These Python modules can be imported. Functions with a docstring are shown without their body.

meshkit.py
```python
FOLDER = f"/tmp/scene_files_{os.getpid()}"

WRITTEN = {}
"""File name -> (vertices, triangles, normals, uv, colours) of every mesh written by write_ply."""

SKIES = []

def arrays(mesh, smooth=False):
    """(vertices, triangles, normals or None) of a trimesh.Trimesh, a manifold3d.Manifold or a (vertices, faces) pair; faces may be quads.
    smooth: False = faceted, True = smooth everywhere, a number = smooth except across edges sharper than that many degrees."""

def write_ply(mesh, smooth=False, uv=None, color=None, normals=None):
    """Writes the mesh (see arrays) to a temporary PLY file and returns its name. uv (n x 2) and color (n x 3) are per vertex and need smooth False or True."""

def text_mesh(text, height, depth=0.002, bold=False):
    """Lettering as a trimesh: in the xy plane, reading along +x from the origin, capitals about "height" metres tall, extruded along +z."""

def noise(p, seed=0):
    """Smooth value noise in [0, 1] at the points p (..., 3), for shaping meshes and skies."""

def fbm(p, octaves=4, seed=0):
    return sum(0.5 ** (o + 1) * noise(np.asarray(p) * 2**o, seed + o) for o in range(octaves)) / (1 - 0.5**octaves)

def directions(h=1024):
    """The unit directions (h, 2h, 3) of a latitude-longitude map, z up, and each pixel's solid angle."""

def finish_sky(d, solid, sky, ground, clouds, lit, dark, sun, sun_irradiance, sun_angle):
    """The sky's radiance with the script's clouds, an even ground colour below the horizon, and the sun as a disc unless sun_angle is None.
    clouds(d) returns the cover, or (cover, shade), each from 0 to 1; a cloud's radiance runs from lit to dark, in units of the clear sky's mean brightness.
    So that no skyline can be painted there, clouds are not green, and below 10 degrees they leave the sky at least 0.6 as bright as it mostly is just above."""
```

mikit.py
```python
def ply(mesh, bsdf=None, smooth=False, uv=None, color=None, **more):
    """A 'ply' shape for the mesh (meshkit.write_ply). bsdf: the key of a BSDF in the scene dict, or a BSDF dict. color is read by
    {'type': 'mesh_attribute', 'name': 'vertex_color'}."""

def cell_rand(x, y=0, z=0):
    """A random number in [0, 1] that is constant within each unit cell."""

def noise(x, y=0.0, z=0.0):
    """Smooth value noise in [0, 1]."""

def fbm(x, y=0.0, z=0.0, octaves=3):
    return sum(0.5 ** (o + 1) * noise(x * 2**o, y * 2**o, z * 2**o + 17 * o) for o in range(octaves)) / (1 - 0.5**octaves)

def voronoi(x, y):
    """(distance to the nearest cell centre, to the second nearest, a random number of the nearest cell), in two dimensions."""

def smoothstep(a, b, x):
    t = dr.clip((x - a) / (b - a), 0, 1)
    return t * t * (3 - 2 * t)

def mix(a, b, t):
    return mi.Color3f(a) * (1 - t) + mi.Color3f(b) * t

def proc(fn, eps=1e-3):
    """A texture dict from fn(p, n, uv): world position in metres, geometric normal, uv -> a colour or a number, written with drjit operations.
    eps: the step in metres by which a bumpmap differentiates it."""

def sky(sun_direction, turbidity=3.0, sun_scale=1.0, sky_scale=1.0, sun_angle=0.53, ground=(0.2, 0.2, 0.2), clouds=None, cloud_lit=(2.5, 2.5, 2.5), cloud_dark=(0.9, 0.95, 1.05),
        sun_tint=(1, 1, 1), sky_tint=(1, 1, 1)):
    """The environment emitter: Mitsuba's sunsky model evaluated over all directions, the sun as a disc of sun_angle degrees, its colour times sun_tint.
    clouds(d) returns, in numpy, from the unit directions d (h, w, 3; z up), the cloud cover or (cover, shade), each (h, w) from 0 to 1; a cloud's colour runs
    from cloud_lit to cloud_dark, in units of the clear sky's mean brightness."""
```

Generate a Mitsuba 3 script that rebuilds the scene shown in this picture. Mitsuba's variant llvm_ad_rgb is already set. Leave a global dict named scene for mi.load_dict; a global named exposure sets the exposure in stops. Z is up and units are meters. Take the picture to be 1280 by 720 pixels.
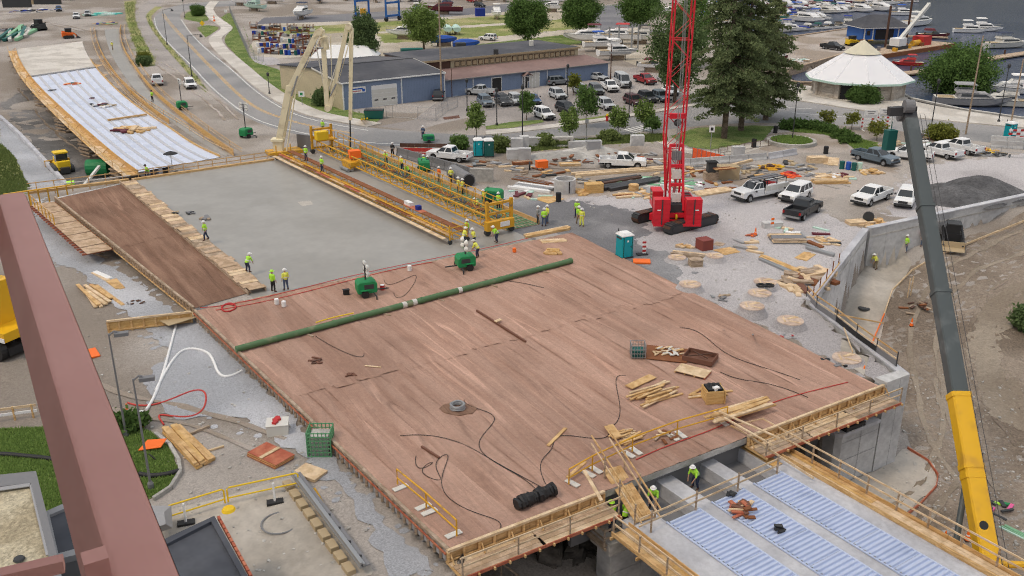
import math, random
import numpy as np, trimesh, shapely
from shapely.geometry import Polygon, Point, LineString
import drjit as dr, mitsuba as mi, mikit
from mikit import noise, fbm, voronoi, cell_rand, smoothstep, mix
import meshkit
T = mi.ScalarTransform4f
scene, labels = {}, {}
# camera, sky, exposure
F, TH, HC = 1165.0, math.radians(21.5), 29.0          # focal length in photo pixels, pitch, height of the balcony above the deck
FW = np.array([0, math.cos(TH), -math.sin(TH)]); UP = np.array([0, math.sin(TH), math.cos(TH)]); EYE = np.array([0, 0, HC])
scene['camera'] = {'type': 'perspective', 'fov': 2 * math.degrees(math.atan(640 / F)), 'fov_axis': 'x', 'near_clip': 0.05, 'far_clip': 5000.0,
                   'to_world': T().look_at(origin=EYE.tolist(), target=(EYE + FW).tolist(), up=[0, 0, 1])}
scene['sky'] = mikit.sky([-0.45, -0.35, 0.82], turbidity=4, sun_scale=0.28, sun_angle=12, sky_scale=0.9,
                        clouds=lambda d: (np.ones(d.shape[:2]),1 - np.clip(d[...,2],0,1)),cloud_lit=(3.0,3.05,3.15),cloud_dark=(1.25,1.3,1.4))      # overcast: brightest overhead
exposure = 1.68
# survey: a point seen in the photo at height z -> metres
def ray(u, v): return FW + np.array([1.0, 0, 0]) * ((u - 640) / F) - UP * ((v - 360) / F)
def at(u, v, z=0.0):
    d = ray(u, v); return EYE + d * ((z - HC) / d[2])
def aty(u, v, y):
    d = ray(u, v); return EYE + d * (y / d[1])
def up(p, dz): return np.array([p[0], p[1], p[2] + dz])
rnd = random.Random(7); nrs = np.random.RandomState(7)
# materials
def rgb(c): return {'type': 'rgb', 'value': list(map(float, c))}
def mat(name, c, rough=0.6, metallic=0.0, spec=0.4, **k):
    c = c if isinstance(c, dict) else rgb(c)
    scene['mat_' + name] = {'type': 'twosided','bsdf': {'type': 'principled','base_color': c,'roughness': rough,'metallic': metallic,'specular': spec,**k}}
def bmat(name, fn, bump, rough=0.8, eps=0.01, spec=0.3, **k):
    scene['mat_' + name] = {'type': 'twosided', 'bsdf': {'type': 'bumpmap', 'arbitrary': mikit.proc(bump, eps=eps), 'scale': 1.0,
        'bsdf': {'type': 'principled', 'base_color': mikit.proc(fn), 'roughness': rough, 'specular': spec, **k}}}
def two(a, b, s, c=None, s2=9.0, k2=0.25, lo=0.35, hi=0.65):
    """colour fn: a and b blended by slow noise, with fine speckle"""
    def fn(p, n, uv):
        t = smoothstep(lo, hi, fbm(p.x * s, p.y * s, p.z * s, 4))
        f = 1 + k2 * (noise(p.x * s2, p.y * s2, p.z * s2) - 0.5) * 2 + k2 * 0.7 * (noise(p.x * s2 * 3.1, p.y * s2 * 3.1, p.z * s2 * 3.1) - 0.5) * 2
        return mix(a, b, t) * f
    return fn
def grit(s, h):
    return lambda p, n, uv: h * (fbm(p.x * s, p.y * s, p.z * s, 2))
GRAV = grit(11.0, 0.055)
bmat('dirt', two((.225, .193, .165), (.345, .315, .29), .09, s2=11, k2=.2), GRAV)
bmat('brown_dirt', two((.165, .13, .10), (.25, .205, .165), .16, s2=8, k2=.28), grit(7, .10))
bmat('track_dirt', two((.215, .175, .135), (.29, .245, .195), .15, s2=8, k2=.2), grit(7, .06))
bmat('gravel', two((.335, .318, .325), (.43, .412, .42), .12, s2=13, k2=.22), GRAV)
bmat('blue_gravel', two((.31, .32, .345), (.43, .44, .47), .12, s2=13, k2=.22), GRAV)
bmat('yard_tan', two((.34, .30, .24), (.46, .42, .36), .08, s2=6, k2=.15), GRAV)
bmat('dark_gravel', two((.15, .15, .16), (.24, .24, .25), .2, s2=13, k2=.24), GRAV)
bmat('wet_earth', two((.10, .095, .09), (.20, .19, .185), .12, s2=3, k2=.2), grit(2.5, .2), rough=.6)
bmat('site_dirt', two((.27, .225, .185), (.38, .34, .31), .13, s2=11, k2=.16), GRAV)
bmat('asphalt', two((.20, .20, .205), (.255, .25, .25), .1, s2=6, k2=.10), grit(9, .02), rough=.8)
bmat('old_asphalt', two((.235, .215, .205), (.30, .275, .26), .12, s2=5, k2=.12), grit(9, .02), rough=.85)
bmat('dark_asphalt', two((.13, .13, .145), (.17, .17, .18), .1, s2=6, k2=.1), grit(9, .02), rough=.8)
bmat('sidewalk', two((.40, .375, .34), (.50, .475, .44), .3, s2=4, k2=.10), grit(9, .015), rough=.85)
bmat('pad', two((.33, .30, .26), (.45, .415, .37), .25, s2=3, k2=.10), grit(6, .02), rough=.85)
bmat('grass', two((.11, .165, .045), (.19, .23, .08), .5, s2=9, k2=.4), grit(6, .25), rough=.9)
bmat('dry_grass', two((.20, .235, .075), (.34, .32, .16), .12, s2=6, k2=.35), grit(5, .25), rough=.9)
bmat('wet_concrete', two((.27, .262, .245), (.305, .297, .28), .13, s2=1.3, k2=.04), grit(.9, .012), rough=.38, spec=.4)
bmat('concrete', two((.38, .38, .385), (.50, .50, .50), .35, s2=3, k2=.12), grit(6, .02), rough=.8)
bmat('old_concrete', two((.33, .32, .30), (.47, .455, .43), .4, s2=4, k2=.16), grit(6, .03), rough=.85)
bmat('girder', two((.39, .395, .425), (.49, .495, .525), .5, s2=5, k2=.10), grit(6, .015), rough=.8)
bmat('water', two((.04, .055, .095), (.055, .07, .11), .03), lambda p, n, uv: .10 * fbm(p.x * .9, p.y * .5, 0, 3), rough=.22, spec=.16, eps=.05)
bmat('asphalt_pile', two((.085, .085, .09), (.125, .125, .13), .5, s2=5, k2=.3), grit(5, .2))
mat('hill', mikit.proc(two((.05, .055, .03), (.10, .10, .055), .03, s2=.2, k2=.4)), .95)
bmat('rock', two((.07, .063, .055), (.14, .125, .11), .6, s2=3, k2=.3), grit(1.6, .5))
def burlap(c0, c1, sw):
    def fn(p, n, uv):
        a, b = p.x * .847 + p.y * .531, p.y * .847 - p.x * .531          # across and along the strips
        a = a + 1.5 * noise(b * .055 + 3, a * .05) + .35 * noise(b * .22 + sw, a * .3)
        t = fbm(p.x * .21 + 5, p.y * .21, 0, 4); damp = smoothstep(.5, .72, fbm(p.x * .10 + 31, p.y * .10, 0, 4)); st = fbm(a * 1.6 + sw, b * .16, 0, 3)
        q = lambda s, l, o, w: 1 - smoothstep(0, w, dr.abs(noise(a * s + sw + o, b * l, o) - .5))
        gate = smoothstep(.42, .6, fbm(a * .5 + 7, b * .13, 2, 2)); gate2 = smoothstep(.42, .6, fbm(a * .5 + 40, b * .13, 5, 2))
        f = (1 + .16 * (noise(p.x * 17,p.y * 17) - .5) + .12 * (noise(p.x * 6,p.y * 6) - .5)) * (.86 + .28 * t) * (1 - .13 * damp) * (1 - .24 * gate * q(1.3,.05,0,.03) - .10 * q(2.6,.09,7,.03)) * (1 + .27 * gate2 * q(1.0,.045,3,.05) + .09 * q(2.2,.08,11,.05)) * (1 - .10 * q(4.1,.12,13,.05) + .10 * q(3.7,.1,17,.05))  # wrinkles painted into the colour: dark crease lines, light streaks as fold highlights
        return mix(c0, c1, smoothstep(.25, .75, st)) * f
    return fn
BB = lambda p,n,uv: .10 * fbm((p.x * .847 + p.y * .531) * 2.2 + 1.5 * noise((p.y * .847 - p.x * .531) * .055 + 3,(p.x * .847 + p.y * .531) * .05),(p.y * .847 - p.x * .531) * .3,0,3) + .02 * noise(p.x * 14,p.y * 14)
for i,k in enumerate((.97,1.0,1.03)): bmat('burlap_%d' % i,burlap((.345 * k,.213 * k,.163 * k),(.405 * k,.263 * k,.207 * k),i * 3.7),BB,rough=.95,spec=.1)
bmat('burlap_dark', burlap((.19, .112, .08), (.25, .155, .112), 4), BB, rough=.95, spec=.1)
def wood(a, b):
    def fn(p, n, uv):
        g = fbm(p.x * 2.3, p.y * 2.3, p.z * 9, 3); f = 1 + .22 * (noise(p.x * 11, p.y * 11, p.z * 23) - .5)
        return mix(a, b, smoothstep(.3, .7, g)) * f
    return mikit.proc(fn)
mat('wood', wood((.46, .28, .12), (.62, .42, .21)), .75, spec=.2)
mat('ply', wood((.50, .30, .11), (.60, .40, .17)), .7, spec=.25)
mat('pale_wood', wood((.52, .38, .23), (.68, .53, .36)), .8, spec=.2)
mat('old_wood', wood((.27, .20, .14), (.42, .33, .25)), .85, spec=.2)
mat('board_tan',wood((.37,.26,.17),(.50,.37,.26)),.85,spec=.2); mat('pad_cover',mikit.proc(two((.42,.315,.25),(.55,.44,.36),1.3,s2=5,k2=.15)),.85)
mat('red_wood', wood((.36, .10, .06), (.46, .17, .10)), .8, spec=.2)
def rusty(a, b, s):
    def fn(p, n, uv):
        return mix(a, b, smoothstep(.55, .78, fbm(p.x * s, p.y * s, p.z * s, 4)))
    return mikit.proc(fn)
mat('rust', rusty((.20, .075, .03), (.30, .14, .07), 1.5), .8)
mat('yellow_paint', rusty((.62, .33, .025), (.33, .20, .07), 2.2), .5)
mat('boom_yellow', rusty((.74, .42, .015), (.60, .33, .03), .7), .38)
mat('cream_paint', rusty((.72, .65, .46), (.56, .49, .34), 1.3), .5)
mat('red_paint', rusty((.60, .016, .032), (.46, .02, .03), .8), .38)
mat('boom_grey', rusty((.075, .09, .095), (.115, .13, .135), 1.0), .5)
bmat('rail_paint',lambda p,n,uv: mix((.46,.215,.18),(.54,.275,.235),fbm(p.x * 9,p.y * 9,p.z * 9,4)) * (.9 + .18 * fbm(p.x * 2,p.y * 2,p.z * 2,2)),lambda p,n,uv: .0012 * fbm(p.x * 120,p.y * 120,p.z * 120,2),rough=.45,eps=.001)
mat('green_pipe', rusty((.085, .165, .075), (.20, .22, .13), 1.0), .6)
mat('pan', rusty((.50, .57, .74), (.42, .49, .66), .6), .45, metallic=.25)
mat('steel', (.36, .37, .38), .45, metallic=.6)
mat('dark_steel', (.06, .06, .065), .5, metallic=.3)
mat('rebar', (.16, .075, .05), .8)
mat('epoxy_rebar', (.10, .28, .14), .6)
for n_,c_ in dict(green=(.015,.22,.075),teal=(.0,.30,.36),dark_green=(.01,.10,.09),lime=(.42,.80,.06),hi_yellow=(.75,.78,.12),orange=(.85,.16,.02),orange_net=(.85,.13,.04),
                   red=(.45,.03,.03),white=(.75,.75,.75),off_white=(.6,.59,.55),black=(.018,.018,.02),navy=(.025,.035,.075),denim=(.07,.10,.17),khaki=(.25,.2,.13),charcoal=(.04,.042,.045),
                   blue=(.02,.09,.42),royal=(.01,.03,.25),lift_blue=(.03,.12,.40),grey=(.3,.3,.31),mid_grey=(.18,.18,.19),maroon=(.12,.02,.03),tan=(.40,.31,.19),leafgreen=(.20,.42,.25),brown=(.09,.045,.03),dark_red=(.21,.05,.04),
                   yellow=(.75,.5,.02),ivory=(.62,.58,.45),mint=(.45,.62,.55),skin=(.45,.26,.18),rubber=(.02,.02,.021),pink=(.7,.12,.3),hose_red=(.5,.05,.04),aqua=(.12,.55,.5),stencil=(.04,.04,.05)).items():
    mat(n_, c_, .55)
for n_,c_ in dict(car_white=(.72,.73,.74),car_silver=(.42,.44,.46),car_grey=(.15,.165,.18),car_black=(.018,.02,.024),car_blue=(.03,.08,.2),car_red=(.30,.015,.02),car_maroon=(.07,.02,.025),car_slate=(.11,.15,.19),car_beige=(.38,.36,.31)).items():
    mat(n_, c_, .3, clearcoat=.8, clearcoat_gloss=.9)
mat('car_glass', (.02, .025, .03), .08, spec=.7)
mat('pane', (.03, .035, .045), .1, spec=.7)
mat('lamp', (.7, .7, .66), .2)
mat('tail', (.35, .01, .01), .25)
def siding(a, s, ax):
    def fn(p, n, uv):
        q = (p.x * ax[0] + p.y * ax[1]) * s; f = q - dr.floor(q)
        groove = smoothstep(0, .12, f) * (1 - smoothstep(.88, 1, f))
        return mi.Color3f(a) * (.78 + .22 * groove) * (.86 + .28 * fbm(p.x * .3, p.y * .3, p.z * .6, 3))
    return mikit.proc(fn)
mat('blue_siding', siding((.19, .25, .375), 3.3, (.82, .57)), .6)
mat('tan_siding', siding((.46, .40, .27), 3.3, (-.5, .86)), .6)
mat('roof_grey',two((.055,.058,.07),(.095,.095,.105),.12,s2=2,k2=.12) and mikit.proc(two((.055,.058,.07),(.095,.095,.105),.12,s2=2,k2=.12)),.8)
mat('roof_brown', mikit.proc(two((.17, .11, .10), (.23, .155, .14), .12, s2=2, k2=.1)), .75)
mat('roof_gravel', mikit.proc(two((.33, .28, .19), (.45, .40, .29), .8, s2=9, k2=.35)), .9)
mat('membrane', mikit.proc(two((.05, .055, .07), (.075, .08, .095), .25, s2=2, k2=.1)), .7)
mat('brick', mikit.proc(two((.36, .31, .26), (.50, .45, .39), .9, s2=5, k2=.15)), .85)
mat('roof_metal', (.74, .74, .765), .45); mat('pan_rib', (.44, .45, .49), .6); mat('pan_pale', rusty((.54, .59, .71), (.48, .53, .65), .3), .45)
mat('bark', mikit.proc(two((.10, .075, .055), (.17, .13, .10), 2, s2=8, k2=.3)), .9)
mat('mulch', mikit.proc(two((.09, .045, .035), (.15, .08, .06), 2, s2=8, k2=.4)), .95)
def leaf(name, c):
    scene['mat_' + name] = {'type': 'principledthin', 'base_color': rgb(c), 'roughness': .6, 'diff_trans': .6, 'eta': 1.3}
for n_,c_ in dict(leaf_mid=(.12,.20,.06),leaf_light=(.19,.27,.08),leaf_dark=(.13,.19,.08),needle=(.165,.21,.10),needle_b=(.20,.24,.115),shrub=(.10,.17,.05),grass_blade=(.24,.35,.10),weed=(.18,.23,.08),leaf_yellow=(.2,.22,.05)).items():
    leaf(n_, c_)
# mesh helpers
class M:
    def __init__(s): s.v, s.f, s.n = [], [], 0
    def add(s, v, f):
        v = np.asarray(v, float).reshape(-1, 3); f = np.asarray(f, int)
        if f.ndim == 2 and f.shape[1] == 4: f = np.vstack([f[:, [0, 1, 2]], f[:, [0, 2, 3]]])
        s.v.append(v); s.f.append(f + s.n); s.n += len(v); return s
    def mat(s, m):                                        # unit cube under a matrix
        return s.add(CUBE_V @ m[:3, :3].T + m[:3, 3], CUBE_F)
    def box(s, c, size, rz=0.0): return s.mat(boxm(c, size, rz))
    def beam(s, p, q, w, h): return s.mat(beamm(p, q, w, h))
    def tube(s, pts, r, n=6):
        p = np.asarray(pts, float); t = np.gradient(p, axis=0); t /= np.linalg.norm(t, axis=1, keepdims=True) + 1e-12
        a = np.cross(t, np.where(np.abs(t[:, 2:]) < .9, [0, 0, 1.], [1., 0, 0])); a /= np.linalg.norm(a, axis=1, keepdims=True) + 1e-12
        b = np.cross(t, a); g = np.arange(n) * 2 * np.pi / n
        r = np.broadcast_to(r, (len(p),))[:, None, None]
        v = (p[:, None] + r * (np.cos(g)[None, :, None] * a[:, None] + np.sin(g)[None, :, None] * b[:, None])).reshape(-1, 3)
        f = []
        for i in range(len(p) - 1):
            for j in range(n):
                k = (j + 1) % n; f.append([i * n + j, i * n + k, (i + 1) * n + k, (i + 1) * n + j])
        s.add(v, f)
        m = len(p) - 1
        s.add(np.vstack([v[:n],[p[0]]]),[[(j + 1) % n,j,n] for j in range(n)]); s.add(np.vstack([v[m * n:],[p[m]]]),[[j,(j + 1) % n,n] for j in range(n)])
        return s
    def prism(s, poly, z0, z1):
        """poly: xy points or a shapely polygon; z0, z1 numbers"""
        pg = poly if hasattr(poly, 'exterior') else Polygon([q[:2] for q in poly])
        if not pg.is_valid: pg = pg.buffer(0)
        v2, f = trimesh.creation.triangulate_polygon(shapely.geometry.polygon.orient(pg), engine='earcut'); v2 = np.asarray(v2)[:, :2]; n = len(v2)
        s.add(np.column_stack([v2, np.full(n, z1)]), f); s.add(np.column_stack([v2, np.full(n, z0)]), np.asarray(f)[:, ::-1])
        for r in [pg.exterior] + list(pg.interiors):
            c = np.asarray(r.coords)[:-1]; k = len(c); i = np.arange(k); j = (i + 1) % k
            s.add(np.vstack([np.column_stack([c, np.full(k, z0)]), np.column_stack([c, np.full(k, z1)])]), np.stack([i, j, j + k, i + k], 1))
        return s
    def lathe(s, prof, c=(0, 0, 0), n=16):
        r = np.asarray(prof, float); g = np.arange(n) * 2 * np.pi / n
        v = np.stack([r[:, None, 0] * np.cos(g), r[:, None, 0] * np.sin(g), np.repeat(r[:, 1:2], n, 1)], -1).reshape(-1, 3) + np.asarray(c, float)
        f = [[i * n + j, i * n + (j + 1) % n, (i + 1) * n + (j + 1) % n, (i + 1) * n + j] for i in range(len(r) - 1) for j in range(n)]
        return s.add(v, f)
    def loft(s, secs, cap=True):
        """closed rings of the same length"""
        secs = np.asarray(secs, float); m, n = secs.shape[:2]
        f = [[i * n + j, i * n + (j + 1) % n, (i + 1) * n + (j + 1) % n, (i + 1) * n + j] for i in range(m - 1) for j in range(n)]
        s.add(secs.reshape(-1, 3), f)
        if cap:
            for r, o in ((secs[0], 1), (secs[-1], -1)):
                s.add(np.vstack([r, r.mean(0)]), [[(j + 1) % n, j, n][::o] for j in range(n)])
        return s
    def grid(s, P):
        P = np.asarray(P, float); a, b = P.shape[:2]; i, j = np.meshgrid(np.arange(a - 1), np.arange(b - 1), indexing='ij'); k = (i * b + j).ravel()
        return s.add(P.reshape(-1, 3), np.stack([k, k + b, k + b + 1, k + 1], 1))
    def quad(s, a, b, c, d): return s.add([a, b, c, d], [[0, 1, 2, 3]])
    def mesh(s): return trimesh.Trimesh(np.vstack(s.v), np.vstack(s.f), process=False)
CUBE_V = np.array([[x, y, z] for x in (-.5, .5) for y in (-.5, .5) for z in (-.5, .5)])
CUBE_F = np.array([[0, 1, 3], [0, 3, 2], [4, 6, 7], [4, 7, 5], [0, 4, 5], [0, 5, 1], [2, 3, 7], [2, 7, 6], [0, 2, 6], [0, 6, 4], [1, 5, 7], [1, 7, 3]])
def boxm(c, size, rz=0.0):
    m = np.eye(4); cs, sn = math.cos(rz), math.sin(rz)
    m[:3, :3] = np.array([[cs, -sn, 0], [sn, cs, 0], [0, 0, 1]]) * np.asarray(size, float); m[:3, 3] = c; return m
def beamm(p, q, w, h):
    p, q = np.asarray(p, float), np.asarray(q, float); d = q - p; L = np.linalg.norm(d) + 1e-9; x = d / L
    y = np.cross([0, 0, 1.], x)
    y = y / np.linalg.norm(y) if np.linalg.norm(y) > 1e-4 else np.array([0, 1., 0])
    z = np.cross(x, y); m = np.eye(4); m[:3, 0], m[:3, 1], m[:3, 2], m[:3, 3] = x * L, y * w, z * h, (p + q) / 2; return m
def placem(p, rz=0.0, s=1.0, tilt=0.0):
    m = boxm(p, (s, s, s), rz)
    if tilt:
        c, n = math.cos(tilt), math.sin(tilt); m[:3, :3] = m[:3, :3] @ np.array([[1, 0, 0], [0, c, -n], [0, n, c]])
    return m
# scene entries
used = {}
def uniq(k):
    n = used.get(k, -1) + 1; used[k] = n
    return k if n == 0 else '%s_%03d' % (k, n)
def thing(name, label=None, cat=None, group=None):
    k = uniq(name); labels[k] = {}
    if label: labels[k].update(label=label, category=cat)
    if group: labels[k]['group'] = group
    return k
def put(name, mesh, m, parent=None, smooth=False, label=None, cat=None, group=None, kind=None, tw=None):
    k = uniq(parent + '__' + name if parent else name)
    if isinstance(mesh, M): mesh = mesh.mesh()
    d = dict(mesh) if isinstance(mesh, dict) else mikit.ply(mesh, 'mat_' + m, smooth=smooth)
    if m is not None: d['bsdf'] = {'type': 'ref', 'id': 'mat_' + m}
    if tw is not None: d['to_world'] = T(np.asarray(tw).tolist())
    scene[k] = d
    L = {}
    if label: L['label'] = label
    if cat: L['category'] = cat
    if group: L['group'] = group
    if kind: L['kind'] = kind
    if L: labels[k] = L
    return k
UNIT = mikit.ply(trimesh.Trimesh(CUBE_V, CUBE_F, process=False))
def cub(name, m4, m, parent=None, **k): return put(name, UNIT, m, parent, tw=m4, **k)
def bar(name, p, q, w, h, m, parent=None, **k): return cub(name, beamm(p, q, w, h), m, parent, **k)
class Proto:
    """parts of a thing built once: (path, ply dict, material); stamped with a matrix and some materials changed"""
    def __init__(s): s.parts = []
    def part(s, path, mesh, m, smooth=False):
        s.parts.append((path, mikit.ply(mesh.mesh() if isinstance(mesh, M) else mesh, 'mat_' + m, smooth=smooth), m)); return s
    def stamp(s, name, label, cat, m4, group=None, mats={}, skip=()):
        k = thing(name, label, cat, group); ren = {}
        for path, d, m in s.parts:
            segs = path.split('/')
            if any(q in skip for q in segs): continue
            par = k if len(segs) == 1 else ren[segs[0]]
            nm = put(segs[-1].split('#')[0], d, mats.get(m, m), par, tw=m4)
            ren[path] = nm
        return k
Wl = ('wood', 'pale_wood', 'wood', 'ply')
# terrain
A0, B0, C0, D0 = at(562, 690)[:2], at(245, 390)[:2], at(715, 292)[:2], at(1100, 485)[:2]      # corners of the burlap deck
E1 = (D0 - A0) / np.linalg.norm(D0 - A0); E2 = np.array([-E1[1], E1[0]]); ANG = math.atan2(E1[1], E1[0])
def dk(s, t, z=0.0): return np.array([*(A0 + s * E1 + t * E2), z])          # deck axes: s along its front edge, t inwards
W1, W2, W3, WE = at(1085, 288, .3)[:2], at(1015, 378, .3)[:2], at(1132, 468, .3)[:2], at(1330, 236, .3)[:2]
def px(l, z=0.0): return [at(u, v, z)[:2] for u, v in l]
LOW_R = Polygon([dk(.6,0)[:2],dk(.6,5)[:2],dk(29.2,5)[:2],dk(29.2,.7)[:2],dk(35.0,.9)[:2],W2 + [-.2,.1],W1 + [0,.3],WE + [0,.3],[130,135],[130,-60],[60,-60],dk(.6,-40)[:2]]).buffer(0)
LOW_L = Polygon(px([(0,40),(52,62),(85,98),(120,130),(165,170),(215,214),(120,236),(260,372)]) + [at(256,392)[:2],A0 + E1 * .55 + E2 * 1.2,dk(.55,-40)[:2],[-20,-60],[-260,-60],[-260,260],at(-60,40)[:2]]).buffer(0)
WATER = Polygon(px([(905,-12),(930,30),(950,52),(1075,34),(1080,50),(1060,66),(985,88),(978,101),(1015,104),(1120,116),(1140,124),(1200,137),(1290,150),(1500,178),(1700,120),(1700,-40),(1300,-62),(950,-62)])).buffer(0)
CR = [(*W2, -6.3), (*W1, -3.3), (*at(1150, 271, .3)[:2], -2.6), (*at(1202, 261, .3)[:2], -1.8), (*at(1280, 247, .3)[:2], -.6), (*WE, 0)] + \
     [(*at(u,v,z)[:2],z) for u,v,z in [(1280,330,-3.6),(1280,450,-5.6),(1200,400,-5.2),(1110,580,-6.5),(1062,600,-6.5),(1150,480,-6.4),(1240,710,-6.5),(1280,600,-6.5),(1000,650,-6.5),
      (800,700,-6.5),(600,719,-6.5),(1055,420,-6.0),(1105,345,-4.4),(650,690,-6.5),(1180,560,-6.5)]] + [(*dk(5,4)[:2],-3.0),(*dk(11,4)[:2],-3.2),(*dk(17,4.5)[:2],-5.0),(20,-20,-6.5),(90,20,-6.5),(120,100,-3)]
CL = [(*at(u,v,z)[:2],z) for u,v,z in [(0,45,0),(25,64,-.3),(0,120,-2.6),(60,130,-3.8),(0,200,-2.6),(75,215,-4.2),(120,165,-4.2),(150,200,-4.2),(60,300,-2),(110,350,-1.5),(200,420,-.8),(60,420,-1.2),
      (0,480,-1.2),(300,500,-.8),(450,640,-.8),(100,650,-1.2),(300,700,-1.2),(0,300,-2.2),(500,712,-.8),(400,560,-.8),(250,400,-.8),(-100,150,-2)]] + [(0,-20,-1.2),(-80,0,-1.2)]
def idw(x, y, C):
    C = np.array(C, float); d = (x[..., None] - C[:, 0]) ** 2 + (y[..., None] - C[:, 1]) ** 2 + 2.0
    w = d ** -1.6; return (w * C[:, 2]).sum(-1) / w.sum(-1)
def h(x, y):
    x, y = np.broadcast_arrays(np.asarray(x, float), np.asarray(y, float)); z = np.zeros(x.shape)
    r, l, w = (shapely.contains_xy(p, x, y) for p in (LOW_R, LOW_L, WATER))
    p = np.stack([x, y, np.zeros(x.shape)], -1)
    n = (meshkit.fbm(p * .22, 4, 3) - .5); n2 = meshkit.fbm(p * .9, 3, 5) - .5
    return np.where(r, idw(x, y, CR) + n * .7 + n2 * .25, np.where(l, idw(x, y, CL) + n * .2 + n2 * .06, np.where(w, -4.0, 0.0)))
def G(u, v, dz=0.0):
    zs = np.linspace(0, -8, 161); d = ray(u, v); p = EYE + d * ((zs - HC) / d[2])[:, None]; hh = h(p[:, 0], p[:, 1])
    i = int(np.argmax(hh >= zs)) if (hh >= zs).any() else 160
    return np.array([p[i, 0], p[i, 1], float(hh[i]) + dz]) if hh[i] - zs[i] < .4 else np.array([p[i, 0], p[i, 1], zs[i] + dz])
def spaced(a, b, step, lo, hi):
    c = list(np.arange(a, b, step)); s, x, y = step, a, c[-1]
    while x > lo: s *= 1.22; x -= s; c.insert(0, x)
    s = step
    while y < hi: s *= 1.22; y += s; c.append(y)
    return np.array(c)
gx, gy = spaced(-72, 64, .6, -900, 900), spaced(14, 132, .6, -250, 1500)
X, Y = np.meshgrid(gx, gy, indexing='ij')
put('ground', M().grid(np.stack([X, Y, h(X, Y)], -1)), 'dirt', smooth=True, kind='structure', label='brown grey dirt and gravel of the construction site')
def wobble(pts, amp, seed=0):
    r = np.random.RandomState(seed); o = []
    for i in range(len(pts)):
        a,b = np.asarray(pts[i])[:2],np.asarray(pts[(i + 1) % len(pts)])[:2]; L = np.linalg.norm(b - a); k = max(1,int(L / (max(.5,amp * 1.6) if seed < 900 else .28)))
        nn = np.array([-(b - a)[1], (b - a)[0]]) / (L + 1e-9)
        for j in range(k): o.append(a + (b - a) * j / k + nn * r.uniform(-amp, amp))
    if amp >= .2 and not seed >= 900: return wobble(o, .13, 900 + seed)
    return o
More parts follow.
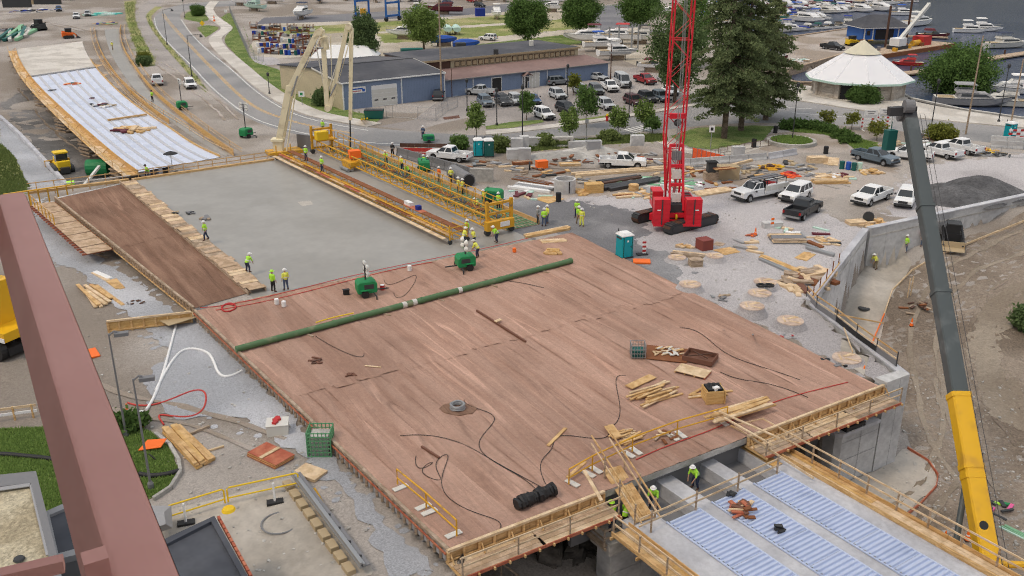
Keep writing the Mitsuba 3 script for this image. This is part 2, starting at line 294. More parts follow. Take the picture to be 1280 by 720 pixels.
def sheet(name, pts, m, lift=.004, wob=0.0, label=None, drape=False, z=None, kind='structure', parent=None, thick=0.0, seed=1):
    pts = [np.asarray(q)[:2] for q in pts]
    if wob: pts = wobble(pts, wob, seed)
    pg = Polygon(pts).buffer(0)
    if pg.geom_type != 'Polygon': pg = max(pg.geoms, key=lambda g: g.area)
    if thick: return put(name, M().prism(pg, lift - thick, lift), m, parent, kind=kind, label=label)
    blobs, zf = M(), (lambda q: h(q[:, 0], q[:, 1]) + .022) if drape else (lambda q: np.full(len(q), lift + (z or 0)))
    if wob >= .3:                                            # ragged edge: islands of the same stone beside the border
        r = np.random.RandomState(seed + 50); ring = pg.exterior; n = int(ring.length / .9)
        for t in r.uniform(0, ring.length, n):
            c = np.array(ring.interpolate(t).coords[0]) + r.normal(0,.75,2); k = r.randint(5,8); g = np.arange(k) * 2 * np.pi / k + r.uniform(0,6); q = c + np.column_stack([np.cos(g),np.sin(g)]) * (r.uniform(.08,.42) * r.uniform(.6,1.2,(k,1)))
            zc = h(c[0], c[1])
            if np.abs(h(q[:,0],q[:,1]) - zc).max() < .3 and abs(float(zc) - (0 if not drape else float(zc))) < .05: q = np.vstack([q,c]); blobs.add(np.column_stack([q,zf(q) + .001]),[[i,(i + 1) % k,k] for i in range(k)])
    if not drape:
        v, f = trimesh.creation.triangulate_polygon(shapely.geometry.polygon.orient(pg), engine='earcut')
        return put(name, blobs.add(np.column_stack([np.asarray(v)[:, :2], np.full(len(v), lift + (z or 0))]), f), m, parent, kind=kind, label=label)
    from scipy.spatial import Delaunay
    x0, y0, x1, y1 = pg.bounds; gxx, gyy = np.meshgrid(np.arange(x0, x1, .6), np.arange(y0, y1, .6)); q = np.column_stack([gxx.ravel(), gyy.ravel()])
    q = q[shapely.contains_xy(pg.buffer(-.15), q[:, 0], q[:, 1])]
    ring = pg.exterior; e = np.array([ring.interpolate(t).coords[0] for t in np.arange(0, ring.length, .5)])
    q = np.vstack([q, e]); f = Delaunay(q).simplices; c = q[f].mean(1); f = f[shapely.contains_xy(pg, c[:, 0], c[:, 1])]
    return put(name, blobs.add(np.column_stack([q, h(q[:, 0], q[:, 1]) + lift]), f), m, parent, smooth=True, kind=kind, label=label)
def gp(l): return [G(u, v)[:2] for u, v in l]
ROAD_LO = [(300,0),(255,2),(215,7),(191,19),(193,36),(215,60),(253,101),(275,122),(300,143),(335,159),(390,173),(450,181),(520,184),(600,181),(640,177),(700,172),(790,166),(850,160),(900,155),(960,153),(1080,158),(1120,163),(1180,172),(1290,184),(1500,205)]
ROAD_UP = [(1500,178),(1290,162),(1130,147),(1090,141),(1040,133),(1000,127),(960,121),(900,127),(850,136),(800,145),(757,152),(700,160),(640,167),(600,170),(540,166),(463,160),(413,152),(363,140),(320,112),(267,67),(238,42),(224,22),(228,13),(258,9),(320,6)]
def smooth_px(l, k=3):
    p = np.array(l, float)
    for _ in range(2):
        p = np.vstack([[p[0]], np.stack([.75 * p[:-1] + .25 * p[1:], .25 * p[:-1] + .75 * p[1:]], 1).reshape(-1, 2), [p[-1]]])
    return [tuple(q) for q in p]
LO, UPR = smooth_px(ROAD_LO), smooth_px(ROAD_UP)
sheet('road', px(LO + UPR), 'asphalt', .008, label='grey asphalt road curving round the site')
def stripe(name, l, m, w=.15, lift=.014, parent='road', label=None):
    p = np.array(px(smooth_px(l))); t = np.gradient(p, axis=0); t /= np.linalg.norm(t, axis=1, keepdims=True); n = np.column_stack([-t[:, 1], t[:, 0]])
    a, b = p + n * w / 2, p - n * w / 2; zz = np.full(len(p), lift)
    put(name, M().grid(np.stack([np.column_stack([a, zz]), np.column_stack([b, zz])], 1)), m, parent)
mat('line_yellow', rusty((.62, .36, .08), (.40, .28, .13), 2), .7); mat('line_white', rusty((.62, .62, .60), (.42, .41, .40), 1.5), .7)
YL = [(203, 18), (209, 27), (222, 41), (237, 58), (263, 85), (298, 120), (320, 136), (347, 147), (387, 158), (440, 167)]
stripe('yellow_line', YL, 'line_yellow'); stripe('yellow_line', [(u + 2.2, v - .6) for u, v in YL], 'line_yellow')
stripe('white_line', [(226, 24), (240, 44.5), (265, 68), (289, 86), (322, 117), (365, 143), (413, 155), (460, 163)], 'line_white', .2)
stripe('white_line',[(193,22),(195.5,37),(217,61),(239,81),(262,107),(278,121),(304,141),(330,154),(380,167),(440,177),(520,182)],'line_white',.2)
stripe('white_line', [(965, 131), (1000, 136), (1015, 136)], 'line_white', .2); stripe('white_line', [(990, 141), (1060, 146), (1100, 152)], 'line_white', .2)
for k in range(6): stripe('crosswalk_bar', [(780 + 5 * k, 161.5 - 1.1 * k), (797 + 5 * k, 166.5 - 1.1 * k)], 'line_white', .45)
# pavements, paths, lots
SW = [(258, 0), (262, 6), (300, 16), (305, 22)]
def ribbon(pts, w):
    p = np.array(px(smooth_px(pts))); t = np.gradient(p,axis=0); t /= np.linalg.norm(t,axis=1,keepdims=True); n = np.column_stack([-t[:,1],t[:,0]]) * w / 2; return list(p + n) + list((p - n)[::-1])
sheet('sidewalk',ribbon([(268,2),(262,9),(260,13),(267,23),(280,31),(285,36),(275,43),(267,49),(276,62),(292,76),(306,88),(320,101),(345,119),(366,131),(391,142),(415,147.5),(440,152),(468,157)],3.3),'sidewalk',.13,thick=.25,label='pale concrete sidewalk along the outside of the bend')
sheet('sidewalk',px(smooth_px([(607,165),(620,162.5),(640,161.5),(700,155),(757,148),(830,136),(880,128),(880,131),(850,135.5),(800,144.5),(757,151.5),(700,159.5),(640,166.5),(608,169)])),'sidewalk',.13,thick=.25,label='pale sidewalk between the road and the full car park')
sheet('sidewalk',px(smooth_px([(940,120),(965,114),(985,105),(1120,118),(1150,131),(1290,152),(1500,177),(1500,177.5),(1290,161.5),(1130,146.5),(1090,140.5),(1040,132.5),(1000,126.5),(960,120.5)])),'sidewalk',.13,thick=.25,label='pale promenade beside the water and the pavilion')
sheet('path',px(smooth_px([(187,0),(170,12),(167,25),(176,45),(190,68),(200,84),(232,92),(250,100),(236,80),(205,50),(186,30),(182,18),(195,10),(206,0)])),'old_asphalt',.006,wob=.3,label='narrow old asphalt path left of the road')
sheet('parking_lot',px([(517,150),(540,132),(560,120),(600,114),(740,96),(800,84),(845,95),(860,120),(830,134),(757,146),(700,154.5),(640,161),(612,162),(585,147),(545,156),(520,164),(472,158)]),'old_asphalt',.006,label='worn asphalt car park beside the blue building')
sheet('service_road',px([(320,30),(330,22),(420,18),(500,13),(560,13),(640,4),(700,-2),(700,4),(640,14),(560,21),(480,24),(420,27),(330,30)]),'dark_asphalt',.006,label='dark asphalt lane through the boat yard')
sheet('boat_ramp_lot', px([(735, 40), (742, 8), (795, 4), (815, 20), (800, 34)]), 'dark_asphalt', .006, label='dark asphalt lot behind the boat yard trees')
sheet('lawn',px(smooth_px([(276,22),(288,14),(296,28),(308,60),(316,78),(335,83),(352,88),(388,107),(430,138),(478,147),(468,153),(420,141.5),(372,121.5),(322,91.5),(308,82),(290,64),(278,50),(289,38),(287,32)])),'grass',.03,wob=.1,label='mown grass verge behind the sidewalk')
sheet('lawn',px([(318,88),(335,84),(352,90),(388,108),(429,137),(478,147),(470,153),(440,148.5),(415,143.5),(391,137.5),(366,126),(345,114),(322,96)]),'grass',.035,wob=.1,label='mown lawn between the sidewalk and the tan warehouse wall')
sheet('lawn',px(smooth_px([(246,35),(254,31),(272,33),(274,36),(262,44),(257,47)])),'grass',.03,label='small triangular grass island by the yellow sign')
sheet('lawn', px(smooth_px([(230, 24), (232, 15), (250, 12), (264, 25), (250, 28)])), 'grass', .03, label='planted grass corner beside the far bend')
sheet('grass_strip',px(smooth_px([(195,8),(184,16),(182,22),(190,38),(208,62),(232,88),(252,112),(262,117),(246,95),(222,68),(200,45),(188,24),(192,16),(203,9)])),'dry_grass',.03,wob=.2,label='weedy strip between the path and the road')
sheet('grass_bank',px([(155,2),(170,0),(168,18),(172,34),(182,55),(192,72),(195,82),(182,84),(175,72),(165,50),(158,25)]),'dry_grass',.04,wob=.4,label='weedy green bank beside the curved formwork')
sheet('grass_field',px([(330,36),(420,31),(500,26),(560,24),(640,18),(640,28),(560,33),(470,40),(400,42),(330,44)]),'dry_grass',.01,wob=.7,label='strip of dry grass in the boat yard')
sheet('grass_field',px([(470,42),(560,36),(640,31),(700,24),(740,22),(735,34),(640,44),(560,50),(480,54)]),'dry_grass',.01,wob=.7,label='dry grass among the stored boats')
sheet('grass_field',px([(590,56),(700,44),(760,40),(760,50),(700,58),(640,64),(600,66)]),'grass',.012,wob=.5,label='greener grass just behind the blue building')
sheet('grass_strip',px([(640,184),(690,179),(790,169),(832,168),(835,176),(800,178),(740,182),(660,190)]),'dry_grass',.03,wob=.3,label='rough grass between the road and the stored blocks')
sheet('lawn',px([(838,170),(870,160),(940,157),(968,158),(955,175),(890,187),(862,184)]),'grass',.03,wob=.2,label='shaded lawn under the spruce trees')
sheet('lawn',px([(978,159),(992,157),(1050,162),(1080,176),(1098,180),(1095,188),(1070,188),(1055,176),(1030,168),(990,165)]),'grass',.05,wob=.2,label='grass bed curving round the plaza')
sheet('mulch_bed',px([(608,162),(606,158),(640,152.5),(677,150),(680,153),(640,160)]),'grass',.05,wob=.1,label='grassy island in front of the parked cars')
sheet('lawn', px([(700, 153), (740, 147), (760, 144), (756, 147), (702, 155)]), 'grass', .05, wob=.1, label='thin grass island beside the hydrant')
sheet('mulch_bed', px([(553, 147), (574, 144), (575, 147.5), (556, 150)]), 'mulch', .03, wob=.1, label='mulch bed in the car park entrance')
sheet('plaza',px(smooth_px([(942,178),(955,169),(985,164),(1030,168),(1055,177),(1063,186),(1055,192),(1000,191),(960,190),(945,185)])),'site_dirt',.012,label='tan paved round plaza')
sheet('path',px([(800,168),(812,167),(830,176),(862,186),(900,190),(955,176),(962,181),(930,192),(880,195),(850,190)]),'sidewalk',.02,label='curved concrete path below the spruce lawn')
sheet('yard', px([(320, 70), (345, 72), (352, 80), (330, 82), (300, 72)]), 'gravel', .005, wob=.2, label='pale gravel driveway left of the tan wall')
sheet('pier_yard', px([(950, 52), (1075, 34), (1080, 50), (1060, 66), (985, 88), (955, 80)]), 'site_dirt', .01, label='tan gravel quay of the marina')
sheet('water',[[-100,262],[40,250],*px([(905,60),(980,108),(1100,122),(1300,160),(1600,190)],0)[:],[900,150],[900,1500],[-100,1500]],'water',-1.2,label='dark still water of the marina basin')
# site surfaces
sheet('gravel_yard',px([(640,296),(620,240),(690,225),(760,245),(880,215),(960,245),(1010,260),(1075,285)]) + [W1 + [-.3,0],W2 + [-.4,0],W3 + [-.5,.2],dk(33,.5)[:2],C0],'gravel',.006,wob=.5,label='light crushed stone around the red crane')
sheet('gravel_road',px([(1120,232),(1160,206),(1300,190),(1500,208),(1500,225),(1290,240),(1180,265),(1140,272),(1110,270)]),'gravel',.007,wob=.5,label='compacted stone haul road')
sheet('gravel_road',px([(640,246),(700,226),(760,214),(850,205),(1000,210),(1120,210),(1120,232),(1000,255),(890,222),(760,243),(700,250),(655,270)]),'site_dirt',.011,wob=.8,label='tan dirt track across the site')
sheet('dark_stone',px([(640,296),(622,258),(650,248),(720,252),(790,262),(812,290),(790,300),(835,318),(858,360),(848,380),(800,350),(715,292)]),'dark_gravel',.016,wob=.45,label='dark stone spread beside the deck edge',seed=5)
sheet('stone_strip',gp([(180,480),(210,440),(100,340),(130,330),(170,350),(225,400),(246,396),(290,445),(400,555),(470,640),(545,719),(490,719),(463,667),(448,640),(428,610),(400,600),(385,572),(330,545),(300,520),(210,525)]),'blue_gravel',.045,wob=.35,drape=True,label='pale stone strip along the left deck edge',seed=3)
sheet('stone_strip',gp([(45,245),(85,300),(130,325),(120,345),(70,330),(45,290)]),'blue_gravel',.03,wob=.3,drape=True,label='pale stone beside the raised walkway')
sheet('wet_ground',gp([(0,130),(40,110),(70,150),(110,160),(160,210),(90,235),(30,170)]),'wet_earth',.03,wob=.6,drape=True,label='dark wet earth in the excavation')
sheet('stone_strip',gp([(0,150),(20,165),(85,235),(42,240),(20,200),(0,180)]),'blue_gravel',.04,wob=.2,drape=True,label='pale stone strip beside the white kerb')
sheet('grass_bank',gp([(0,180),(20,200),(38,235),(10,250),(-40,240),(-40,190)]),'dry_grass',.05,wob=.3,drape=True,label='grassy slope at the far left')
LG1 = gp([(0, 538), (60, 535), (120, 530), (175, 535), (210, 555), (224, 590), (210, 612), (180, 628), (60, 640), (0, 625)])
sheet('lawn', LG1, 'grass', .05, drape=True, wob=.05, label='mown lawn island below the balcony')
sheet('parking_pad',gp([(205,640),(280,622),(372,596),(410,640),(470,719),(300,760),(180,720)]),'pad',.035,drape=True,label='tan concrete pad behind the yellow barricades')
sheet('road_low', gp([(1285, 330), (1200, 420), (1230, 520), (1290, 590)]), 'brown_dirt', .03, drape=True, wob=.4, label='brown haul road below the wing wall')
sheet('mud_slab',gp([(1049,392),(1086,326),(1130,305),(1140,330),(1110,380),(1080,470),(1050,450)]),'pad',.05,drape=True,label='poured mud slab at the foot of the wing wall',seed=2)
sheet('mud_slab',gp([(1063,602),(1112,580),(1130,560),(1168,580),(1172,605),(1135,640),(1100,700),(1020,680),(980,650)]),'pad',.05,drape=True,wob=.1,label='poured mud slab in front of the abutment')
sheet('dirt_bank',gp([(1090,440),(1108,385),(1120,345),(1200,300),(1290,262),(1290,719),(1240,719),(1110,690),(1135,650),(1172,605),(1140,560),(1120,520),(1140,470)]),'brown_dirt',.015,drape=True,wob=.2,label='pebbly brown dirt bank below the wing wall')
sheet('earth_track',gp([(1290,350),(1230,380),(1205,440),(1240,520),(1290,545),(1290,500),(1255,460),(1250,420),(1290,390)]),'track_dirt',.06,drape=True,wob=.3,label='smooth rutted track in the dirt bank')
hx = np.linspace(-250, 900, 60); hr_ = np.linspace(0, 1, 14)
HP = np.array([[[x,470 + 420 * t - .00055 * max(0,x - 60) ** 2 * (1 - .3 * t),0] for t in hr_] for x in hx]); HP[...,2] = -2 + 95 * np.minimum(1,hr_ * 2.2)[None] ** .8 * (.7 + .6 * meshkit.fbm(HP * .012,3,2)) + 6 * meshkit.fbm(HP * .09,3,4)
put('hills', M().grid(HP[:, ::-1]), 'hill', kind='structure', smooth=True)  # out of view, placed to darken the reflection on the water
sheet('yard_ground',px([(310,62),(330,30),(480,24),(640,14),(735,6),(800,34),(850,60),(850,90),(800,84),(740,60),(600,72),(480,84),(400,70),(330,74)]),'yard_tan',.003,label='tan gravel of the boat yard')

def ruts(name, label, pts, m, gap=2.0, w=.5, lift=.05):
    p = np.array([G(u,v)[:2] for u,v in smooth_px(pts)]); p = np.vstack([lerp_(p[i],p[i + 1]) for i in range(len(p) - 1)]); t = np.gradient(p,axis=0); t /= np.linalg.norm(t,axis=1,keepdims=True) + 1e-9; n = np.column_stack([-t[:,1],t[:,0]]); k = M(); q3 = np.column_stack([p,p[:,0] * 0])
    for s in (-1, 1):
        ww = w * (.35 + meshkit.noise(q3 * .9 + s * 9))[:,None]; c = p + n * s * gap / 2 + n * ((meshkit.noise(q3 * .3 + s * 4) - .5) * .5)[:,None]; a,b = c + n * ww / 2,c - n * ww / 2
        k.grid(np.stack([np.column_stack([x, h(x[:, 0], x[:, 1]) + lift]) for x in (a, (a + b) / 2, b)], 1))
    put(name, k, m, kind='structure', label=label, smooth=True)
def lerp_(a, b): n = max(2, int(np.linalg.norm(b - a) / .5)); t = np.linspace(0, 1, n)[:-1, None]; return a * (1 - t) + b * t
for pts, m, g_, lab in [([(640, 212), (720, 214), (840, 206), (980, 214), (1060, 236)], 'dirt', 2.0, 'wheel ruts along the dirt track'),
        ([(1285,345),(1240,380),(1225,440),(1255,520),(1290,560)],'brown_dirt',2.2,'rounded machine ruts in the dirt bank'),([(1285,300),(1180,345),(1150,420),(1170,540),(1230,620)],'track_dirt',2.2,'machine ruts below the wing wall'),([(1130,650),(1180,600),(1200,540),(1185,470)],'track_dirt',2.0,'machine ruts beside the abutment slab'),
        ([(60,470),(130,500),(270,530),(350,560)],'site_dirt',1.9,'pale wheel ruts on the dirt at the left'),([(30,110),(60,150),(110,190)],'brown_dirt',2.2,'machine ruts in the excavation'),([(110,40),(70,30),(20,25)],'site_dirt',2.2,'ruts at the far end of the earthworks'),([(290,150),(260,120),(200,80)],'site_dirt',2,'ruts on the verge by the white wagon')]: ruts('wheel_ruts',lab,pts,m,g_)
# the decks
def lerp(a, b, t): return np.asarray(a) * (1 - t) + np.asarray(b) * t
def quadpt(c, s, t):                                        # bilinear in a quad (p00, p10, p11, p01)
    return lerp(lerp(c[0], c[1], s), lerp(c[3], c[2], s), t)
def slab(name, poly, z0, z1, m, label, kind=None, cat='bridge deck'):
    return put(name, M().prism(poly, z0, z1), m, label=label, cat=cat, kind=kind)
ZD = .10
deck = slab('bridge_deck', [A0, D0, C0, B0], -.32, ZD - .05, 'concrete', 'large bridge deck under brown wet burlap curing strips')
def burlap_field(parent, c4, n, rows, z, seed, wig=.13, bumps=.05, tones=3, mt=None):
    r = np.random.RandomState(seed)
    for row, (t0, t1) in enumerate(rows):
        edges = np.linspace(0, 1, n + 1) + np.r_[0, r.uniform(-.3, .3, n - 1) / n, 0]
        for i in range(n):
            L = np.linalg.norm(quadpt(c4, .5, t1) - quadpt(c4, .5, t0)); K = int(L / .28) + 2
            tt = np.linspace(t0 + (r.uniform(-.022, -.006) if row else 0), t1 + (0 if row else .012), K); rowp = []
            ov = .10 / n; ph = r.uniform(0, 50)
            wl = wig * (meshkit.fbm(np.column_stack([tt * L * .25, np.full(K, i * 7.7 + row * 3), np.zeros(K)]), 3, seed) - .5) * 2 if 0 < i else np.zeros(K)
            wr = wig * (meshkit.fbm(np.column_stack([tt * L * .25,np.full(K,(i + 1) * 7.7 + row * 3),np.zeros(K)]),3,seed) - .5) * 2 if i < n - 1 else np.zeros(K)
            W = np.linalg.norm(quadpt(c4, 1, .5) - quadpt(c4, 0, .5)); ncol = 9
            a = edges[i] - (ov if i else 0) + wl / W; b = edges[i + 1] + wr / W
            q = np.linspace(0, 1, ncol)
            P = np.array([[quadpt(c4, a[k] + (b[k] - a[k]) * s, tt[k]) for s in q] for k in range(K)])
            pw = np.concatenate([P, np.full((K, ncol, 1), 0.)], -1)
            # wrinkles run along the strip
            al = np.column_stack([np.repeat(tt * L * .16, ncol), np.tile(q * 2.6 + ph, K), np.full(K * ncol, ph)])
            w1 = np.abs(meshkit.fbm(al, 3, seed) - .5).reshape(K, ncol)
            z_ = z + .005 * (i % 2) + .006 * row + bumps * np.clip(1 - w1 * 9,0,1) * (.4 + .6 * meshkit.noise(pw * .3 + 9)) + .016 * meshkit.fbm(pw * .8,2,4)
            z_[:, 0] += .007
            if row: z_[:4] += .035 * meshkit.noise(pw[:4] * 2.2 + 3)
            pw[..., 2] = z_
            put('burlap_strip', M().grid(pw), mt or 'burlap_%d' % r.choice(tones, p=[.25, .45, .3] if tones == 3 else [.6, .4]), parent, smooth=True)
CB = [A0, D0, C0, B0]
burlap_field(deck, CB, 22, [(0, .525), (.525, 1)], ZD, 11, wig=.3, bumps=.07)
# fresh concrete slab between the two work bridges' rails
Fl, Fr = at(165, 226)[:2], at(345, 200)[:2]; Fd = (Fr - Fl) / np.linalg.norm(Fr - Fl); BCd = (C0 - B0) / np.linalg.norm(C0 - B0)
Wnl, Wnr = at(318, 374.5)[:2], at(668, 301.5)[:2]; Ffar = Fr + Fd * 9.5
wet = slab('fresh_deck', [Wnl, Wnr, Ffar, Fl], -.7, .03, 'wet_concrete', 'smooth grey freshly poured concrete deck behind the burlap')
put('form_edge', M().beam([*Wnl, .06], [*Wnr, .06], .22, .12), 'old_wood', wet); 
put('pour_patch', M().prism([at(u, v)[:2] for u, v in [(372, 253), (388, 251), (392, 256), (378, 258)]], .03, .045), 'sidewalk', wet)
# left deck strip under burlap
L0, L1, L2, L3 = at(244, 386)[:2], at(314, 366)[:2], at(152, 229)[:2], at(70, 247)[:2]
left = slab('side_deck', [L0, L1, L2, L3], -.75, .0, 'concrete', 'narrow side deck under dark brown burlap left of the fresh pour')
burlap_field(left, [L0, L1, L2, L3], 9, [(0, .47), (.47, .985)], .04, 21, wig=.06, bumps=.03, tones=2, mt='burlap_dark')
# plank walkway between the two
k0, k1 = at(322, 367)[:2], at(158, 228)[:2]; kd = (k1 - k0) / np.linalg.norm(k1 - k0); kn = np.array([-kd[1], kd[0]]); KL = np.linalg.norm(k1 - k0)
walk = thing('plank_walkway', 'long walkway of weathered boards between fresh concrete and burlap', 'walkway')
for s in (-.75, .75): bar('stringer', [*(k0 + kn * s), .22], [*(k1 + kn * s), .22], .1, .3, 'old_wood', walk)
t = 0.0
while t < KL - 1.2:
    w = rnd.uniform(.55, 1.2); c = k0 + kd * (t + w / 2) + kn * rnd.uniform(-.15, .15)
    cub('board',boxm([*c,.40 + rnd.uniform(0,.04)],(w - .06,rnd.uniform(1.45,1.8),.05),math.atan2(kd[1],kd[0]) + rnd.uniform(-.03,.03)),rnd.choice(['board_tan','board_tan','board_tan','old_wood','pale_wood']),walk); t += w
# edge formwork
def formwork(label,p,q,side,ground,n_post=0,depth=1.0,walk_w=1.3,rail=True,studs=.85,board='pale_wood',ply='ply',z0=.12,walk_z=None,lower='wood',stud='wood'):
    """p, q: deck edge (xy); side: unit vector outwards; parts from inside to outside"""
    k = thing('edge_formwork', label, 'formwork'); p, q, side = np.asarray(p), np.asarray(q), np.asarray(side); L = np.linalg.norm(q - p); d = (q - p) / L
    P3 = lambda s, o, z: np.array([*(p + d * s + side * o), z]); wz = walk_z if walk_z is not None else z0 - depth + .1
    n = max(1, round(L / 4.8))
    for i in range(n):
        a, b = L * i / n + .01, L * (i + 1) / n - .01
        bar('edge_board', P3(a, .10, z0 + .06), P3(b, .10, z0 + .06), .18, .14, board, k)
        bar('plywood_panel', P3(a, .05, z0 - depth / 2 + rnd.uniform(-.01, .01)), P3(b, .05, z0 - depth / 2), .03, depth - .06, ply, k)
        bar('waler',P3(a,.17,z0 - depth + .16),P3(b,.17,z0 - depth + .16),.09,.1,lower,k) if lower == 'wood' else bar('waler',P3(a,.22,z0 - .18),P3(b,.22,z0 - .18),.07,.1,lower,k)
        if walk_w:
            nb = max(2, round(walk_w / .3))
            for j in range(nb):
                o = .25 + (j + .5) * walk_w / nb
                bar('walk_plank',P3(a + rnd.uniform(0,.1),o,wz + rnd.uniform(0,.02)),P3(b - rnd.uniform(0,.1),o,wz + rnd.uniform(0,.02)),walk_w / nb - .025,.05,rnd.choice(['old_wood','board_tan','board_tan','pale_wood']),k)
            bar('fascia_board', P3(a, .27 + walk_w, wz - .06), P3(b, .27 + walk_w, wz - .06), .05, .18, 'red_wood', k)
    m = max(1, int(L / studs))
    for i in range(m + 1):
        s = min(L - .05, .05 + i * L / m)
        if walk_w:
            bar('bracket', P3(s, -.1, wz - .09), P3(s, .42 + walk_w, wz - .09), .09, .14, 'wood', k)
            bar('stud', P3(s, .14, wz + .02), P3(s, .14, z0 - .01), .09, .14, 'wood', k)
            if i % 2 == 0: bar('brace', P3(s + .1, .2, z0 - .12), P3(s + .1, .55, wz + .05), .05, .09, 'wood', k)
        else: bar('stud', P3(s, .13, z0 - depth), P3(s, .13, z0 - .01), .08, .14, stud, k)
    if rail and walk_w:
        m = max(2, int(L / 2.6)); o = .2 + walk_w
        for i in range(m + 1):
            s = .1 + i * (L - .2) / m; bar('rail_post', P3(s, o, wz), P3(s + rnd.uniform(-.04, .04), o, wz + 1.1), .07, .07, 'old_wood', k)
        for zz in (.55, 1.05): bar('guard_rail', P3(0, o - .06, wz + zz), P3(L, o - .06, wz + zz + rnd.uniform(-.05, .05)), .05, .09, 'pale_wood', k)
    return k
SJ = 10.3                                                    # where the near bridge joins, along the front edge
formwork('timber edge form with planked walkway along the front deck edge', dk(-.2, 0)[:2], dk(SJ - .8, 0)[:2], -E2, None, depth=.68, ply='wood')
formwork('timber edge form and walkway by the abutment at the right front corner', dk(20.3, 0)[:2], D0 + E1 * .25, -E2, None, depth=.68, ply='wood')
sAB = (B0 - A0) / np.linalg.norm(B0 - A0); nAB = np.array([-sAB[1], sAB[0]])
formwork('low red edged timber form along the left side of the deck',A0,B0,nAB,None,walk_w=0,depth=.85,studs=.6,board='old_wood',z0=.14,ply='grey',lower='red_wood',stud='old_wood')
formwork('stub of timber end form reaching left onto the gravel',at(238,392)[:2],at(132,404)[:2],nAB * -.6 + E2 * -.8,None,walk_w=0,depth=.9,studs=.8,z0=.1)
nL = (L3 - L0) / np.linalg.norm(L3 - L0); sL = np.array([-nL[1], nL[0]])
formwork('timber edge form along the left side of the dark burlap strip',L0,L3,sL,None,walk_w=0,depth=.8,studs=.7,board='old_wood',z0=.06,ply='board_tan',stud='old_wood')
# cantilevered plywood walkway on its far half
wk = thing('raised_walkway', 'plywood walkway on cantilever brackets beside the dark burlap', 'walkway')
pa, pb = lerp(L0, L3, .49), lerp(L0, L3, 1.0)
for i in range(9):
    a, b = lerp(pa, pb, i / 9), lerp(pa, pb, (i + 1) / 9 - .008)
    c = (a + b) / 2 + sL * 1.5
    cub('plywood_sheet', boxm([*c, -.34 + .012 * (i % 2)], (np.linalg.norm(b - a), 2.3, .04), math.atan2(nL[1], nL[0])), 'board_tan', wk)
for i in range(24):
    a = lerp(pa, pb, (i + .5) / 24); bar('bracket', [*(a + sL * .2), -.46], [*(a + sL * 3.0), -.46], .12, .18, 'red_wood', wk)
    if i % 2: bar('strut', [*(a + sL * 2.4), -.5], [*(a + sL * .3), -1.7], .09, .12, 'old_wood', wk)
for i in range(7):
    a = lerp(pa, pb, .55 + i * .45 / 6); bar('rail_post', [*(a + sL * 2.6), -.35], [*(a + sL * 2.6), .75], .08, .08, 'yellow_paint', wk)
for zz in (.3, .75): bar('guard_rail', [*(lerp(pa, pb, .55) + sL * 2.6), zz], [*(pb + sL * 2.6), zz], .05, .09, 'wood', wk)
# far end form of the pour
ff = thing('end_form', 'timber end form with guard rails along the far side of the pour', 'formwork')
f0 = at(36, 242)[:2]
bar('form_board', [*f0, .12], [*lerp(f0, Fl, .97), .16], .45, .3, 'wood', ff); bar('form_board', [*Fl, .14], [*(Fr - Fd * .3), .14], .4, .26, 'wood', ff)
for zz in (.55,1.05): bar('guard_rail',[*(Fl + E2 * .5),zz],[*(Fr + E2 * .5),zz],.05,.1,'wood',ff); bar('guard_rail',[*(f0 + E2 * .5),zz],[*(Fl + E2 * .5),zz],.05,.1,'wood' if zz > 1 else 'white',ff)
for i in range(10):
    c = lerp(Fl, Fr, (i + .5) / 10) + E2 * .5; bar('rail_post', [*c, 0], [*c, 1.15], .08, .08, 'wood', ff)
for i in range(6):
    c = lerp(f0, Fl, (i + .5) / 6) + E2 * .5; bar('rail_post', [*c, -.5], [*c, 1.15], .08, .08, 'wood', ff)
cl = at(60, 241)[:2]
for i in range(7):                                           # yellow stand at the corner
    q = cl + Fd * (i * 1.0 - 4); bar('post', [*q, -1.2], [*q, .6], .12, .12, 'yellow_paint', ff)
bar('form_board', [*(cl - Fd * 4.5), .55], [*(cl + Fd * 2.5), .55], .3, .1, 'yellow_paint', ff)
# abutment and wing walls
ab = thing('abutment', 'tall grey concrete abutment with bearing shelf below the deck corner', 'abutment')
put('front_wall', M().prism([dk(.5, 4.9)[:2], dk(29.4, 4.9)[:2], dk(29.4, 6)[:2], dk(.5, 6)[:2]], -7.2, -.76), 'concrete', ab)
put('bearing_block',M().prism([dk(29.0,.25)[:2],dk(29.35,-.08)[:2],dk(33.1,-.08)[:2],dk(33.1,4.895)[:2],dk(29.0,4.895)[:2]],-7.2,-2.7),'concrete',ab)
put('ledge', M().prism([dk(28.93, .2)[:2], dk(29.3, -.15)[:2], dk(33.09, -.15)[:2], dk(33.09, 4.89)[:2], dk(28.93, 4.89)[:2]], -2.695, -2.45), 'girder', ab)
put('bearing_pad', M().box([*dk(30.6, 1.2)[:2], -2.28], (1.9, 2.6, .3), ANG), 'black', ab)
put('bearing_pad', M().box([*dk(32.4, 1.6)[:2], -2.0], (1.0, 2.4, .85), ANG), 'old_concrete', ab)
put('wing_stub', M().prism([dk(33.13, -.12)[:2], W3 + E1 * .25 - E2 * .15, W3 + E1 * .35 + E2 * .6, dk(33.13, .8)[:2]], -7.2, .32), 'concrete', ab)
for zz in (-4.6, -3.2): put('form_joint', M().beam(dk(29.4, -.095, zz), dk(33.0, -.095, zz), .012, .05), 'grey', ab)
for s_ in (31.2, 33.115, 34.6): put('form_joint', M().beam(dk(s_, -.13, -6.8), dk(s_, -.13, -2.3 if s_ < 33 else .2), .025, .02), 'grey', ab)
for i in range(5): put('form_joint', M().beam(dk(4 + 5 * i, 4.885, -6.5), dk(4 + 5 * i, 4.885, -1), .06, .02), 'mid_grey', ab)
